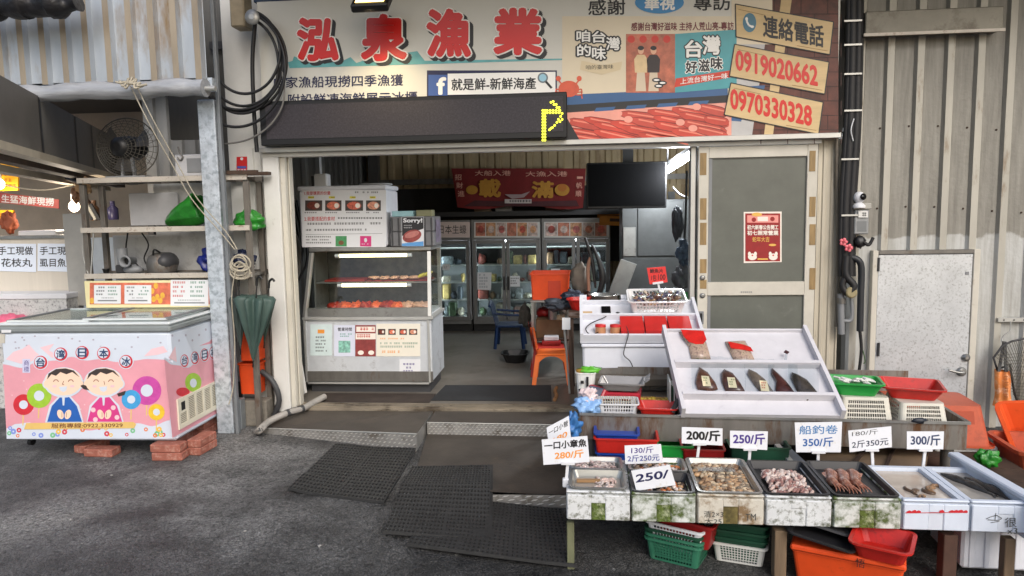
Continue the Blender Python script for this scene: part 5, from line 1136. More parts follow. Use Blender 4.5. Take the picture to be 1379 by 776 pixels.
mb = MB(); mb.box(gx0+.22, gx0+.36, 6.08, 6.2, gzt+.001, gzt+.055, M('olive_box', (128, 128, 96), .6, 0, .1), .004); solo(mb, 'carton', 'small olive carton beside the tissue box on the grey crate', 'carton')
# left inside clutter
hm = M('hose_grey', (120, 116, 110), .5, 0, .2)
mb = MB(); c = Vector((-2.62, 6.3, 1.3))
for i in range(4): mb.tube([c+Vector((.02*i, .13*math.cos(a), .2*math.sin(a))) for a in [k*math.pi/10 for k in range(20)]], .014, hm, 8, closed=True)
for i in range(3): mb.tube([A(392+i*4, 270, 6.6), A(402+i*6, 330+i*8, 6.6), A(392+i*3, 390, 6.5), A(404, 430+i*9, 6.5)], .012, cb, 6)
solo(mb, 'hose_coil', 'grey hose coil and black hoses on the left inner wall', 'hose')
mb = MB(); mb.blob((-2.64, 6.2, .72), (.12, .14, .3), M('dark_raincoat', (46, 46, 44), .6, 0, .4, 6, bump=.4, bscale=8), .3, 2.5, 5, 20); solo(mb, 'raincoat', 'dark raincoat hanging on the left inner wall beside the counter', 'coat')
for i in range(4):
    mb = MB(); p = A(390+i*3.2, 536-i*2, 5.62+i*.03); mb.bar(p+Vector((.07, 0, .005)), p+Vector((-.02, .05, .6)), .035, .02, [whitep, woodd, alu, whitep][i]); solo(mb, 'board', 'narrow board leaning in the corner behind the left door jamb', 'board', 'boards leaning behind the left jamb')

# tall glass door fridges
fm = M('fridge_steel', (120, 120, 120), .4, .4, .12, 4); fdark = M('fridge_dark', (34, 34, 36), .5, .1, .1); fin = M('fridge_interior', (170, 176, 180), .5, .1, .12, 5); fph = [M('food_photo_%s' % 'abcdef'[i], c, .5, 0, .7, 14) for i, c in enumerate([(190, 120, 96), (206, 90, 70), (222, 150, 110), (160, 70, 60), (206, 180, 170), (180, 96, 90)])]
Y9 = 9.15
def fridge(px0, px1, cat_label, doors, ph_boxes, hdr, grp='glass door fridges along the back wall'):
    x0 = A(px0, 400, Y9).x; x1 = A(px1, 400, Y9).x; zt_ = A(650, 296, Y9).z; zd = A(650, 323, Y9).z; zb_ = A(650, 431, Y9).z
    t = thing('glass_fridge', cat_label, 'fridge', ((x0+x1)/2, Y9, FZ), 0, grp)
    mb = MB(); d_ = .42
    mb.box(x0, x1, Y9+.05, Y9+d_, FZ, zb_, fdark, .004); mb.box(x0, x0+.025, Y9+.03, Y9+d_, zb_+.001, zt_, fm); mb.box(x1-.025, x1, Y9+.03, Y9+d_, zb_+.001, zt_, fm)
    mb.box(x0+.026, x1-.026, Y9+d_-.03, Y9+d_, zb_, zt_, fin); mb.box(x0+.001, x1-.001, Y9+.001, Y9+d_, zd+.001, zt_-.001, fm); mb.box(x0+.01, x1-.01, Y9-.02, Y9+.048, zb_-.05, zb_, fm); mb.obj('cabinet', t)
    F = wall_frame(Y9-.001)
    mb = MB(); mb.prect(F, px0+2, 299, px1-2, 320, .002, hdr)
    if ph_boxes == 'text': mb.ptext(F, '日本生蠔', px0+3, 303, px1-7, 315, .004, ink, .0)
    else:
        n_ = ph_boxes; 
        for i in range(n_):
            a = px0+4+i*(px1-px0-8)/n_; mb.prect(F, a, 300, a+(px1-px0-8)/n_-1.2, 318, .003, fph[(i*2+int(px0)) % 6]); mb.pdisc(F, a+(px1-px0)/n_*.45, 309, (px1-px0)/n_*.26, 5, .004, fph[(i+3) % 6])
    mb.obj('photo_header', t)
    n = len(doors)-1
    zsh = [zb_+.02+(zd-zb_)*k/4.6 for k in range(5)]
    mb = MB()
    for z in zsh: mb.box(x0+.03, x1-.03, Y9+.06, Y9+d_-.04, z, z+.012, M('fridge_shelf', (206, 208, 206), .4, .1, .05))
    mb.obj('shelf', t)
    lt = M('fridge_strip_light', (240, 246, 255), .3, 0, 0, emit=(232, 240, 250), es=26)
    mb = MB(); mb.box(x0+.04, x1-.04, Y9+.055, Y9+.07, zd-.03, zd-.01, lt)
    for x in (x0+.03, x1-.04): mb.box(x, x+.01, Y9+.06, Y9+.07, zb_+.05, zd-.05, lt)
    mb.obj('strip_light', t)
    for k in range(n):
        a = A(doors[k], 400, Y9).x+.005; c = A(doors[k+1], 400, Y9).x-.005
        mb = MB(); w_ = .045
        mb.box(a, a+w_, Y9-.04, Y9, zb_+.004, zd-.004, fm, .004); mb.box(c-w_, c, Y9-.04, Y9, zb_+.004, zd-.004, fm, .004); mb.box(a+w_, c-w_, Y9-.039, Y9-.001, zd-.05, zd-.005, fm); mb.box(a+w_, c-w_, Y9-.039, Y9-.001, zb_+.005, zb_+.05, fm)
        d = mb.obj('door', t)
        mb = MB(); mb.box(a+w_+.001, c-w_-.001, Y9-.02, Y9-.019, zb_+.051, zd-.051, glass); mb.obj('pane', d)
        mb = MB(); hx_ = c-w_*.5 if k == 0 and n > 1 else a+w_*.5; mb.box(hx_-.012, hx_+.012, Y9-.06, Y9-.04, (zb_+zd)/2-.13, (zb_+zd)/2+.05, black, .004); mb.obj('handle', d)
    return t, x0, x1, zsh
rg = random.Random(21); pk = [M('package_%s' % 'abcdefghij'[i], c, .5, 0, .5, 22) for i, c in enumerate([(190, 196, 200), (150, 120, 90), (90, 100, 110), (206, 200, 180), (120, 60, 50), (60, 66, 76), (200, 176, 110), (150, 160, 166), (86, 110, 80), (170, 130, 120)])]
specs = [(588, 635, 'glass door fridge with white oyster header, beside the display counter', (590, 634), 'text', M('header_pink', (214, 196, 190), .5, 0, .05)),
 (636.5, 729, 'double glass door fridge in the middle with paper price list on its left door', (638, 682.5, 728), 6, M('header_white', (206, 204, 200), .5, 0, .05)),
 (730.5, 822, 'double glass door fridge on the right behind the orange crate', (732, 776, 821), 5, M('header_white'))]
protos = []
for k, s_ in enumerate(specs):
    t, x0, x1, zsh = fridge(*s_)
    for r, z in enumerate(zsh[:-1]):
        x = x0+.06
        while x < x1-.15:
            w_ = .05+rg.random()*.1; h_ = .05+rg.random()*.15; y = Y9+.08+rg.random()*.04; mt = pk[rg.randrange(10)]
            if rg.random() < .97:
                mb = MB()
                if rg.random() < .55: mb.box(x, x+w_, y, y+.15, z+.013, z+.013+h_, mt, .012)
                else: mb.blob((x+w_/2, y+.07, z+.013+h_*.4), (w_*.5, .07, h_*.42), mt, .3, 3, r*9+int(x*50), 12, -h_*.4)
                solo(mb, 'frozen_package', 'frozen food package on the lit shelves behind fridge glass', 'package', 'packages inside the glass fridges')
            x += w_+.012
F = wall_frame(Y9-.024); mb = MB(); mb.slab(F, [F.px(*p) for p in ((643, 390), (661, 391), (662, 367), (643, 367))], .0, .002, paper); mb.scribble(F, 645, 369, 660, 389, .003, M('pale_grey_ink', (150, 156, 166), .6, 0, 0), 5, .7, 3.6); solo(mb, 'price_list', 'white paper price list stuck on the left door of the middle fridge', 'paper')
# dark shelf above the fridges, banner, television, boxes
mb = MB(); mb.box(-2.6, 1.2, 9.1, 9.5, 1.62, 1.68, fdark); mb.box(-2.6, 1.2, 9.44, 9.5, 1.0, 2.0, M('dark_gap', (30, 28, 27), .8, 0, .2)); solo(mb, 'wall_shelf', 'dark shelf running along the back wall above the fridges', 'shelf')
Yb = 8.9; F = wall_frame(Yb); rb_ = M('banner_red_cloth', (112, 24, 22), .8, 0, .15, 6)
mb = MB()
def bn(u, v):
    x = 608+u*181; y = 227+v*(52+3*math.sin(u*9)); x += (1-u)*v*8-(u)*v*4
    uu, vv = F.px(x, y); return F.p(uu, vv, .02*math.sin(u*14)*v)
mb.grid(bn, 24, 8, rb_); ygold = M('banner_gold', (176, 124, 36), .7, 0, .1, 20)
for (s_, x, y, x1, y1, m_, of) in (('載', 645, 241, 675, 266, ygold, .04), ('滿', 716, 244, 746, 267, ygold, .04), ('大船入港', 640, 230, 688, 237, M('banner_pale', (206, 150, 130), .7, 0, 0), .01), ('大漁入港', 708, 231, 764, 238, M('banner_pale'), .01), ('招', 613, 235, 622, 243, M('banner_pale'), .01), ('財', 615, 246, 624, 254, M('banner_pale'), .01), ('進', 617, 257, 626, 265, M('banner_pale'), .01), ('一', 777, 238, 785, 241, M('banner_pale'), .01), ('帆', 776, 246, 784, 254, M('banner_pale'), .01), ('順', 775, 257, 783, 265, M('banner_pale'), .01)): mb.ptext(F, s_, x, y, x1, y1, .03, m_, of)
mb.pdisc(F, 636, 256, 8, 6, .03, ygold); mb.pdisc(F, 757, 256, 10, 8, .03, ygold); mb.pdisc(F, 757, 253, 6, 5, .031, M('banner_amber', (170, 100, 30), .7, 0, 0))
mb.ppoly(F, [(625, 278), (640, 270), (700, 272), (776, 270), (780, 278)], .029, M('banner_dark_wave', (70, 30, 34), .8, 0, .2)); mb.ppoly(F, [(680, 262), (702, 262), (714, 258), (706, 266), (690, 268)], .03, M('banner_boat', (150, 130, 130), .7, 0, 0)); mb.prect(F, 680, 268.5, 716, 274, .031, M('banner_strip', (180, 170, 166), .7, 0, 0)); mb.scribble(F, 682, 269.3, 715, 273.4, .032, ink, 1, .8, 4)
solo(mb, 'banner', 'red festive cloth banner with gold characters hung above the fridges', 'banner')
tv = thing('television', 'large black flat screen television hanging from the ceiling at the right', 'television', A(842, 280, 6.9)); Yt = 6.9
mb = MB(); a, c = A(790, 282, Yt), A(898, 217, Yt); mb.box(a.x, c.x, Yt, Yt+.07, a.z, c.z, black, .01); mb.box(a.x+.35, a.x+.45, Yt+.071, Yt+.1, a.z+.1, 2.98, black); mb.obj('case', tv)
mb = MB(); mb.box(a.x+.015, c.x-.015, Yt-.003, Yt-.0005, a.z+.025, c.z-.015, M('dark_screen', (6, 6, 7), .9, 0, 0)); MATS['dark_screen'].node_tree.nodes['Principled BSDF'].inputs['Specular IOR Level'].default_value = .1; mb.obj('screen', tv)
for (p0, p1, Y, lab, rz) in (((806, 300), (855, 288), 9.3, 'flat orange carton lying tilted on top of the right fridge, upper one', -.1), ((806, 304), (846, 296), 9.25, 'flat orange carton on top of the right fridge, lower one', .05)):
    a, c = A(p0[0], p0[1], Y), A(p1[0], p1[1], Y); mb = MB(TM((a.x+c.x)/2, Y, a.z, rz, 0, rz)); mb.box(-(c.x-a.x)/2, (c.x-a.x)/2, -.1, .1, 0, c.z-a.z+.05, M('orange_carton', (196, 126, 40), .7, 0, .15, 6), .004); mb.box(-.06, .1, -.102, -.1, .05, .09, woodd); solo(mb, 'carton', lab, 'carton', 'orange cartons on the right fridge')
# fluorescent lamp at the right
ft = thing('fluorescent_lamp', 'lit white fluorescent tube lamp under the ceiling beside the right door jamb', 'lamp', (.95, 6.8, 2.08))
a, c = Z(898, 232, 2.1), Z(934, 208, 2.1)
pa, pc = A(899, 231, 7.4), A(934, 208, 6.3)
mb = MB(); mb.tube([pa, pc], .022, M('tube_lit', (240, 246, 255), .3, 0, 0, emit=(226, 238, 255), es=14), 10); mb.obj('tube', ft)
mb = MB(); mb.bar(pa+Vector((0, 0, .05)), pc+Vector((0, 0, .05)), .08, .04, white); mb.tube([pa+Vector((0, 0, .07)), pa+Vector((0, 0, .8))], .01, white, 6); mb.tube([pc+Vector((0, 0, .07)), pc+Vector((0, 0, .8))], .01, white, 6); mb.obj('batten', ft)
ll = bpy.data.lights.new('fluorescent_light', 'POINT'); ll.shadow_soft_size = .12; ll.energy = 110; ll.color = (.92, .96, 1)
lo = bpy.data.objects.new('fluorescent_light', ll); COL.objects.link(lo); lo.location = (pa+pc)/2-Vector((0, 0, .06)); lo.rotation_euler = (0, 0, math.atan2((pc-pa).y, (pc-pa).x))
# right wall steel cabinet, clutter
cab = thing('steel_cabinet', 'dark stainless cabinet with tall doors behind the stall, at the right inner wall', 'cabinet', (1.05, 8.2, FZ)); Yk = 8.0; dks = M('dull_dark_steel', (84, 86, 86), .4, .5, .2, 3)
a, c = A(838, 440, Yk), A(918, 268, Yk); mb = MB(); mb.box(a.x, c.x+.3, Yk, Yk+.5, FZ, c.z, dks, .006); mb.obj('body', cab)
zmid = A(870, 346, Yk).z; mb = MB(); mb.box(a.x+.17, c.x+.02, Yk-.025, Yk-.002, zmid+.01, c.z-.02, dks, .004); mb.obj('door', cab)
mb = MB(); mb.box(a.x+.01, a.x+.15, Yk-.02, Yk-.002, zmid+.01, c.z-.3, steel, .004); mb.box(a.x, c.x+.25, Yk-.02, Yk-.002, .3, zmid-.02, dks, .004); mb.obj('panel', cab)
mb = MB(TM(A(838, 375, 7.6).x, 7.6, A(838, 376, 7.6).z, 0, 0, R_(20))); mb.box(-.09, .09, -.01, .01, -.18, .2, steel, .004); solo(mb, 'steel_plate', 'tilted steel plate leaning behind the pots', 'plate')
for (px, py, Y, r, mat, lab, sd) in ((922, 340, 6.2, (.06, .07, .1), M('blue_grey_cloth', (70, 84, 100), .7, 0, .3), 'blue grey cloth hanging inside the right door jamb', 2), (918, 372, 6.3, (.07, .07, .1), M('grey_cloth', (96, 96, 98), .7, 0, .3), 'grey bag hanging inside the right jamb below the cloth', 5), (932, 410, 6.1, (.06, .07, .12), M('pale_bag_plastic', (140, 146, 150), .5, 0, .2), 'pale plastic bag hanging lowest inside the right jamb', 8)):
    bag('hanging_bag', lab, px, py, Y, r, mat, sd, .3)
mb = MB(); mb.tube([A(906, 252, 6.6), A(915, 262, 6.5), A(926, 266, 6.3)], .008, white, 6); mb.tube([A(925, 230, 6.2), A(923, 300, 6.2), A(921, 330, 6.2)], .01, cb, 6); mb.box(A(900, 270, 6.6).x, A(909, 258, 6.6).x, 6.6, 6.63, A(900, 268, 6.6).z, A(909, 258, 6.6).z, grey); solo(mb, 'wall_cable', 'white cable and switch box on the right inner wall', 'cable')
# orange crate on the trolley, chairs, pots
Yo = 6.75; ta, tc_ = A(714, 406, Yo), A(768, 406, Yo)
tr = thing('trolley', 'narrow steel trolley under the orange crate', 'trolley', ((ta.x+tc_.x)/2, 7.0, FZ))
for x in (ta.x+.02, tc_.x-.02):
    for y in (Yo+.02, Yo+.48): mb = MB(); mb.box(x-.012, x+.012, y-.012, y+.012, FZ, ta.z-.01, steel); mb.obj('leg', tr)
for z in (ta.z-.012, .42): mb = MB(); mb.box(ta.x, tc_.x, Yo, Yo+.5, z, z+.02, steel if z > .5 else woodd, .003); mb.obj('shelf', tr)
oc = thing('tote_box', 'orange plastic tote box on top of the trolley', 'box', ((ta.x+tc_.x)/2, Yo+.2, ta.z+.01))
zh = A(740, 369, Yo).z; wo = tc_.x-ta.x-.01; mb = MB(); mb.tub(wo*.94, .4, wo, .44, zh-ta.z-.012, orange, z=ta.z+.01, C=((ta.x+tc_.x)/2, Yo+.24), rr=.015); mb.obj('tub', oc)
mb = MB(); xm = (ta.x+tc_.x)/2; mb.box(xm-.02, xm+.1, Yo+.025, Yo+.034, ta.z+.03, zh-.07, M('tote_dark_panel', (186, 54, 20), .5, 0, .1)); mb.obj('end_panel', oc)
mb = MB(); mb.box(ta.x+.05, tc_.x-.06, Yo+.06, Yo+.4, .441, .62, M('brown_carton', (110, 84, 58), .8, 0, .2), .004); solo(mb, 'carton', 'brown carton on the lower trolley shelf', 'carton')
mb = MB(); mb.lathe([(.04, 0), (.045, .17), (.048, .175)], steel, (xm+.02, Yo+.08, .621), n=20); solo(mb, 'steel_can', 'shiny steel can on the carton in the trolley', 'can')
mb = MB(); mb.blob((ta.x+.12, Yo+.28, .66), (.08, .1, .05), darkred, .3, 3, 4, 16, -.035); solo(mb, 'red_bag', 'dark red bag on the carton in the trolley', 'bag')
# stacked plastic stools with backs
def stool(nm, mat, lab, loc, rz, sc=1, back=True):
    t = thing(nm, lab, 'chair', loc, rz); T = Matrix.Translation(loc) @ Matrix.Rotation(rz, 4, 'Z'); s = sc*.135
    mb = MB(T); mb.box(-s, s, -s, s, .255*1, .28, mat, .012); mb.obj('seat', t)
    for i in (-1, 1):
        for j in (-1, 1): mb = MB(T); mb.bar((i*s*.92, j*s*.92, .262), (i*s*1.18, j*s*1.15, 0), .038, .022, mat, (0, 1, 0)); mb.obj('leg', t)
    for j in (-1, 1):
        mb = MB(T); pts = [(x, j*s*.97, .258-.09*abs(x/s)**2.5) for x in [s*(-1+.2*k) for k in range(11)]]
        n_ = len(pts); V = [(x, y-.007, .262) for x, y, z in pts]+[(x, y-.007, z) for x, y, z in pts]+[(x, y+.007, .262) for x, y, z in pts]+[(x, y+.007, z) for x, y, z in pts]
        mb.add(V, [(i, i+1, n_+i+1, n_+i) for i in range(n_-1)]+[(2*n_+i+1, 2*n_+i, 3*n_+i, 3*n_+i+1) for i in range(n_-1)]+[(n_+i, n_+i+1, 3*n_+i+1, 3*n_+i) for i in range(n_-1)], mat); mb.obj('apron', t)
    if back:
        mb = MB(T); mb.grid(lambda u, v: ((-s*.98-.03*v-.01*math.cos((u-.5)*3), (u-.5)*2*s*(.95-.15*v), .281+.22*v*(1-.12*(2*u-1)**2))), 8, 6, mat); mb.grid(lambda u, v: ((-s*.98-.03*v-.022-.01*math.cos((u-.5)*3), (u-.5)*2*s*(.95-.15*v), .281+.22*v*(1-.12*(2*u-1)**2))), 8, 6, mat); mb.obj('backrest', t)
    return t
sx0 = Z(744, 519, FZ)
orst = M('orange_chair_plastic', (232, 112, 44), .45, 0, .08, 8)
stool('child_chair', orst, 'orange plastic child chair just inside the entrance', (-.215, 6.4, FZ), 0)
stool('child_chair', M('red_chair_plastic', (170, 40, 32), .45, 0, .1), 'red plastic child chair behind the orange one', (-.25, 6.72, FZ), R_(4), 1.05)
mb = MB(); mb.box(-.32, -.14, 6.66, 6.82, FZ+.285, FZ+.32, darkred, .006); mb.box(-.3, -.16, 6.7, 6.8, FZ+.322, FZ+.36, white, .004); solo(mb, 'folded_bag', 'folded red and white bags lying on the red child chair', 'bag')
# blue chair
bc = thing('plastic_chair', 'blue plastic armchair in front of the middle fridge', 'chair', (-.74, 8.1, FZ)); bl = M('blue_chair_plastic', (22, 48, 88), .45, 0, .1, 8)
T = Matrix.Translation((-.76, 8.1, FZ)) @ Matrix.Scale(.82, 4)
mb = MB(T); mb.box(-.17, .2, -.2, .2, .3, .33, bl, .012); mb.obj('seat', bc)
for i, j in ((-1, -1), (-1, 1), (1, -1), (1, 1)): mb = MB(T); mb.bar((i*.17+.01, j*.18, .31), (i*.2+.01, j*.2, 0), .04, .03, bl); mb.obj('leg', bc)
for j in (-1, 1): mb = MB(T); mb.tube([(-.2, j*.2, .5), (.02, j*.22, .48), (.2, j*.21, .46), (.22, j*.2, .32)], .016, bl, 8); mb.obj('armrest', bc)
for k in range(4): mb = MB(T); mb.bar((-.17, -.15+k*.1, .32), (-.25, -.15+k*.1, .63), .05, .015, bl, (1, 0, 0)); mb.obj('back_slat', bc)
mb = MB(T); mb.tube([(-.255, -.2, .6), (-.26, 0, .65), (-.255, .2, .6)], .02, bl, 8); mb.obj('top_rail', bc)
# door mat and a tiled strip
mb = MB(); P_ = [Z(600, 519, FZ+.006), Z(742, 519, FZ+.006), Z(743, 540, FZ+.006), Z(580, 539, FZ+.006)]
mb.hexa([Vector((p.x, p.y, FZ+.001)) for p in P_[::-1]]+[Vector((p.x, p.y, FZ+.008)) for p in P_[::-1]], M('charcoal_mat', (40, 41, 43), .9, 0, .15, 20)); mb2 = mb
solo(mb, 'door_mat', 'charcoal door mat just behind the door sill', 'mat')
mb = MB(); a = Z(440, 536, FZ); mb.box(-2.2, -1.2, 5.62, 5.9, FZ+.001, FZ+.006, M('brown_mat', (60, 50, 44), .9, 0, .3, 8)); solo(mb, 'floor_mat', 'dark brown mat under the front edge of the display counter', 'mat')
mb = MB(); p = Z(747, 541, FZ); mb.tube([p+Vector((0, -.0, .015)), p+Vector((.01, .15, .015)), p+Vector((-.005, .3, .012)), p+Vector((.005, .42, .012))], .016, M('tan_strip', (150, 106, 66), .7, 0, .15), 8); solo(mb, 'rubber_strip', 'wavy tan strip on the floor beside the door mat', 'strip')
# pots and tools behind the stall
mb = MB(); c = A(778, 402, 6.3); mb.tub(.17, .17, .24, .24, .1, red, z=c.z-.1, C=(c.x+.03, 6.3), rr=.08); solo(mb, 'red_basin', 'red plastic basin behind the white display, left of the steel pot', 'basin')
pot = thing('steel_pot', 'round stainless pot behind the white back display', 'pot', (A(813, 410, 6.1).x, 6.1, .8)); c = A(813, 398, 6.1)
mb = MB(); mb.lathe([(.11, -.14), (.12, -.13), (.12, 0), (.128, .004), (.128, .01), (.115, .01), (.112, -.12), (.001, -.12)], M('bright_steel', (196, 196, 192), .25, .85, .08), (c.x, 6.1, c.z), n=30, cap=False); mb.obj('body', pot)
sup = MB(); sup.box(c.x-.3, c.x+.3, 5.9, 6.5, c.z-.165, c.z-.145, woodd); 
for x in (c.x-.28, c.x+.28): sup.box(x-.02, x+.02, 5.92, 5.96, FZ, c.z-.166, woodd); sup.box(x-.02, x+.02, 6.44, 6.48, FZ, c.z-.166, woodd)
solo(sup, 'side_table', 'low wooden side table carrying the pot and basin behind the displays', 'table')
for (pts, r, mt, lab) in ((((802, 388), (797, 350), (788, 320)), [.009, .02, .01], black, 'long black pan handle standing up behind the pot'), (((806, 398), (812, 372), (802, 340), (797, 330)), [.02, .034, .014, .009], black, 'black ladle bundle leaning right behind the pot'), (((793, 392), (792, 360), (796, 345)), [.015, .018, .016], M('bare_wood_handle', (140, 104, 84), .7, 0, .15), 'pale wooden handle standing behind the pot')):
    mb = MB(); mb.tube([A(x, y, 6.45) for x, y in pts], r, mt, 10); solo(mb, 'kitchen_tool', lab, 'kitchen tool', 'tools standing behind the steel pot')
mb = MB(); mb.blob(A(781, 376, 6.6), (.085, .05, .15), M('dull_cloth', (110, 102, 92), .85, 0, .2, 8), .25, 3, 3, 20); solo(mb, 'apron', 'dull grey brown apron hanging left of the tools', 'cloth')
for (px, py, rx_, mt, lab, sd) in ((771, 398, .09, M('navy_cloth', (40, 50, 66), .8, 0, .3), 'dark blue cloth heap left of the red basin', 3), (752, 410, .12, M('slate_cloth', (64, 70, 80), .8, 0, .3), 'slate grey cloth hanging over the trolley edge', 6)):
    bag('cloth', lab, px, py, 6.5, (rx_, .08, .05), mt, sd, .35, cat='cloth')
gb2 = A(915, 405, 5.8); mb = MB(); mb.tub(.22, .18, .3, .24, .12, green, z=gb2.z-.07, C=(gb2.x, 5.85), rr=.03); solo(mb, 'green_basin', 'green plastic basin at the right behind the red price card', 'basin')
mb = MB(); mb.blob((gb2.x-.06, 5.85, gb2.z+.04), (.1, .07, .04), black, .3, 3, 2, 16); solo(mb, 'black_bag', 'black plastic bag in the green basin', 'bag')
# ================================================================== right wall fittings
YD = W-.012; F = wall_frame(YD)
mott = M('mottled_galvanised', (206, 210, 214), .36, .45, .12, 4, spot=(152, 155, 156), spots=.4, sscale=60, sdet=7)
md = thing('metal_door', 'mottled silver metal door with lever handle in the corrugated wall', 'door', (2.56, YD, 0))
u0, v1 = F.px(1180, 341); u1 = F.px(1312, 341)[0]
mb = MB(); mb.box(u0+.012, u1-.012, YD-.012, YD+.02, .02, v1-.012, mott, .004); mb.obj('leaf', md)
mb = MB()
mb.box(u0-.03, u0+.01, YD-.02, YD+.03, 0, v1+.02, cream, .003); mb.box(u1-.01, u1+.035, YD-.02, YD+.03, 0, v1+.02, cream, .003); mb.box(u0+.011, u1-.011, YD-.02, YD+.03, v1-.01, v1+.02, oldsteel, .003); mb.obj('frame', md)
mb = MB(); a, c = F.px(1293, 500); mb.lathe([(.036, 0), (.034, .012), (.022, .02)], steel, (a, YD-.012, c), (0, -1, 0), 18); mb.tube([(a, YD-.03, c), (a, YD-.06, c), (a-.05, YD-.062, c+.005), (a-.11, YD-.058, c+.02)], .009, steel, 8); mb.obj('handle', md)
mb = MB(); a, c = F.px(1299, 481); mb.lathe([(.03, 0), (.028, .014), (.012, .018), (.012, .022)], steel, (a, YD-.012, c), (0, -1, 0), 18); mb.obj('lock', md)
mb = MB(); 
for py in (356, 470): a, c = F.px(1180, py); mb.tube([(a+.008, YD-.022, c-.05), (a+.008, YD-.022, c+.05)], .009, dark, 8)
mb.obj('hinge', md)
mb = MB(); a, c = F.px(1301, 368); mb.box(a-.012, a+.012, YD-.016, YD-.0125, c-.012, c+.012, grey); mb.obj('marker', md)
# metal hood at the top right
F = wall_frame(W-.1); mb = MB(); u0, v0 = F.px(1165, 47); u1, v1 = F.px(1353, 8); mb.box(u0, u1, W-.1, W+.02, v0, v1, M('hood_metal', (126, 122, 110), .5, .2, .15, 4, spot=(96, 90, 78), spots=.4, sscale=6), .006); mb.box(u0-.01, u1+.01, W-.108, W-.09, v0-.012, v0+.008, rustw)
solo(mb, 'metal_hood', 'dull metal hood box at the top of the corrugated wall', 'hood')
# cable trunk and pipes left of the metal door
trk = M('black_cable_trunk', (30, 29, 30), .55, 0, .25, 8)
mb = MB(); Yp = W-.07
for dx, r in ((1143, .034), (1151, .03), (1138, .022), (1155, .018)):
    mb.tube([A(dx+5, -12, Yp), A(dx+4, 80, Yp), A(dx+1, 180, Yp), A(dx-4, 260, Yp), A(dx-6, 330, Yp), A(dx-6, 372, Yp)], r, trk, 10)
for y in (30, 62, 101, 150, 215, 290): c = A(1146-(y > 200)*4, y, Yp); mb.box(c.x-.06, c.x+.06, Yp-.042, Yp-.036, c.z-.006, c.z+.006, alu)
solo(mb, 'cable_bundle', 'thick bundle of black cables running down beside the sliding door', 'cable')
mb = MB(); mb.tube([A(1158, 0, Yp), A(1157, 60, Yp), A(1160, 140, Yp), A(1152, 190, Yp)], .008, M('brown_cable', (90, 76, 60), .6, 0, .2), 6); mb.tube([A(1150, 160, Yp-.04), A(1146, 175, Yp-.05), A(1149, 190, Yp-.04)], .004, white, 6); solo(mb, 'thin_cable', 'thin brown and white cables beside the black cable trunk', 'cable')
mb = MB(); 
mb.tube([A(1140, 345, Yp-.03), A(1139, 370, Yp-.04), A(1150, 385, Yp-.05), A(1141, 395, Yp-.04), A(1134, 385, Yp-.03), A(1137, 375, Yp-.03)], .026, trk, 10)
mb.tube([A(1142, 346, Yp), A(1155, 350, Yp-.02), A(1160, 362, Yp-.02), A(1159, 400, Yp-.02), A(1158, 446, Yp-.02)], .024, M('ribbed_black_hose', (40, 42, 46), .5, 0, .2, 14), 10); mb.tube([A(1158, 446, Yp-.02), A(1160, 470, Yp-.02), A(1157, 500, Yp-.02)], .012, trk, 8); mb.tube([A(1162, 472, Yp-.02), A(1165, 486, Yp-.02), A(1163, 490, Yp-.02)], .004, M('thin_green_wire', (60, 90, 50), .6, 0, 0), 6)
solo(mb, 'black_hose', 'looped black hoses left of the silver metal door', 'hose')
mb = MB(); mb.tube([A(1132, 396, Yp), A(1133, 450, Yp)], .024, grey, 10); mb.tube([A(1146, 396, Yp), A(1147, 430, Yp), A(1133, 431, Yp)], .014, grey, 8); mb.lathe([(.03, -.02), (.03, .02)], oldsteel, A(1133, 405, Yp), (0, 0, 1), 12); mb.lathe([(.042, 0), (.04, .015), (.03, .02)], M('yellowed_cap', (150, 138, 104), .6, 0, .1), A(1146, 394, Yp-.05), (0, -1, 0), 18); solo(mb, 'water_pipe', 'grey water pipes with a round yellowed cap below the hoses', 'pipe')
mb = MB(); mb.tube([A(1126, 440, W-.03), A(1128, 330, W-.03), A(1127, 230, W-.03), A(1127, 180, W-.03)], .012, M('drip_pipe', (120, 112, 100), .6, .1, .2), 8); solo(mb, 'conduit', 'thin grey conduit at the edge of the cream side panel', 'pipe')
for k, (x, y, lab) in enumerate(((1136, 326, 'upper left pink flower valve knob on the black pipes'), (1143, 334, 'lower right pink flower valve knob on the black pipes'))):
    c = A(x, y, Yp-.07); mb = MB()
    for i in range(5): a = i*1.2566; mb.blob(c+Vector((.018*math.cos(a), 0, .018*math.sin(a))), (.013, .006, .013), M('pink_knob', (222, 110, 120), .4, 0, .05), 0, 1, 0, 10)
    mb.lathe([(.009, -.006), (.009, .012)], M('dark_pink', (150, 50, 60), .5, 0, 0), c, (0, -1, 0), 10); mb.tube([c, c+Vector((0, .05, 0))], .006, alu, 6); solo(mb, 'valve_knob', lab, 'knob', 'pink valve knobs')
mt = thing('meter_box', 'grey meter box with label on the wall under the white camera', 'meter', A(1160, 330, W-.08)); F = wall_frame(W-.1)
u0, v0 = F.px(1150, 316); u1, v1 = F.px(1171, 282); mb = MB(); mb.box(u0, u1, W-.1, W-.01, v0, v1, M('meter_grey', (148, 150, 150), .45, .1, .12, 8), .008); mb.box(u0-.01, u1+.01, W-.11, W-.01, v1+.001, v1+.045, M('meter_top', (170, 168, 160), .5, .1, .1), .005); mb.obj('housing', mt)
mb = MB(); F = wall_frame(W-.111); mb.prect(F, 1156, 284, 1169, 293, .001, whitep); mb.scribble(F, 1158, 286, 1167, 292, .002, ink, 1, .9, 3.5); mb.obj('label_plate', mt)
mb = MB(); F = wall_frame(W-.101); mb.prect(F, 1154, 298, 1167, 312, .001, M('meter_window', (120, 124, 126), .2, 0, .1)); mb.obj('window', mt)
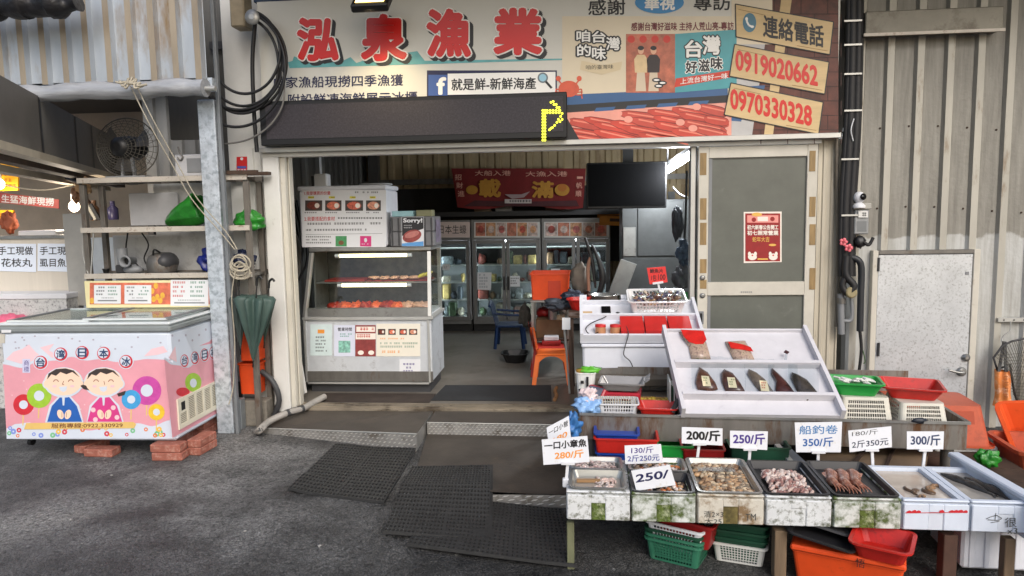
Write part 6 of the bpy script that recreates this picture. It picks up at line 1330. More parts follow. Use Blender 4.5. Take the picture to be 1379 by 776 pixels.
mb = MB(); mb.blob(A(1158, 326, W-.1), (.04, .03, .045), black, .2, 3, 3, 14); mb.tube([A(1163, 326, W-.12), A(1170, 330, W-.12), A(1176, 320, W-.12)], .012, trk, 8); mb.obj('cable_gland', mt)
sc_ = thing('security_camera', 'small white round security camera on top of the meter box', 'camera', A(1158, 278, W-.08)); c = A(1157, 266, W-.1)
mb = MB(); mb.blob(c, (.04, .04, .042), white, 0, 1, 0, 20); mb.obj('head', sc_)
mb = MB(); mb.lathe([(.022, 0), (.024, .006), (.001, .008)], M('lens_black', (10, 10, 12), .15, 0, 0), c+Vector((.012, -.036, .004)), (.3, -1, .05), 16); mb.obj('lens', sc_)
mb = MB(); mb.lathe([(.042, -.075), (.044, -.06), (.03, -.045), (.012, -.03)], white, c, n=20); mb.obj('base', sc_)
# hook rail with bag and net
mb = MB(); F = wall_frame(W-.03); u0, v0 = F.px(1344, 434); u1, v1 = F.px(1400, 428); mb.box(u0, u1, W-.03, W-.0, v0, v1, alu, .002)
for i in range(4): mb.lathe([(.006, 0), (.005, .004)], dark, (u0+.04+i*.07, W-.03, (v0+v1)/2), (0, -1, 0), 8)
mb.tube([A(1361, 433, W-.05), A(1360, 446, W-.06), A(1352, 452, W-.06), A(1349, 460, W-.07), A(1353, 462, W-.08)], .005, steel, 6); solo(mb, 'hook_rail', 'perforated hook rail with a bent wire hook at the right edge', 'hook')
net = thing('hand_net', 'grey mesh hand net hanging at the right edge of the wall', 'net', A(1372, 545, W-.15)); Yn2 = W-.12
mb = MB(); hoop = [A(x, y, Yn2) for x, y in ((1338, 482), (1350, 466), (1362, 460), (1380, 456), (1410, 456), (1420, 520), (1400, 560), (1375, 552), (1366, 530), (1360, 490), (1350, 495), (1343, 498))]; mb.tube(hoop, .008, dark, 8, closed=True); mb.obj('hoop', net)
meshm = M('net_mesh', (96, 92, 82), .8, 0, .2, 20); mb = MB()
for i in range(22):
    t_ = i/21; mb.tube([A(1341+t_*64, 481-22*min(1, t_*3)+(0), Yn2-.01), A(1360+t_*46, 500, Yn2-.05-.02*math.sin(i)), A(1372+t_*34, 550, Yn2-.02)], .0022, meshm, 4, cap=False)
for j in range(18):
    t_ = j/17; mb.tube([A(1341+30*t_, 478+70*t_, Yn2-.01), A(1372+14*t_, 476+76*t_, Yn2-.06), A(1405, 470+84*t_, Yn2-.01)], .0022, meshm, 4, cap=False)
mb.obj('netting', net)
ob = thing('tote_bag', 'orange printed bag hanging from the wire hook by black straps', 'bag', A(1345, 545, W-.12)); Yb2 = W-.16
mb = MB(); obm = M('orange_printed_bag', (226, 138, 70), .6, 0, .2, 9, spot=(236, 200, 170), spots=.4, sscale=16)
def bagf(u, v): 
    w_ = 9+4*v; x = 1350+(u-.5)*2*w_*(1+.1*math.sin(v*7)); y = 500+v*46
    p = A(x, y, Yb2); p.y -= .05*math.sin(math.pi*u)*(.5+.5*v)+.012*math.sin(u*13); return p
mb.grid(bagf, 16, 10, obm); mb.grid(lambda u, v: bagf(u, v)+Vector((0, .1*math.sin(math.pi*u), 0)), 8, 6, obm); mb.obj('pouch', ob)
mb = MB(); mb.scribble(wall_frame(Yb2-.06), 1353, 506, 1359, 538, 0, M('bag_brown_print', (150, 80, 30), .6, 0, 0), 4, .8, 6); mb.obj('print', ob)
mb = MB(); mb.bar(A(1345, 501, Yb2), A(1352, 460, W-.08), .02, .006, black, (0, 1, 0)); mb.bar(A(1355, 501, Yb2), A(1353, 460, W-.085), .022, .006, black, (0, 1, 0)); mb.obj('strap', ob)

# ================================================================== rubber ring mats
def zz(px, py, z): return Z(px, py, z)
def zm(px, py, dz):
    z = 0
    for _ in range(6): p = Z(px, py, z); z = gz(p.x, p.y)+dz
    return p
m1 = [zm(388, 663, .004), zm(517, 679, .004), zm(560, 609, .006), zm(452, 600, .006)]
mb = MB(); mb.perf_sheet(*m1, 26, 18, .016, blackrub, sag=lambda u, v: .014*max(0, u*v*2-1)+.012*max(0, 1-6*abs(u-.04))*(v < .3)+.004*math.sin(u*9)*math.sin(v*7)**2); mid = lambda a, b_: (a+b_)/2
mb.bar(mid(m1[0], m1[1])+Vector((0, 0, .011)), mid(m1[2], m1[3])+Vector((0, 0, .011)), .02, .008, blackrub); mb.bar(mid(m1[0], m1[3])+Vector((0, 0, .011)), mid(m1[1], m1[2])+Vector((0, 0, .011)), .02, .008, blackrub)
solo(mb, 'ring_mat', 'black rubber ring mat lying on the asphalt left of the other two', 'mat', 'rubber ring mats before the entrance')
m3 = [zm(548, 737, .006), zm(775, 767, .006), zm(756, 690, .006), zm(590, 672, .008)]
mb = MB(); mb.perf_sheet(*m3, 34, 17, .016, blackrub, sag=lambda u, v: .005+.03*max(0, u-.82)/.18*(v > -1)*max(0, .6-abs(v-.45))); mb.bar(m3[0].lerp(m3[1], .62)+Vector((0, 0, .016)), m3[3].lerp(m3[2], .62)+Vector((0, 0, .016)), .02, .008, blackrub); mb.bar(m3[0].lerp(m3[1], .3)+Vector((0, 0, .016)), m3[3].lerp(m3[2], .3)+Vector((0, 0, .016)), .02, .008, blackrub)
solo(mb, 'ring_mat', 'black rubber ring mat at the left table leg, partly under the middle mat', 'mat', 'rubber ring mats before the entrance')
zf2 = zf+.02
m2 = [zm(516, 719, .022), zm(659, 730, .024), zz(661, 629, zf2), zz(555, 631, zf2)]
mb = MB(); 
def sag2(u, v): 
    t_ = v; return .05*max(0, 1-abs(t_-.6)/.35)*(.75)
mb.perf_sheet(*m2, 27, 22, .016, blackrub, sag=sag2)
mb.bar(m2[0].lerp(m2[1], .56)+Vector((0, 0, .012)), m2[3].lerp(m2[2], .56)+Vector((0, 0, .012)), .02, .008, blackrub); mb.bar(m2[1]+Vector((0, 0, .009)), m2[2]+Vector((0, 0, .009)), .03, .012, blackrub)
solo(mb, 'ring_mat', 'black rubber ring mat in the middle, draped from the step onto the asphalt', 'mat', 'rubber ring mats before the entrance')

# ================================================================== low front table with foam fish boxes
ZB = .2; TB = TM(-.05, 3.237, ZB, R_(-1.3)); AB = R_(-1.3)
FB = Frame(TB @ Vector((0, 0, 0)), TB.to_3x3() @ Vector((1, 0, 0)), (0, 0, 1))
lt_ = thing('display_table', 'low wooden market table with weathered legs under the row of foam fish boxes', 'table', (.9, 3.5, 0))
bx = [FB.px(x, 705)[0] for x in (762.2, 849.6, 938, 1030, 1121, 1214.5, 1306.5, 1402)]
TW = bx[-1]
mb = MB(TB); 
for k in range(6): mb.box(.03, TW+.4, .08+k*.19, .26+k*.19, -.03, -.002, woodd)
mb.obj('top', lt_)
for k, (px, y, wd, mt_) in enumerate(((768, .05, .035, M('green_stained_wood', (110, 112, 84), .8, 0, .3, 14, stretch=(2, 2, .3))), (1054, .03, .055, wood), (1287, .04, .06, M('red_brown_wood', (78, 54, 44), .8, 0, .2, 10)), (1365, .02, .045, wood), (1385, .5, .06, woodd), (860, 1.0, .05, woodd), (1200, 1.05, .06, woodd))):
    u = FB.px(px, 735)[0]; p = TB @ Vector((u, y, 0)); mb = MB(); mb.box(p.x-wd/2, p.x+wd/2, p.y, p.y+wd, gz(p.x, p.y)-.01, ZB-.036, mt_, .003); mb.obj('leg', lt_)
H = .132; DP = .47
mossf = M('mossy_foam', (208, 211, 206), .8, 0, .08, 12, bump=.12, bscale=240, spot=(78, 92, 44), spots=.5, sscale=15, sdet=8, sedge=.09)
brownf = M('brown_stained_foam', (206, 200, 186), .8, 0, .08, 12, bump=.12, bscale=240, spot=(128, 104, 74), spots=.46, sscale=12, sdet=8)
wfoam = M('clean_foam', (208, 216, 228), .7, 0, .04, 12, bump=.08, bscale=240, spot=(196, 200, 206), spots=.3, sscale=20)
def foam_box(i, mat, notch, lab, h=H, top=None):
    a, c = bx[i]+.002, bx[i+1]-.002; t = thing('fish_box', lab, 'box', TB @ Vector(((a+c)/2, DP/2, 0)), AB, 'foam fish boxes in a row on the front table')
    mb = MB(TB); wd = c-a; mb.tub(wd, DP-.014, wd, DP-.014, h, mat, t=.026, rim=.0, C=((a+c)/2, DP/2+.007), rr=.012, rimh=.001)
    n0, n1 = a+wd*.39, a+wd*.61
    mb.box(a+.004, n0, -.002, .0068, .004, h-.006, mat, .004); mb.box(n1, c-.004, -.002, .0068, .004, h-.006, mat, .004); mb.box(n0-.001, n1+.001, -.0015, .0068, h*.66, h-.007, mat, .003)
    mb.box(a-.001+.002, c-.001, .0005, .03, h+.0005, h+.012, mat, .005)
    mb.obj('shell', t)
    mb = MB(TB); mb.box(n0+.001, n1-.001, .003, .0069, .005, h*.655, notch); mb.obj('grip_recess', t)
    return t, a, c
fbx = [foam_box(0, styro_dirty, moss, 'dirty foam box with a green mossy grip at the left end of the row'),
 foam_box(1, mossf, moss, 'heavily mossy foam box under the card reading 250, second in the row'),
 foam_box(2, brownf, M('brown_moss', (110, 98, 56), .9, 0, .5, 24), 'brown stained foam box under the clam tray'),
 foam_box(3, styro_dirty, styro_dirty, 'grey stained foam box under the tray of small pale squid'),
 foam_box(4, mossf, moss, 'mossy foam box under the black tray with three brown squid'),
 foam_box(5, wfoam, M('foam_grip', (206, 212, 222), .7, 0, .05), 'clean white foam box with red tape marks holding a few shrimps'),
 foam_box(6, wfoam, M('foam_grip'), 'clean white foam box with pen scribbles holding dark fish, at the right')]
def on(t, F, fn, nm):
    mb = MB(); fn(mb, F); return mb.obj(nm, t)
FBf = Frame(TB @ Vector((0, -.0035, 0)), TB.to_3x3() @ Vector((1, 0, 0)), (0, 0, 1))
pen = M('faded_pen', (70, 70, 66), .8, 0, 0)
on(fbx[2][0], FBf, lambda m, F: (m.ptext(F, '清2×3', 948, 688, 974, 697, .001, pen, 0), m.ptext(F, '大25', 949, 698, 972, 706, .001, pen, 0), m.ptext(F, 'TM', 1004, 692, 1018, 701, .001, pen, 0)), 'pen_writing')
on(fbx[6][0], FBf, lambda m, F: (m.ptext(F, '很', 1353, 697, 1369, 710, .001, pen, 0), m.ptext(F, 'x3', 1356, 711, 1370, 719, .001, pen, 0), m.pline(F, [(1328, 699), (1334, 696), (1342, 694), (1349, 698), (1345, 701), (1330, 700)], .9, .001, pen), m.pline(F, [(1334, 704), (1346, 702)], .8, .001, pen), m.pline(F, [(1341, 691), (1340, 700)], .8, .001, pen)), 'pen_writing')
tapem = M('red_tape_print', (200, 34, 44), .5, 0, .1, 20)
def tape_fn(m, F):
    rg = random.Random(4)
    for i in range(13): x = 1221+i*6.3; m.ppoly(F, [(x, 690.8), (x+6.4, 690.6), (x+6.4, 688.8-1.6*rg.random()), (x+3+rg.random()*2, 687.4-rg.random()), (x, 689-1.6*rg.random())], .0012, tapem) if rg.random() < .8 else None
    m.pline(F, [(1219, 690.8), (1303, 690)], .8, .0014, tapem)
on(fbx[5][0], FBf, tape_fn, 'red_tape')
# trays and sea food
pan = M('steel_pan', (170, 170, 166), .3, .75, .12, 9); bpan = M('black_pan', (42, 42, 44), .4, .2, .15, 9)
water = M('grey_brine', (168, 160, 150), .08, 0, .1, 8)
def tray(a, c, y0, y1, z, mat, lab, h=.04, rz=0, grp='metal trays on the foam boxes', slope=0):
    w_, d_ = c-a, y1-y0; p = TB @ Vector(((a+c)/2, (y0+y1)/2, z)); o_ = thing('tray', lab, 'tray', p, AB+rz, grp); o_.rotation_euler = (slope, 0, AB+rz)
    T = Matrix.LocRotScale(p, o_.rotation_euler, None); mb = MB(T); mb.tub(w_-.05, d_-.05, w_-.024, d_-.024, h, mat, t=.003, rim=.011, rr=.022, rimh=.005); mb.obj('pan', o_); return T, w_-.05, d_-.05
def pile(T, w_, d_, mats, n, size, lab, nm, cat, seed, heap=.02, kind='shell', z0=.006, area=None):
    rg = random.Random(seed); mb = MB(T); ar = area or (-.5, .5, -.5, .5)
    for i in range(n):
        u, v = ar[0]+(ar[1]-ar[0])*rg.random(), ar[2]+(ar[3]-ar[2])*rg.random(); hp = heap*(1-min(1, (2*u)**2*.6+(2*v)**2*.6))
        x, y = u*(w_-size), v*(d_-size); z = z0+size*.25+hp*rg.random(); mt = mats[rg.randrange(len(mats))]
        if kind == 'shell': 
            R3 = Matrix.Rotation(rg.random()*6.3, 4, 'Z') @ Matrix.Rotation((rg.random()-.5)*1.4, 4, 'X'); s0 = size*(.75+.5*rg.random())
            V = []; n_ = 8
            for (rr_, zz_) in ((.15, -.28), (.5, -.05), (.36, .2), (.08, .3)):
                for k in range(n_): an = 2*math.pi*k/n_; V.append(Vector((x, y, z))+R3.to_3x3() @ Vector((rr_*s0*1.15*math.cos(an), rr_*s0*.85*math.sin(an), zz_*s0)))
            mb.add(V, [(r_*n_+k, r_*n_+(k+1) % n_, (r_+1)*n_+(k+1) % n_, (r_+1)*n_+k) for r_ in range(3) for k in range(n_)]+[tuple(range(24, 32))], mt, True)
        else:
            an = rg.random()*6.3 if kind == 'squirm' else (rg.random()-.5)*1.2+1.2; d = Vector((math.cos(an), math.sin(an), 0)); q = Vector((-d.y, d.x, 0)); L_ = size*(.8+.6*rg.random()); b_ = (rg.random()-.5)*L_*.6
            mb.tube([Vector((x, y, z))-d*L_*.5, Vector((x, y, z+.004))+q*b_*.4, Vector((x, y, z+.002))+d*L_*.3+q*b_*.1, Vector((x, y, z))+d*L_*.55-q*b_*.4], [size*.1, size*.2, size*.16, size*.05], mt, 6)
    return solo(mb, nm, lab, cat, kind='stuff')
zt0 = H-.016
clamA = [M('clam_tan', (186, 150, 112), .4, 0, .3, 60), M('clam_grey', (142, 126, 106), .4, 0, .3, 60), M('clam_pale', (214, 192, 160), .4, 0, .25, 60), M('clam_brown', (128, 98, 72), .4, 0, .3, 60)]
octo = [M('octopus_pale', (206, 192, 184), .25, 0, .15, 40), M('octopus_pink', (186, 160, 156), .25, 0, .2, 40), M('octopus_grey', (150, 136, 132), .25, 0, .2, 40)]
sqd = [M('squid_pale', (206, 180, 168), .25, 0, .2, 40), M('squid_mauve', (160, 120, 112), .25, 0, .25, 40), M('squid_white', (222, 206, 196), .25, 0, .12, 40)]
mix = [M('shell_orange', (190, 110, 60), .4, 0, .3, 50), M('shell_dark', (84, 66, 54), .4, 0, .3, 50)]+clamA[:2]
a, c = fbx[0][1:]; T, w_, d_ = tray(a+.0, c-.02, .25, .47, zt0, pan, 'stainless tray of pale baby octopus at the back of the left box', slope=R_(-3)); pile(T, w_, d_, octo, 90, .034, 'heap of pale baby octopus in the back left steel tray', 'baby_octopus', 'octopus', 1, .012, 'squirm')
T, w_, d_ = tray(a+.012, c-.012, .012, .24, zt0, pan, 'deep stainless tray with a wooden handle across it, front of the left box', h=.045, slope=R_(3)); pile(T, w_, d_, octo[:1]+sqd[:1], 36, .034, 'small heap of pale shrimps in the front left steel tray', 'pale_shrimps', 'shrimp', 2, .008, 'squirm', area=(-.02, .42, -.3, .45))
mb = MB(T); mb.box(-w_/2+.002, w_/2-.002, -d_/2+.002, d_/2-.002, .0035, .009, water); solo(mb, 'brine', 'shallow grey brine in the front left steel tray', 'water')
mb = MB(T); mb.bar((-w_/2+.01, .02, .022), (w_*.05, .03, .02), .02, .012, M('tan_handle', (160, 124, 84), .7, 0, .15)); solo(mb, 'wooden_stick', 'tan wooden stick lying in the front left steel tray', 'stick')
a, c = fbx[1][1:]; T, w_, d_ = tray(a, c, .25, .47, zt0, pan, 'stainless tray of mixed shells at the back of the second box', slope=R_(-2)); pile(T, w_, d_, mix+octo[:1], 90, .028, 'heap of mixed small shells behind the tilted 250 card', 'mixed_shells', 'shellfish', 3, .008)
T, w_, d_ = tray(a, c, .0, .24, zt0, bpan, 'dark tray of orange shells with a price card, front of the second box', slope=R_(3)); pile(T, w_, d_, mix+sqd[2:], 80, .028, 'heap of orange and brown shells below the tilted 250 card', 'orange_shells', 'shellfish', 4, .008)
a, c = fbx[2][1:]; T, w_, d_ = tray(a, c, .0, .47, zt0, pan, 'long stainless tray filled with tan clams', slope=R_(0)); pile(T, w_, d_, clamA, 360, .03, 'tan and grey clams filling the long steel tray', 'clams', 'clams', 5, .006)
mb = MB(T); mb.box(-w_*.42, w_*.3, .04, .1, .037, .0385, film); solo(mb, 'plastic_film', 'clear plastic film lying over the clams', 'film')
a, c = fbx[3][1:]; T, w_, d_ = tray(a, c, .0, .45, zt0, bpan, 'black tray of small pale squid', slope=R_(0)); pile(T, w_, d_, sqd, 150, .05, 'heap of small pale squid in the black tray', 'small_squid', 'squid', 6, .012, 'along', area=(-.48, .4, -.48, .3))
a, c = fbx[4][1:]; T, w_, d_ = tray(a, c, .0, .46, zt0, bpan, 'black tray holding three large brown squid'); bs = M('brown_squid', (160, 108, 88), .2, 0, .35, 24, spot=(206, 168, 146), spots=.4, sscale=30)
for k, (x, l) in enumerate(((-.072, .2), (-.02, .22), (.034, .2))):
    mb = MB(T); pts = [Vector((x+.012*math.sin(i*.9), .13-l*i/7*1.05, .022+.006*math.sin(i*1.3))) for i in range(8)]; mb.tube(pts, [.008, .02, .027, .029, .028, .024, .016, .006], bs, 10)
    for j in (-1, 1): mb.add([pts[1]+Vector((j*.012, 0, .004)), pts[2]+Vector((j*.045, .01, .004)), pts[4]+Vector((j*.022, 0, .004))], [(0, 1, 2)], bs)
    for j in range(4): mb.tube([pts[-2]+Vector((-.012+.008*j, 0, 0)), pts[-1]+Vector((-.02+.014*j, -.012, -.004)), pts[-1]+Vector((-.026+.018*j, -.035, -.012))], [.006, .004, .0015], bs, 5)
    solo(mb, 'squid', ['left', 'middle', 'right'][k]+' one of three large brown squid in the black tray', 'squid', 'large brown squid')
for bi in (5, 6):
    a, c = fbx[bi][1:]; mb = MB(TB); mb.box(a+.028, c-.028, .036, DP-.03, .03, H-.018, M('brine_%d' % bi, [(190, 178, 164), (148, 144, 138)][bi-5], .08, 0, .12, 7)); solo(mb, 'brine', ['cloudy beige brine in the white box with red tape', 'cloudy grey brine in the white box with dark fish'][bi-5], 'water')
a, c = fbx[5][1:]; shr = [M('shrimp_tan', (150, 116, 84), .3, 0, .3, 50), M('shrimp_dark', (96, 76, 60), .3, 0, .3, 50)]
for k in range(8):
    rg = random.Random(k); mb = MB(TB); x0_, y0_ = a+.1+.15*rg.random(), .06+.16*rg.random(); an = rg.random()*3; R0 = .028
    mb.tube([(x0_+R0*math.cos(an+t*.45), y0_+R0*1.3*math.sin(an+t*.45), H-.014) for t in range(7)], [.004, .008, .0095, .009, .008, .006, .003], shr[k % 2], 8); solo(mb, 'shrimp', 'brown shrimp lying in the white box with red tape', 'shrimp', 'shrimps in the white foam box')
a, c = fbx[6][1:]; dfm = M('dark_fish', (62, 60, 58), .25, 0, .35, 20, spot=(120, 116, 108), spots=.35, sscale=20)
for k in range(4):
    mb = MB(TB); x0_, y0_ = a+.06+.045*k, .41-.022*k-(.05 if k % 2 else 0); d = Vector((.35-.1*k, -.8, 0)).normalized(); pts = [Vector((x0_, y0_, H-.014))+d*(.2*i/7) for i in range(8)]; mb.tube(pts, [.004, .012, .019, .022, .02, .014, .007, .004], dfm, 9)
    q_ = Vector((-d.y, d.x, 0)); mb.add([pts[-1]-d*.01, pts[-1]+d*.035+q_*.02, pts[-1]+d*.02, pts[-1]+d*.035-q_*.02], [(0, 1, 2, 3)], dfm); solo(mb, 'fish', ['dark fish nearest the back of the right white box', 'second dark fish from the back in the right white box', 'third dark fish from the back in the right white box', 'dark fish nearest the front of the right white box'][k], 'fish', 'dark fish in the right foam box')
# further white box at the right edge
p = Z(1279, 609, .37); q_ = Z(1379, 668, .365); d = (q_-p); d.z = 0
ang = math.atan2(d.y, d.x); T = TM(p.x, p.y, 0, ang); L_ = d.length+.4
mb = MB(T); mb.box(0, L_, .0, .035, .17, .37, wfoam, .008); mb.box(.0, L_, -.012, .047, .345, .372, wfoam, .006); solo(mb, 'foam_sheet', 'white foam sheet standing on edge along the right side of the dark fish box', 'lid')
# under the table
def zg(px, py, dz=0): 
    p = Z(px, py, -.03); return Z(px, py, gz(p.x, p.y)+dz)
def stack(px, py, rz, specs, w_, d_, h_, grp, first_y=0):
    p = zg(px, py); z = gz(p.x, p.y)+.002; cx, cy = p.x, p.y+d_*.5
    for (mat, nm, lab, hh, hol, dx, tl) in specs:
        t = MB(TM(cx+dx, cy, z, rz, 0, tl)); t.tub(w_*.88, d_*.88, w_, d_, hh, mat, t=.004, rim=.01, rr=.02, holes=hol, rimh=.012); o = t
        solo(o, nm, lab, 'basket', grp); z += (.022 if hol is not None or hh > .05 else .03)+(hh-h_)*.9 if True else 0
        z = max(z, 0) if False else z
stack(918, 763, R_(-26), [(jade, 'basket', 'green perforated basket at the bottom of the left stack under the table', .115, (13, 10, 6), 0, 0), (jade, 'basket', 'second green basket nested in the left stack', .115, (13, 10, 6), .003, 0), (dkgreen, 'basket', 'dark green basket nested under the white one', .12, (13, 10, 6), 0, 0), (white, 'basket', 'white basket nested near the top of the left stack', .125, (13, 10, 6), .004, R_(1.5)), (darkred, 'shallow_basket', 'dark red shallow tray topping the left basket stack', .125, None, .05, R_(3))], .275, .21, .115, 'baskets stacked under the front table')
stack(1003, 762, R_(-17), [(M('off_white_basket', (206, 206, 200), .5, 0, .06), 'basket', 'off white perforated basket at the bottom of the right stack under the table', .1, (13, 10, 6), 0, 0), (dkgreen, 'basket', 'lowest dark green basket nested in the off white one', .11, None, .0, 0), (dkgreen, 'basket', 'middle dark green basket nested in the off white one', .115, None, .004, 0), (dkgreen, 'basket', 'top dark green basket nested in the off white one', .12, None, .0, R_(1))], .25, .2, .1, 'baskets stacked under the front table')
pz = .115; p0 = Z(1064, 733, pz); p1 = Z(1221, 763, pz); d = p1-p0; an = math.atan2(d.y, d.x); w_ = d.length
ot = thing('storage_tote', 'orange lidded tote under the front table with a handwritten mark', 'box', (p0+d*.5)*1.0)
T = TM(p0.x, p0.y, 0, an); zb3 = gz(p0.x+.2, p0.y)+.002
mb = MB(T); mb.tub(w_-.05, .3, w_-.01, .36, pz-zb3-.03, orange, z=zb3, C=(w_/2, .2), rr=.02, rim=.004); mb.obj('tub', ot)
mb = MB(T); mb.box(0, w_, .0, .4, pz-.028, pz, orange, .008); mb.obj('lid', ot)
F = Frame(T @ Vector((0, -.001, 0)), T.to_3x3() @ Vector((1, 0, 0)), (0, 0, 1)); mb = MB(); mb.text(F, '悟', w_*.58, pz-.075+.03, w_*.66, pz-.004, .001, ink, 0); mb.obj('pen_mark', ot)
mb = MB(TM(*(T @ Vector((w_*.27, .15, pz+.03))), an, 0, R_(9))); mb.tub(w_*.52, .3, w_*.56, .34, .02, bpan, t=.003, rim=.012, rr=.02); solo(mb, 'flat_tray', 'black flat tray tilted on the orange tote', 'tray')
mb = MB(TM(*(T @ Vector((w_*.2, .2, pz+.075))), an+.2, 0, R_(14))); mb.tub(w_*.5, .28, w_*.54, .3, .015, M('grey_black_lid', (66, 66, 68), .4, 0, .15), t=.003, rim=.012, rr=.03); solo(mb, 'flat_tray', 'dark grey lid lying over the black tray on the orange tote', 'lid')
mb = MB(TM(*(T @ Vector((w_*.8, .08, pz+.003))), an+R_(-6), 0, 0)); mb.tub(.18, .18, .23, .24, .075, red, t=.004, rim=.012, rr=.03); solo(mb, 'red_basket', 'small red plastic tub on the right end of the orange tote', 'basket')
p0 = Z(1294, 766, -.05); p1 = Z(1362, 771, -.05); w_ = .42
fb4 = thing('foam_box', 'large ribbed white foam box standing on the ground under the right end of the table', 'box', (p0.x+.2, p0.y+.15, -.05)); T = TM(p0.x, p0.y, 0, R_(-3))
mb = MB(T); mb.box(0, w_, 0, .34, -.05, .15, styro, .012)
for i in range(6): mb.box(.03+i*.066, .055+i*.066, -.006, .0, -.04, .14, styro, .003)
mb.obj('shell', fb4)

# ================================================================== upper steel trough table
HU = .5; AU = R_(-3.4); TU = TM(.027, 4.01, HU, AU)
ut = thing('steel_trough', 'long worn stainless trough table behind the foam boxes', 'table', (1.05, 4.3, 0))
UL = 2.06; UD = .8; rs = M('rust_streaked_steel', (138, 134, 128), .45, .55, .15, 9, spot=(104, 72, 46), spots=.42, sscale=7, stretch=(1.6, 1.6, .35))
mb = MB(TU); mb.box(0, UL, 0, .006, -.155, 0, rs); mb.box(0, UL, UD-.006, UD, -.155, .1, rs); mb.box(0, .006, .0062, UD-.0062, -.155, 0, rs); mb.box(UL-.006, UL, .0062, UD-.0062, -.155, 0, rs); mb.box(.0062, UL-.0062, .0062, UD-.0062, -.07, -.06, oldsteel)
mb.box(-.006, UL+.012, -.012, .0, -.012, .002, steel); mb.box(UL, UL+.015, 0, UD, -.004, .001, oldsteel); mb.obj('trough', ut)
for x in (.06, UL-.06):
    for y in (.08, UD-.08):
        p = TU @ Vector((x, y, 0)); mb = MB(); mb.lathe([(.033, gz(p.x, p.y)-.005), (.033, HU-.156)], oldsteel, (p.x, p.y, 0), n=16); mb.obj('leg', ut)
mb = MB(TU); mb.box(-.02, .8, UD-.14, UD-.01, .0, .05, M('wet_brown_board', (92, 84, 72), .5, 0, .2, 5), .004); mb.box(.0, .75, .36, UD-.15, -.059, -.035, M('wet_brown_board')); solo(mb, 'board', 'wet brown board lying at the back of the steel trough', 'board')
FU = Frame(TU @ Vector((0, 0, 0)), TU.to_3x3() @ Vector((1, 0, 0)), (0, 0, 1))
def tu(px, py, y=.0, z=None):      # a point in the trough's frame on the plane y
    F = Frame(TU @ Vector((0, y, 0)), TU.to_3x3() @ Vector((1, 0, 0)), (0, 0, 1)); return F.px(px, py)
# items at the left end of the trough
u, v = tu(832, 556, .1); mb = MB(TU); mb.M = TU @ TM(u, .14, -.058, R_(2)); mb.tub(.2, .13, .23, .16, .1, white, t=.004, rim=.008, rr=.015, holes=(11, 8, 4)); solo(mb, 'basket', 'small white perforated basket at the front left of the trough', 'basket')
mb = MB(TU @ TM(u+.0, .15, .035, R_(2)))
for i in range(16): mb.bar((-.1+i*.0135, -.055, 0), (-.1+i*.0135, .06, .012), .004, .004, M('pale_stick', (196, 186, 160), .7, 0, .1))
solo(mb, 'skewers', 'row of pale skewers laid in the small white basket', 'skewers')
u, v = tu(886, 556, .08); mb = MB(TU @ TM(u, .12, -.058, R_(-3))); mb.tub(.15, .13, .215, .18, .085, red, t=.004, rim=.008, rr=.02); solo(mb, 'red_basket', 'small red tub in the trough beside the white basket', 'basket')
mb = MB(TU); u0, v0 = tu(905, 556, .02); u1, v1 = tu(914, 541, .02); mb.bar((u0, .03, v0), (u1, .05, v1), .024, .02, dark); mb.bar((u1, .05, v1), (u1+.02, .1, v1+.03), .014, .012, black); solo(mb, 'knife', 'dark handled knife leaning between the red tub and white display', 'knife')
u, v = tu(880, 535, .3); yb5 = M('yellow_slices', (206, 176, 66), .5, 0, .4, 30); mb = MB(TU @ TM(u, .34, -.057, 0)); mb.tub(.2, .12, .23, .14, .05, M('amber_tray', (170, 130, 50), .5, 0, .2), t=.004, rr=.01)
rg = random.Random(8)
for i in range(40): mb.blob(((rg.random()-.5)*.19, (rg.random()-.5)*.11, .04+.02*rg.random()), (.016, .014, .007), yb5, .2, 3, i, 8)
solo(mb, 'yellow_tray', 'amber tray of yellow slices behind the small red tub', 'tray')
# scale
sc2 = thing('weighing_scale', 'red digital weighing scale with a clear pan, in the left of the trough', 'scale', TU @ Vector((.22, .35, -.05)), AU)
Ts = TU @ TM(tu(838, 530, .28)[0], .36, -.05, R_(-4)); mb = MB(Ts); rsm = M('scale_red', (170, 36, 52), .4, 0, .1, 8)
mb.box(-.115, .115, -.085, .1, .05, .1, rsm, .01); mb.box(-.09, .09, -.07, .08, .0, .049, black, .006); mb.obj('body', sc2)
mb = MB(Ts); Fs = Frame(Ts @ Vector((0, -.086, 0)), Ts.to_3x3() @ Vector((1, 0, 0)), (0, 0, 1)); mb.rect(Fs, -.09, .056, .075, .095, .001, M('scale_label_blue', (40, 110, 180), .4, 0, .05)); mb.text(Fs, '電子秤', -.08, .07, .065, .09, .002, white, .0); mb.rect(Fs, -.08, .06, .06, .066, .002, white); mb.obj('label_strip', sc2)
Td = Ts @ TM(-.165, -.06, .06, R_(-35), R_(-38)); mb = MB(Td); mb.box(-.07, .07, -.02, .02, -.06, .075, rsm, .008); mb.obj('display_head', sc2)
mb = MB(Td); mb.box(-.055, .055, -.0225, -.0205, .0, .062, M('lcd_grey', (120, 124, 140), .3, 0, .2)); 
for i in range(4): mb.box(-.052+i*.028, -.03+i*.028, -.0225, -.0205, -.05, -.012, M('key_cream', (226, 196, 150), .5, 0, .1))
mb.obj('keypad', sc2)
mb = MB(Ts); mb.tub(.2, .16, .26, .2, .05, M('smoky_pan', (150, 148, 146), .15, .4, .1), t=.002, rim=.01, rr=.01, z=.112); mb.box(-.05, .05, -.04, .04, .1, .112, black); mb.add([(.13, -.1, .162), (.13, .1, .162), (.17, .1, .19), (.17, -.1, .19)], [(0, 1, 2, 3)], film); mb.obj('pan', sc2)
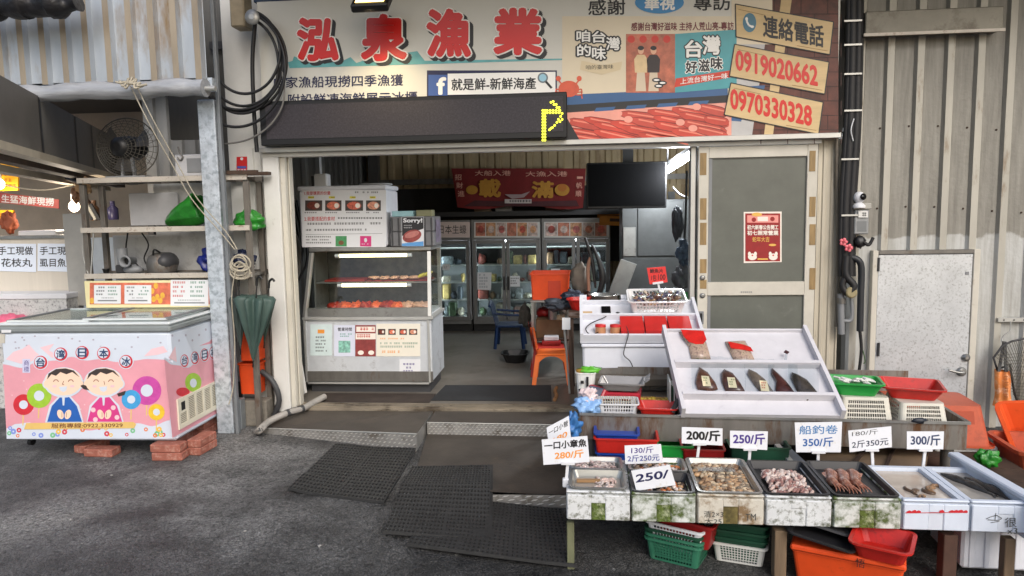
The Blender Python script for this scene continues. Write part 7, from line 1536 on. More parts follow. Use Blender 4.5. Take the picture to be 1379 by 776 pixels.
# roll of bags, blue bag
u, v = tu(790, 512, .3); bagw = M('milky_plastic', (226, 226, 222), .35, 0, .06, 9)
br = thing('bag_holder', 'white plastic tub with black printed marks and green bag edges, left end of the trough', 'tub', TU @ Vector((u, .42, -.05)), AU); Tb = TU @ TM(u-.01, .42, -.02, 0)
mb = MB(Tb); mb.tub(.1, .09, .125, .11, .17, bagw, t=.003, rim=.004, rr=.03); mb.obj('tub', br)
Fr = Frame(Tb @ Vector((0, -.056, 0)), Tb.to_3x3() @ Vector((1, 0, 0)), Tb.to_3x3() @ Vector((0, -.06, 1))); mb = MB(); mb.rect(Fr, .005, .08, .02, .15, .005, ink); mb.rect(Fr, -.03, .105, -.01, .125, .005, ink); mb.text(Fr, '專用', -.045, .03, .02, .075, .004, ink, .05); mb.obj('printed_mark', br)
mb = MB(Tb); mb.blob((.02, 0, .175), (.06, .045, .022), M('green_bag_edge', (96, 180, 50), .4, 0, .2, 10), .5, 3, 3, 16); mb.blob((-.03, 0, .17), (.03, .04, .016), M('amber_tray'), .4, 3, 5, 12); mb.obj('bag_edge', br)
mb = MB(TU); 
bag('plastic_bag', 'pale blue crumpled plastic bag at the front left corner of the trough', 792, 546, 4.1, (.075, .06, .05), M('pale_blue_plastic', (140, 180, 226), .3, 0, .15, 9, bump=.4, bscale=14), 4, .35)
bag('plastic_bag', 'white and pink crumpled bag resting on the pale blue bag', 792, 532, 4.12, (.045, .04, .04), M('white_pink_plastic', (226, 206, 206), .35, 0, .2, 12), 7, .35)
bag('plastic_bag', 'blue plastic bag tied at the outer left corner of the trough', 771, 573, 3.98, (.045, .05, .07), M('mid_blue_plastic', (70, 130, 196), .35, 0, .3, 8), 9, .35)
mb = MB(TU); u, v = tu(905, 525, .28)
for k in range(6): mb.box(u-.02+k*.012, u-.012+k*.012, .2, .42, -.05, .14-k*.02, dkgreen if k % 2 else M('stripe_white', (206, 212, 206), .5, 0, .05))
solo(mb, 'striped_bags', 'green and white striped bags wedged left of the white angled display', 'bag')
# angled white foam display
BLq = Z(918, 557, .52); BRq = Z(1137, 560, .52); TLq = A(892, 446, 4.5)
Ud = (BRq-BLq); Wd = Ud.length; FD2 = Frame(BLq, Ud, TLq-BLq); Hd = (TLq-BLq).dot(FD2.V); off = (TLq-BLq).dot(FD2.U)
ad = thing('foam_display', 'big angled white foam display with two ledges holding packed dried fish', 'display', BLq)
def DD(u, v, w=0): return FD2.p(u, v, w)
def dbox(mb, u0, u1, v0, v1, w0, w1, mat): mb.hexa([DD(u0, v0, w0), DD(u1, v0, w0), DD(u1, v1, w0), DD(u0, v1, w0), DD(u0, v0, w1), DD(u1, v0, w1), DD(u1, v1, w1), DD(u0, v1, w1)], mat)
pinkst = M('display_foam', (206, 204, 208), .6, 0, .05, 10, spot=(186, 183, 190), spots=.34, sscale=7, sdet=9)
mb = MB(); dbox(mb, 0, Wd, 0, Hd, -.03, 0, pinkst); dbox(mb, -.002, .02, -.002, Hd+.01, -.031, .045, pinkst); dbox(mb, Wd-.02, Wd+.002, -.002, Hd+.01, -.031, .045, pinkst); dbox(mb, .021, Wd-.021, Hd-.012, Hd+.002, -.029, .02, pinkst); mb.obj('panel', ad)
mb = MB(); y1_ = FD2.px(1000, 487)[1]; y2_ = FD2.px(1000, 530)[1]
for yy in (y1_, y2_): dbox(mb, .021, Wd-.021, yy-.022, yy, .0005, .05, pinkst)
mb.obj('ledge', ad)
mb = MB(); p = (BLq+BRq)/2; mb.box(BLq.x+.06, BRq.x-.05, 4.22, 4.62, .45, .78-.14, styro, .01); solo(mb, 'foam_box', 'white foam box propping up the angled display from behind', 'box')
# fish fillets
fcol = [(112, 74, 58), (98, 66, 56), (128, 112, 98), (92, 52, 46), (84, 74, 66)]
outl = [((948, 495), (957, 501), (965, 514), (967, 522), (960, 524), (944, 523), (942, 515), (944, 505)), ((981, 496), (990, 500), (998, 512), (1003, 524), (996, 525), (981, 524), (977, 512), (977, 501)), ((1014, 494), (1021, 497), (1032, 507), (1041, 523), (1040, 526), (1028, 525), (1019, 513), (1012, 500)), ((1044, 491), (1051, 498), (1059, 507), (1066, 518), (1071, 527), (1058, 528), (1046, 526), (1048, 508), (1043, 498)), ((1070, 495), (1076, 497), (1087, 504), (1097, 518), (1098, 527), (1085, 529), (1075, 518), (1069, 502))]
flab = ['leftmost dried fish with a cream label on the angled display', 'second dried fish from the left, with cream label and dark tag', 'pale grey brown dried fish with a red label, third from the left', 'reddish brown dried fish without label, fourth from the left', 'dark striped dried fish at the right end of the display']
for k, o_ in enumerate(outl):
    t = thing('dried_fish', flab[k], 'fish', DD(*FD2.px(*o_[0])), 0, 'packed dried fish on the angled display'); mtf = M('dried_fish_%d' % k, fcol[k], .25, 0, .35, 30, coat=.6, spot=tuple(int(v*.6) for v in fcol[k]), spots=.4, sscale=24)
    P = [FD2.px(*q) for q in o_]; cx_, cy_ = sum(p[0] for p in P)/len(P), sum(p[1] for p in P)/len(P); P = [(cx_+(u-cx_)*1.16, cy_+(v-cy_)*1.06) for u, v in P]
    mb = MB(); n_ = len(P); lv = [(1, .004), (1, .014), (.8, .026), (.4, .031)]
    V = [DD(cx_+(u-cx_)*s_, cy_+(v-cy_)*s_, w_) for s_, w_ in lv for u, v in P]
    mb.add(V, [(r*n_+i, r*n_+(i+1) % n_, (r+1)*n_+(i+1) % n_, (r+1)*n_+i) for r in range(3) for i in range(n_)]+[tuple(range(3*n_, 4*n_))], mtf, True); mb.obj('fillet', t)
    if k < 3:
        lx, ly = [(954, 517), (988, 517), (1030, 519)][k]; mb = MB(); mb.ppoly(FD2, [(lx-5, ly+6), (lx+6, ly+6), (lx+4, ly-8), (lx-6, ly-8)], .033, M('cream_label', (230, 216, 180), .6, 0, .04)); mb.scribble(FD2, lx-4, ly-6, lx+3, ly+4, .034, inkr if k == 2 else M('label_olive', (90, 110, 60), .6, 0, 0), 3, .6, 3); mb.obj('label', t)
    mb = MB(); xs_ = [q[0] for q in o_]; x0_, x1_ = min(xs_)-5, max(xs_)+5
    def fl(u, v): q = FD2.px(x0_+(x1_-x0_)*u-3*(1-v), 528-(46)*v); return DD(q[0], q[1], .036+.006*math.sin(u*11+k)*math.sin(v*7+k))
    mb.grid(fl, 8, 8, film); mb.obj('clear_wrapper', t)
for k, (P, lab) in enumerate(((((925, 447), (958, 447), (962, 468), (964, 481), (938, 482), (936, 466)), 'red topped snack packet left on the top ledge'), (((985, 457), (1012, 454), (1018, 468), (1023, 483), (996, 485), (990, 470)), 'red and clear snack packet right on the top ledge'))):
    t = thing('snack_packet', lab, 'packet', DD(*FD2.px(*P[4])), 0, 'packets on the angled display'); Q = [FD2.px(*p) for p in P]; cx_ = sum(q[0] for q in Q)/6; cy_ = sum(q[1] for q in Q)/6
    mb = MB(); n_ = 6; lv = [(1, .004), (.97, .014), (.75, .03), (.3, .036)]; V = [DD(cx_+(u-cx_)*s_, cy_+(v-cy_)*s_, w_) for s_, w_ in lv for u, v in Q]
    pkm = M('packet_contents', (196, 168, 150), .2, 0, .6, 40, spot=(90, 96, 60), spots=.42, sscale=40)
    mb.add(V, [(r*n_+i, r*n_+(i+1) % n_, (r+1)*n_+(i+1) % n_, (r+1)*n_+i) for r in range(3) for i in range(n_)]+[tuple(range(3*n_, 4*n_))], pkm, True); mb.obj('pouch', t)
    mb = MB(); top_ = [(927, 448), (957, 448), (960, 460), (955, 466), (945, 467), (936, 464), (930, 457)] if k == 0 else [(988, 461), (1008, 464), (1017, 467), (1020, 473), (1004, 471), (991, 470)]
    mb.ppoly(FD2, top_, .038, M('packet_red', (206, 40, 34), .35, 0, .2, 20)); mb.obj('printed_header', t)
mb = MB(); q = FD2.px(1060, 487); q2 = FD2.px(1063, 473); mb.bar(DD(q[0], q[1], .02), DD(q2[0], q2[1], .04), .014, .006, film); mb.M = None
s_ = FD2.px(1063, 472); mb.hexa([DD(s_[0]-.016, s_[1], .04), DD(s_[0], s_[1]-.016, .04), DD(s_[0]+.016, s_[1], .04), DD(s_[0], s_[1]+.016, .04), DD(s_[0]-.016, s_[1], .045), DD(s_[0], s_[1]-.016, .045), DD(s_[0]+.016, s_[1], .045), DD(s_[0], s_[1]+.016, .045)], M('dark_maroon_tag', (60, 24, 30), .5, 0, 0)); solo(mb, 'tag_clip', 'clear clip with a small dark square tag on the upper ledge', 'clip')
# colanders and baskets at the right end of the trough
owb = M('cream_basket', (210, 206, 192), .5, 0, .08, 8)
def colander(px0, px1, pyt, y, lab, hgt):
    u0, v0 = tu(px0, 560, y); u1, _ = tu(px1, 560, y); vt = tu((px0+px1)/2, pyt, y+.02)[1]; wd = u1-u0
    T = TU @ TM((u0+u1)/2, y+.15, vt, 0) @ Matrix.Rotation(math.pi, 4, 'X'); mb = MB(T); mb.tub(wd*.84, .24, wd*.96, .3, vt+.06, owb, t=.004, rim=.012, rr=.02, holes=(17, 12, 5), rimh=.014); solo(mb, 'basket', lab, 'basket', 'upturned cream baskets on the trough'); return u0, u1, vt
ua, ub, vt = colander(1131, 1206, 536, .1, 'cream slotted basket upturned on the trough under the green tub', .1)
uc, ud, vt2 = colander(1211, 1281, 544, .06, 'cream slotted basket upturned at the right end under the red tub', .1)
T = TU @ TM((ua+ub)/2-.03, .24, vt+.002, R_(-8)); mb = MB(T); mb.tub(.2, .16, .27, .22, .075, green, t=.004, rim=.01, rr=.025); solo(mb, 'green_tub', 'bright green tub of small packets on the left upturned basket', 'basket')
rg = random.Random(6)
for k in range(9):
    mb = MB(T @ TM(-.08+.02*k, -.03+.07*rg.random(), .05+.02*rg.random(), rg.random()*2, .3*rg.random(), .3)); mb.box(-.035, .035, -.02, .02, 0, .012, M('printed_packet', (222, 222, 216), .45, 0, .1, 20, spot=(60, 66, 60), spots=.36, sscale=60), .004); solo(mb, 'packet', 'small white printed packet in the bright green tub', 'packet', 'packets in the green tub')
T = TU @ TM((uc+ud)/2-.0, .26, vt2+.002, R_(-14)); mb = MB(T); mb.tub(.22, .2, .3, .28, .07, red, t=.004, rim=.01, rr=.02); solo(mb, 'red_tub', 'red tub with a handful of peanuts on the right upturned basket', 'basket')
mb = MB(T)
for i in range(50): mb.blob(((rg.random()-.5)*.12, (rg.random()-.5)*.1+.02, .012+.008*rg.random()), (.009, .006, .006), M('peanut', (176, 130, 60), .6, 0, .2, 20), 0, 1, i, 6)
solo(mb, 'peanuts', 'small heap of brown peanuts in the red tub', 'peanuts', kind='stuff')
mb = MB(TU); u, v = tu(1237, 566, -.01); mb.blob((u, -.015, v), (.035, .012, .014), M('black_clip', (30, 36, 46), .5, 0, 0), .4, 3, 2, 12); solo(mb, 'cloth_knot', 'dark knotted cloth on the rim of the trough below the red tub', 'cloth')
# between the tables
def crate_at(px0, px1, py0, py1, Y, mat, lab, d_=.3, nm='crate', grp='crates between the two tables'):
    a, c = A(px0, py1, Y), A(px1, py0, Y); mb = MB(TM((a.x+c.x)/2, Y+d_/2, a.z, R_(-3))); h_ = c.z-a.z; w_ = c.x-a.x; mb.tub(w_*.94, d_*.94, w_, d_, h_, mat, t=.005, rim=.008, rr=.015); solo(mb, nm, lab, 'crate', grp)
Ym2 = 3.82
crate_at(805, 858, 611, 622, Ym2+.02, blue, 'blue tray at the bottom of the pile between the two tables'); crate_at(803, 888, 592, 611, Ym2, red, 'red tray in the pile below the left end of the trough'); crate_at(803, 862, 585, 592, Ym2+.03, blue, 'blue tray on top of the pile below the trough')
crate_at(888, 935, 601, 628, Ym2, green, 'green crate under the trough behind the clam box'); crate_at(922, 978, 606, 630, Ym2-.03, darkred, 'dark red tray under the trough behind the 200 card'); crate_at(986, 1066, 603, 640, Ym2, dkgreen, 'dark green crate under the trough behind the pale squid')
brd = M('brown_carton_board', (126, 104, 80), .8, 0, .2, 6)
a, c = A(1100, 632, 3.78), A(1250, 602, 3.9)
mb = MB(); mb.hexa([A(1088, 634, 3.74), A(1245, 636, 3.74), A(1246, 636, 3.8), A(1090, 634, 3.8), A(1112, 603, 4.1), A(1252, 603, 4.1), A(1252, 603, 4.14), A(1112, 603, 4.14)], brd); mb.bar(A(1143, 632, 3.73), A(1166, 604, 4.08), .02, .012, woodd); mb.bar(A(1190, 634, 3.73), A(1204, 604, 4.08), .016, .012, woodd); solo(mb, 'cardboard', 'brown cardboard leaning under the trough behind the white boxes', 'cardboard')
mb = MB(); mb.hexa([A(1058, 632, 3.75), A(1098, 634, 3.75), A(1098, 634, 3.8), A(1058, 632, 3.8), A(1046, 602, 3.95), A(1060, 599, 3.95), A(1060, 599, 4.0), A(1046, 602, 4.0)], grey); mb.bar(A(1046, 600, 3.94), A(1072, 632, 3.74), .03, .02, alu); solo(mb, 'grey_lid', 'grey lid leaning under the trough left of the cardboard', 'lid')
# back white display with snack basket
Tq = TM(.035, 4.78, .785, R_(-1)); WB = .64; tilt = R_(24)
bd = thing('foam_display', 'white foam display of two steps behind the scale, holding a basket of snacks', 'display', (.35, 4.9, .6))
O2 = Vector((.035, 4.78, .79)); F2 = Frame(O2, (1, -.02, 0), (0, math.cos(tilt), math.sin(tilt))); 
DB = .47
def ebox(mb, u0, u1, v0, v1, w0, w1, mat): mb.hexa([F2.p(u0, v0, w0), F2.p(u1, v0, w0), F2.p(u1, v1, w0), F2.p(u0, v1, w0), F2.p(u0, v0, w1), F2.p(u1, v0, w1), F2.p(u1, v1, w1), F2.p(u0, v1, w1)], mat)
WB = .82
mb = MB(); ebox(mb, 0, WB, 0, DB, -.03, 0, styro); ebox(mb, -.002, .02, -.002, DB+.005, -.031, .05, styro); ebox(mb, WB-.02, WB+.002, -.002, DB+.005, -.031, .05, styro); ebox(mb, .021, WB-.021, .0, .02, .0005, .035, styro); ebox(mb, .021, WB-.021, DB*.52, DB*.52+.02, .0005, .045, styro); ebox(mb, .021, WB-.021, DB-.018, DB, .0005, .03, styro)
ebox(mb, .0, .05, DB, DB+.05, -.03, .045, styro); ebox(mb, .3, .34, DB, DB+.05, -.03, .045, styro); mb.obj('stepped_tray', bd)
mb = MB(); mb.box(.05, .84, 4.79, 5.18, .58, .755, styro, .012); mb.box(.04, .85, 4.775, 5.19, .735, .757, styro, .006); mb.obj('base_box', bd)
mb = MB(); mb.box(.06, .84, 4.84, 5.2, 0, .575, M('pedestal_grey', (104, 98, 88), .7, 0, .2, 5)); solo(mb, 'pedestal', 'grey brown stand carrying the back white display', 'stand')
sb = F2.px(888, 432); v_ = F2.px(850, 428)[1]; T = Matrix.Translation(F2.p(F2.px(886, 430)[0], v_+.1, .02)) @ Matrix.Rotation(R_(-1), 4, 'Z') @ Matrix.Rotation(R_(14), 4, 'X')
mb = MB(T); mb.tub(.34, .2, .39, .25, .1, M('clear_white_plastic', (222, 222, 222), .35, 0, .05), t=.004, rim=.01, rr=.02, holes=(13, 8, 3)); solo(mb, 'basket', 'white see-through basket full of wrapped snacks on the back display', 'basket')
rg = random.Random(17); sm_ = [M('snack_%s' % 'abcdef'[i], c, .35, 0, .3, 40) for i, c in enumerate([(206, 190, 170), (150, 120, 100), (90, 84, 110), (196, 160, 120), (120, 80, 70), (170, 176, 160)])]
mb = MB(T)
for i in range(150):
    T2 = TM((rg.random()-.5)*.32, (rg.random()-.5)*.19, .045+.06*rg.random(), rg.random()*6, rg.random(), rg.random()); mb.box(-.014, .014, -.009, .009, -.006, .006, sm_[rg.randrange(6)], .003, T2)
solo(mb, 'wrapped_snacks', 'heap of tiny wrapped snacks filling the white basket', 'snacks', kind='stuff')
mb = MB(T); mb.grid(lambda u, v: (-.02+.2*u, -.1+.2*v, .112+.014*math.sin(u*9+v*4)*math.sin(v*8)), 10, 10, film); solo(mb, 'plastic_film', 'clear crumpled film over the wrapped snacks', 'film')
q = F2.px(818, 421); ph_ = thing('smartphone', 'black smartphone leaning on the left of the back display', 'phone', F2.p(q[0], q[1], .003))
mb = MB(); ebox(mb, q[0]-.035, q[0]+.03, q[1]-.06, q[1]+.07, .004, .013, black); mb.obj('body', ph_); mb = MB(); ebox(mb, q[0]-.032, q[0]+.027, q[1]-.056, q[1]+.066, .0132, .0142, M('dark_screen')); mb.obj('screen', ph_)
q = F2.px(833, 428); mb = MB(); mb.blob(F2.p(q[0], q[1], .03), (.022, .02, .02), black, .05, 1, 0, 12); cw_ = [F2.p(*F2.px(x, y), .03) for x, y in ((833, 428), (822, 428), (813, 433), (797, 440), (789, 448), (796, 456), (806, 452), (815, 449))]; mb.tube(cw_, .004, black, 6); mb.tube([F2.p(*F2.px(840, 440), .045), F2.p(*F2.px(846, 456), .05), A(842, 466, 4.755), A(840, 478, 4.755), A(848, 486, 4.755), A(852, 494, 4.75)], .0035, dark, 6); solo(mb, 'charger', 'black charger plug with its cable on the back display', 'charger')
q = F2.px(791, 426); mb = MB(); ebox(mb, q[0]-.04, q[0]+.04, q[1]-.03, q[1]+.02, .001, .03, M('tan_small_box', (190, 160, 120), .6, 0, .1)); solo(mb, 'small_box', 'small tan box in the left back corner of the back display', 'box')
for k, x in enumerate((809, 829)):
    q = F2.px(x, 452); p = F2.p(q[0], q[1]+.02, .002); t = thing('round_tin', ['left one of two red topped gold tins', 'right one of two red topped gold tins'][k]+' on the back display', 'tin', p, 0, 'gold tins on the back display'); mb = MB(); mb.lathe([(.034, 0), (.036, .005), (.036, .05)], M('tin_gold', (206, 150, 110), .35, .3, .1), p, n=20); mb.obj('can', t); mb = MB(); mb.lathe([(.037, .05), (.037, .065), (.02, .068)], inkr, p, n=20); mb.obj('cap', t)
rbm = M('red_gift_box', (196, 38, 34), .45, 0, .12, 9)
for k, (x0, x1, lab) in enumerate(((836, 868, 'left red flat box on the front step of the back display'), (869, 900, 'middle red flat box on the front step of the back display'), (901, 932, 'right red flat box on the front step of the back display'))):
    a, c = F2.px(x0, 452)[0], F2.px(x1, 452)[0]; mb = MB(); ebox(mb, a+.002, c-.002, .025, .21, .001, .055, rbm); solo(mb, 'gift_box', lab, 'box', 'red boxes on the back display')
# tubs at the far right
Y0 = 4.3; zt3 = A(1300, 549, Y0).z; zb5 = A(1300, 601, Y0).z; xl, xr2 = A(1284, 601, Y0).x, A(1338, 601, Y0).x
T = TM(xr2-.28, Y0+.22, zt3, R_(-6)) @ Matrix.Rotation(math.pi, 4, 'X'); mb = MB(T); mb.tub(.48, .34, .56, .44, zt3-zb5, terra, t=.006, rim=.025, rr=.03, rimh=.014); solo(mb, 'upturned_tub', 'faded red tub turned upside down behind the right end of the trough', 'tub')
mb = MB(); mb.M = TM(xr2-.28, Y0+.22, 0, R_(-6))
mb.hexa([Vector(v) for v in ((.06, -.202, zb5+.06), (.2, -.202, zb5+.06), (.2, -.19, zb5+.06), (.06, -.19, zb5+.06), (.06, -.182, zt3-.03), (.19, -.182, zt3-.03), (.19, -.17, zt3-.03), (.06, -.17, zt3-.03))], M('tub_panel', (172, 72, 44), .55, 0, .12)); tubm = bpy.data.objects['upturned_tub']; mb.obj('raised_panel', tubm)
mb = MB(); mb.box(xl-.1, xr2+.03, Y0+.0, Y0+.45, 0, zb5-.003, styro_dirty, .01); solo(mb, 'foam_box', 'dirty foam box under the upturned faded tub', 'box')
mb = MB(TM(2.8, 4.25, 0, R_(-5))); zr_ = A(1365, 603, 4.1).z-.02; mb.tub(.5, .34, .6, .4, zr_, terra, t=.008, rim=.02, rr=.05, rimh=.02); solo(mb, 'tub', 'faded red tub standing at the right edge below the tilted orange one', 'tub')
ct = A(1372, 592, 4.3); mb = MB(TM(ct.x+.3, 4.4, ct.z-.03, R_(-16), R_(26), R_(-6))); mb.tub(.44, .36, .56, .48, .22, M('orange_tub', (222, 86, 36), .45, 0, .12, 5, spot=(180, 66, 30), spots=.35, sscale=6), t=.006, rim=.018, rr=.05, z=-.13, rimh=.016); solo(mb, 'tub', 'bright orange tub tilted towards the alley at the right edge', 'tub')
bag('plastic_bag', 'crumpled green plastic bag under the upturned faded tub', 1331, 618, 4.02, (.06, .04, .05), gbag, 14, .25)

# ================================================================== price cards
cardm = M('price_card', (226, 228, 233), .6, 0, .03, 8, spot=(206, 202, 192), spots=.36, sscale=16)
def card(P, Y, lines, lab, stem=None, clip=True, rt=None):
    F = wall_frame(Y); t = thing('price_card', lab, 'price sign', A(*(stem[1] if stem else P[3]), Y), 0, 'price cards of the fish stall')
    mb = MB(); mb.slab(F, [F.px(*p) for p in (P[3], P[2], P[1], P[0])], 0, .0025, cardm); mb.obj('card', t)
    mb = MB(); sk_ = P[1][1]-P[0][1]
    for (s_, x0, y0, x1, y1, m_, of) in lines: mb.ptext(F, s_, x0, y0, x1, y1, .0035, m_, of, sk=sk_*(x1-x0)/(P[1][0]-P[0][0]))
    mb.obj('writing', t)
    if stem:
        (xa, ya), (xb, yb) = stem; mb = MB(); F3 = wall_frame(Y+.004); p, q = A(xa, ya-4, Y+.006), A(xb, yb, Y+.006); mb.bar(p, q, .014, .008, white, (0, 1, 0)); mb.bar(A(xa-9, ya-1, Y-.004), A(xa+9, ya-1, Y-.004), .012, .016, white, (0, 1, 0)); mb.box(q.x-.016, q.x+.016, Y-.012, Y+.02, q.z-.012, q.z+.03, white, .004); mb.obj('clip_stand', t)
card([(736, 576), (766, 560), (769, 590), (739, 600)], 3.5, [('一口小管', 739, 579, 765, 587, ink, .01), ('180', 745, 590, 764, 598, inko, .02)], 'tilted card half hidden behind the small octopus card at the left end')
card([(729.5, 592), (791, 587), (794, 622), (732, 626)], 3.36, [('一口小章魚', 733, 595, 790, 606, ink, .03), ('280/斤', 747, 608, 786, 619, inko, .025)], 'white card in black and orange for small octopus at 280, left end', ((765, 625), (762, 652)))
card([(841, 600), (890, 598), (893, 623), (842, 625)], 3.52, [('130/斤', 850, 602, 880, 611, inkp, .01), ('2斤250元', 845, 613, 888, 622, inkb, .01)], 'white card for 130 and two for 250, behind the tilted card')
card([(850, 634), (902, 626), (910, 653), (857, 661)], 3.262, [('250/', 856, 639, 900, 650, navy, .025)], 'tilted white card reading 250 lying on the orange shells')
card([(918, 575), (973, 577), (973, 600), (918, 597)], 3.72, [('200/斤', 924, 578, 970, 593, ink, .04)], 'white card with bold black 200 on a clip stand behind the clams', ((942, 599), (938, 624)))
card([(983, 580), (1034, 581), (1033, 606), (983, 603)], 3.68, [('250/斤', 987, 583, 1030, 598, inkp, .03)], 'white card with purple 250 on a clip stand behind the pale squid', ((1010, 606), (1008, 634)))
card([(1070, 569), (1134, 568), (1132, 609), (1072, 609)], 3.7, [('船釣卷', 1076, 573, 1128, 585, M('faded_blue_ink', (80, 130, 180), .7, 0, 0), .01), ('350/斤', 1081, 589, 1122, 602, M('mid_blue_ink', (50, 96, 160), .7, 0, 0), .02)], 'large white card in blue handwriting reading 350 behind the brown squid', ((1102, 610), (1101, 636)))
card([(1142, 580), (1200, 574), (1201, 602), (1144, 609)], 3.68, [('180/斤', 1147, 581, 1182, 588, M('grey_ink', (90, 90, 90), .7, 0, 0), .0), ('2斤350元', 1147, 594, 1196, 604, M('slate_ink', (60, 66, 84), .7, 0, 0), .01)], 'yellowed card for 180 and two for 350 behind the white box with red tape', ((1174, 607), (1176, 640)))
card([(1221, 581), (1271, 581), (1270, 605), (1221, 605)], 3.68, [('300/斤', 1226, 585, 1266, 600, M('dark_blue_ink', (52, 64, 96), .7, 0, 0), .025)], 'white card in dark blue reading 300 behind the dark fish box', ((1246, 607), (1242, 638)))
F = wall_frame(5.12); t = thing('red_price_card', 'red card with dark writing on a white clip stand above the snack basket', 'price sign', A(891, 398, 5.12))
mb = MB(); mb.slab(F, [F.px(*p) for p in ((875, 383), (899, 380), (896, 359), (871, 361))], 0, .003, M('red_card', (214, 48, 44), .6, 0, .05)); mb.obj('card', t); mb = MB(); mb.ptext(F, '鮑魚片', 875, 362, 893, 368, .004, ink, .02); mb.ptext(F, '1包', 877, 370, 884, 378, .004, ink, .01); mb.ptext(F, '100', 886, 369.5, 896, 377, .004, ink, .01); mb.obj('writing', t)
mb = MB(); mb.bar(A(886, 381, 5.125), A(891, 401, 5.125), .014, .008, white, (0, 1, 0)); mb.bar(A(879, 382, 5.115), A(893, 380, 5.115), .014, .014, white, (0, 1, 0)); mb.obj('clip_stand', t)
mb = MB(); F = wall_frame(5.3); mb.slab(F, [F.px(*p) for p in ((757, 444), (768, 444), (768, 428), (757, 428))], 0, .004, paper); mb.tube([A(760, 445, 5.32), A(763, 475, 5.34), A(767, 530, 5.34)], .008, alu, 6); mb.tube([A(768, 440, 5.32), A(771, 470, 5.34), A(773, 520, 5.34)], .008, woodd, 6); solo(mb, 'display_stand', 'small white tag on thin upright rods left of the back display', 'stand')

# litter on the ground
for k, (px, py, lab) in enumerate(((641, 732, 'white scrap of foam at the near edge of the middle ring mat'), (548, 664, 'white scrap of paper between the left and middle ring mats'), (690, 646, 'tiny pale scrap on the lower step'), (150, 640, 'small pale pebble on the asphalt in front of the freezer'), (330, 715, 'pale pebble on the asphalt left of the ring mats'), (430, 735, 'pale pebble on the asphalt in the foreground'), (95, 700, 'pale pebble near the left foreground'))):
    p = zm(px, py, .02 if k in (0,) else .012 if k == 2 else .004); mb = MB(); mb.blob(p, (.011, .008, .005), paper if k < 3 else M('pebble_grey', (150, 148, 144), .8, 0, .1), .4, 2, k*3, 8); solo(mb, 'scrap' if k < 3 else 'pebble', lab, 'litter')
# clutter of the neighbouring stall
for k, (px, py, Y, h_, c, lab) in enumerate(((118, 296, 7.4, .3, (110, 90, 76), 'brown bottle seen through the rack beside the bulb'), (128, 297, 7.4, .22, (150, 110, 80), 'amber jar seen through the rack beside the brown bottle'), (153, 296, 7.3, .2, (76, 70, 110), 'violet jar seen through the upper rack opening'))):
    p = A(px, py, Y); mb = MB(); mb.lathe([(.05, 0), (.055, .02), (.055, h_*.6), (.025, h_*.75), (.025, h_)], M('jar_%d' % k, c, .3, 0, .2), p, n=14); solo(mb, 'bottle', lab, 'bottle', 'bottles of the neighbouring stall')
mb = MB(); p = A(135, 298, 7.35); mb.box(-4.6, -3.7, 7.25, 7.55, p.z-.05, p.z-.01, grey); mb.box(-4.58, -4.52, 7.3, 7.5, 0, p.z-.051, dark); mb.box(-3.78, -3.72, 7.3, 7.5, 0, p.z-.051, dark); solo(mb, 'shelf', 'grey shelf of the neighbouring stall seen through the rack', 'shelf')
for k in range(3):
    mb = MB(); a = A(112+k*5, 275, 7.2); c = A(124+k*5, 296, 7.2); mb.bar(a, c, .03, .02, [dark, cream, dark][k], (0, 1, 0)); solo(mb, 'slat', 'dark and pale slats leaning slantwise behind the upper rack opening', 'slat', 'slanting slats behind the rack')
for k, (px, py, r_, c, lab) in enumerate(((112, 250, .09, (206, 170, 130), 'cream cloth bag hanging at the corner of the neighbouring stall'), (104, 262, .07, (150, 110, 80), 'brown bag hanging under the cream one at the stall corner'), (12, 300, .1, (170, 90, 60), 'brown pot at the left edge of the neighbouring counter'))):
    bag('hanging_bag' if k < 2 else 'clay_pot', lab, px, py, 6.3, (r_*.7, r_*.6, r_), M('stall_cloth_%d' % k, c, .7, 0, .25, 9), k*4+2, .25, cat='bag' if k < 2 else 'pot')
mb = MB(); mb.tube([A(-10, 214, 6.3), A(40, 226, 6.3), A(86, 238, 6.3), A(108, 246, 6.2)], .022, dark, 8); mb.tube([A(-10, 222, 6.4), A(30, 229, 6.4), A(64, 236, 6.4)], .012, cb, 6); solo(mb, 'soffit_pipe', 'dark pipes running under the neighbouring soffit', 'pipe')
mb = MB(); mb.tube([A(112, 318, 5.21), A(112, 345, 5.21), A(120, 372, 5.2)], .004, alu, 6); mb.tube([A(126, 314, 5.2), A(124, 345, 5.2), A(122, 376, 5.2)], .006, alu, 6); solo(mb, 'hanging_rod', 'thin metal rods hanging at the left end of the lower rack shelf', 'rod')
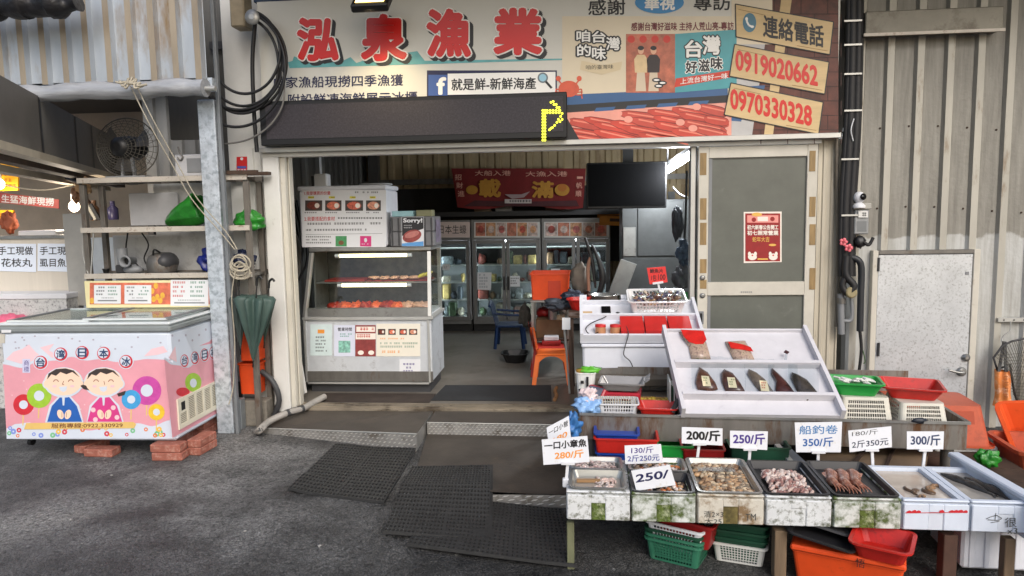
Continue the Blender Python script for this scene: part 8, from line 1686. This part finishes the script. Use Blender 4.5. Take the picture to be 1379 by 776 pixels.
mb = MB(); p = A(242, 213, 5.25); mb.tube([A(240, 198, 5.26), A(242, 206, 5.25), A(246, 211, 5.25), A(243, 216, 5.25), A(239, 212, 5.25)], .006, oldsteel, 6); solo(mb, 'iron_hook', 'rusty iron hook hanging above the pale box on the rack', 'hook')

# more clutter inside the shop
p = Z(694, 487, FZ); mb = MB(TM(p.x, p.y, FZ)); mb.tub(.2, .2, .28, .28, .1, black, t=.005, rim=.01, rr=.09); solo(mb, 'black_basin', 'black plastic basin on the shop floor between the chairs', 'basin')
for k, (px, py, Y, r_, c, lab) in enumerate(((707, 425, 7.2, (.06, .06, .12), (70, 66, 60), 'brown grey rag hanging at the trolley corner'), (912, 300, 6.6, (.05, .05, .14), (60, 62, 66), 'dark jacket hanging high on the right inner wall'))):
    bag('hanging_cloth', lab, px, py, Y, r_, M('hung_cloth_%d' % k, c, .8, 0, .3, 8), k*5+1, .2, cat='cloth')
for k, (x0, x1, y0, c, lab) in enumerate(((640, 662, 286, (96, 80, 60), 'brown carton on the dark shelf above the middle fridge'), (668, 690, 288, (120, 116, 110), 'grey carton on the dark shelf above the middle fridge'), (735, 760, 286, (84, 60, 50), 'dark brown carton on the shelf above the right fridge'))):
    a, c_ = A(x0, 294, 9.2), A(x1, y0, 9.2); mb = MB(); mb.box(a.x, c_.x, 9.12, 9.34, 1.681, 1.681+.1+.02*k, M('old_carton_%d' % k, c, .8, 0, .15, 8), .004); solo(mb, 'carton', lab, 'carton', 'cartons above the fridges')
for k, (x0, y0, x1, y1, lab) in enumerate(((686, 372, 700, 386, 'small white notice on the right door of the middle fridge'), (742, 362, 754, 374, 'small white notice on the right fridge'), (596, 356, 606, 364, 'small white notice on the oyster fridge'))):
    F = wall_frame(Y9-.024); mb = MB(); mb.slab(F, [F.px(*p) for p in ((x0, y1), (x1, y1), (x1, y0), (x0, y0))], 0, .002, paper); mb.scribble(F, x0+1.5, y0+2, x1-1.5, y1-2, .003, ink, 3, .6, 2.6); solo(mb, 'notice', lab, 'paper')
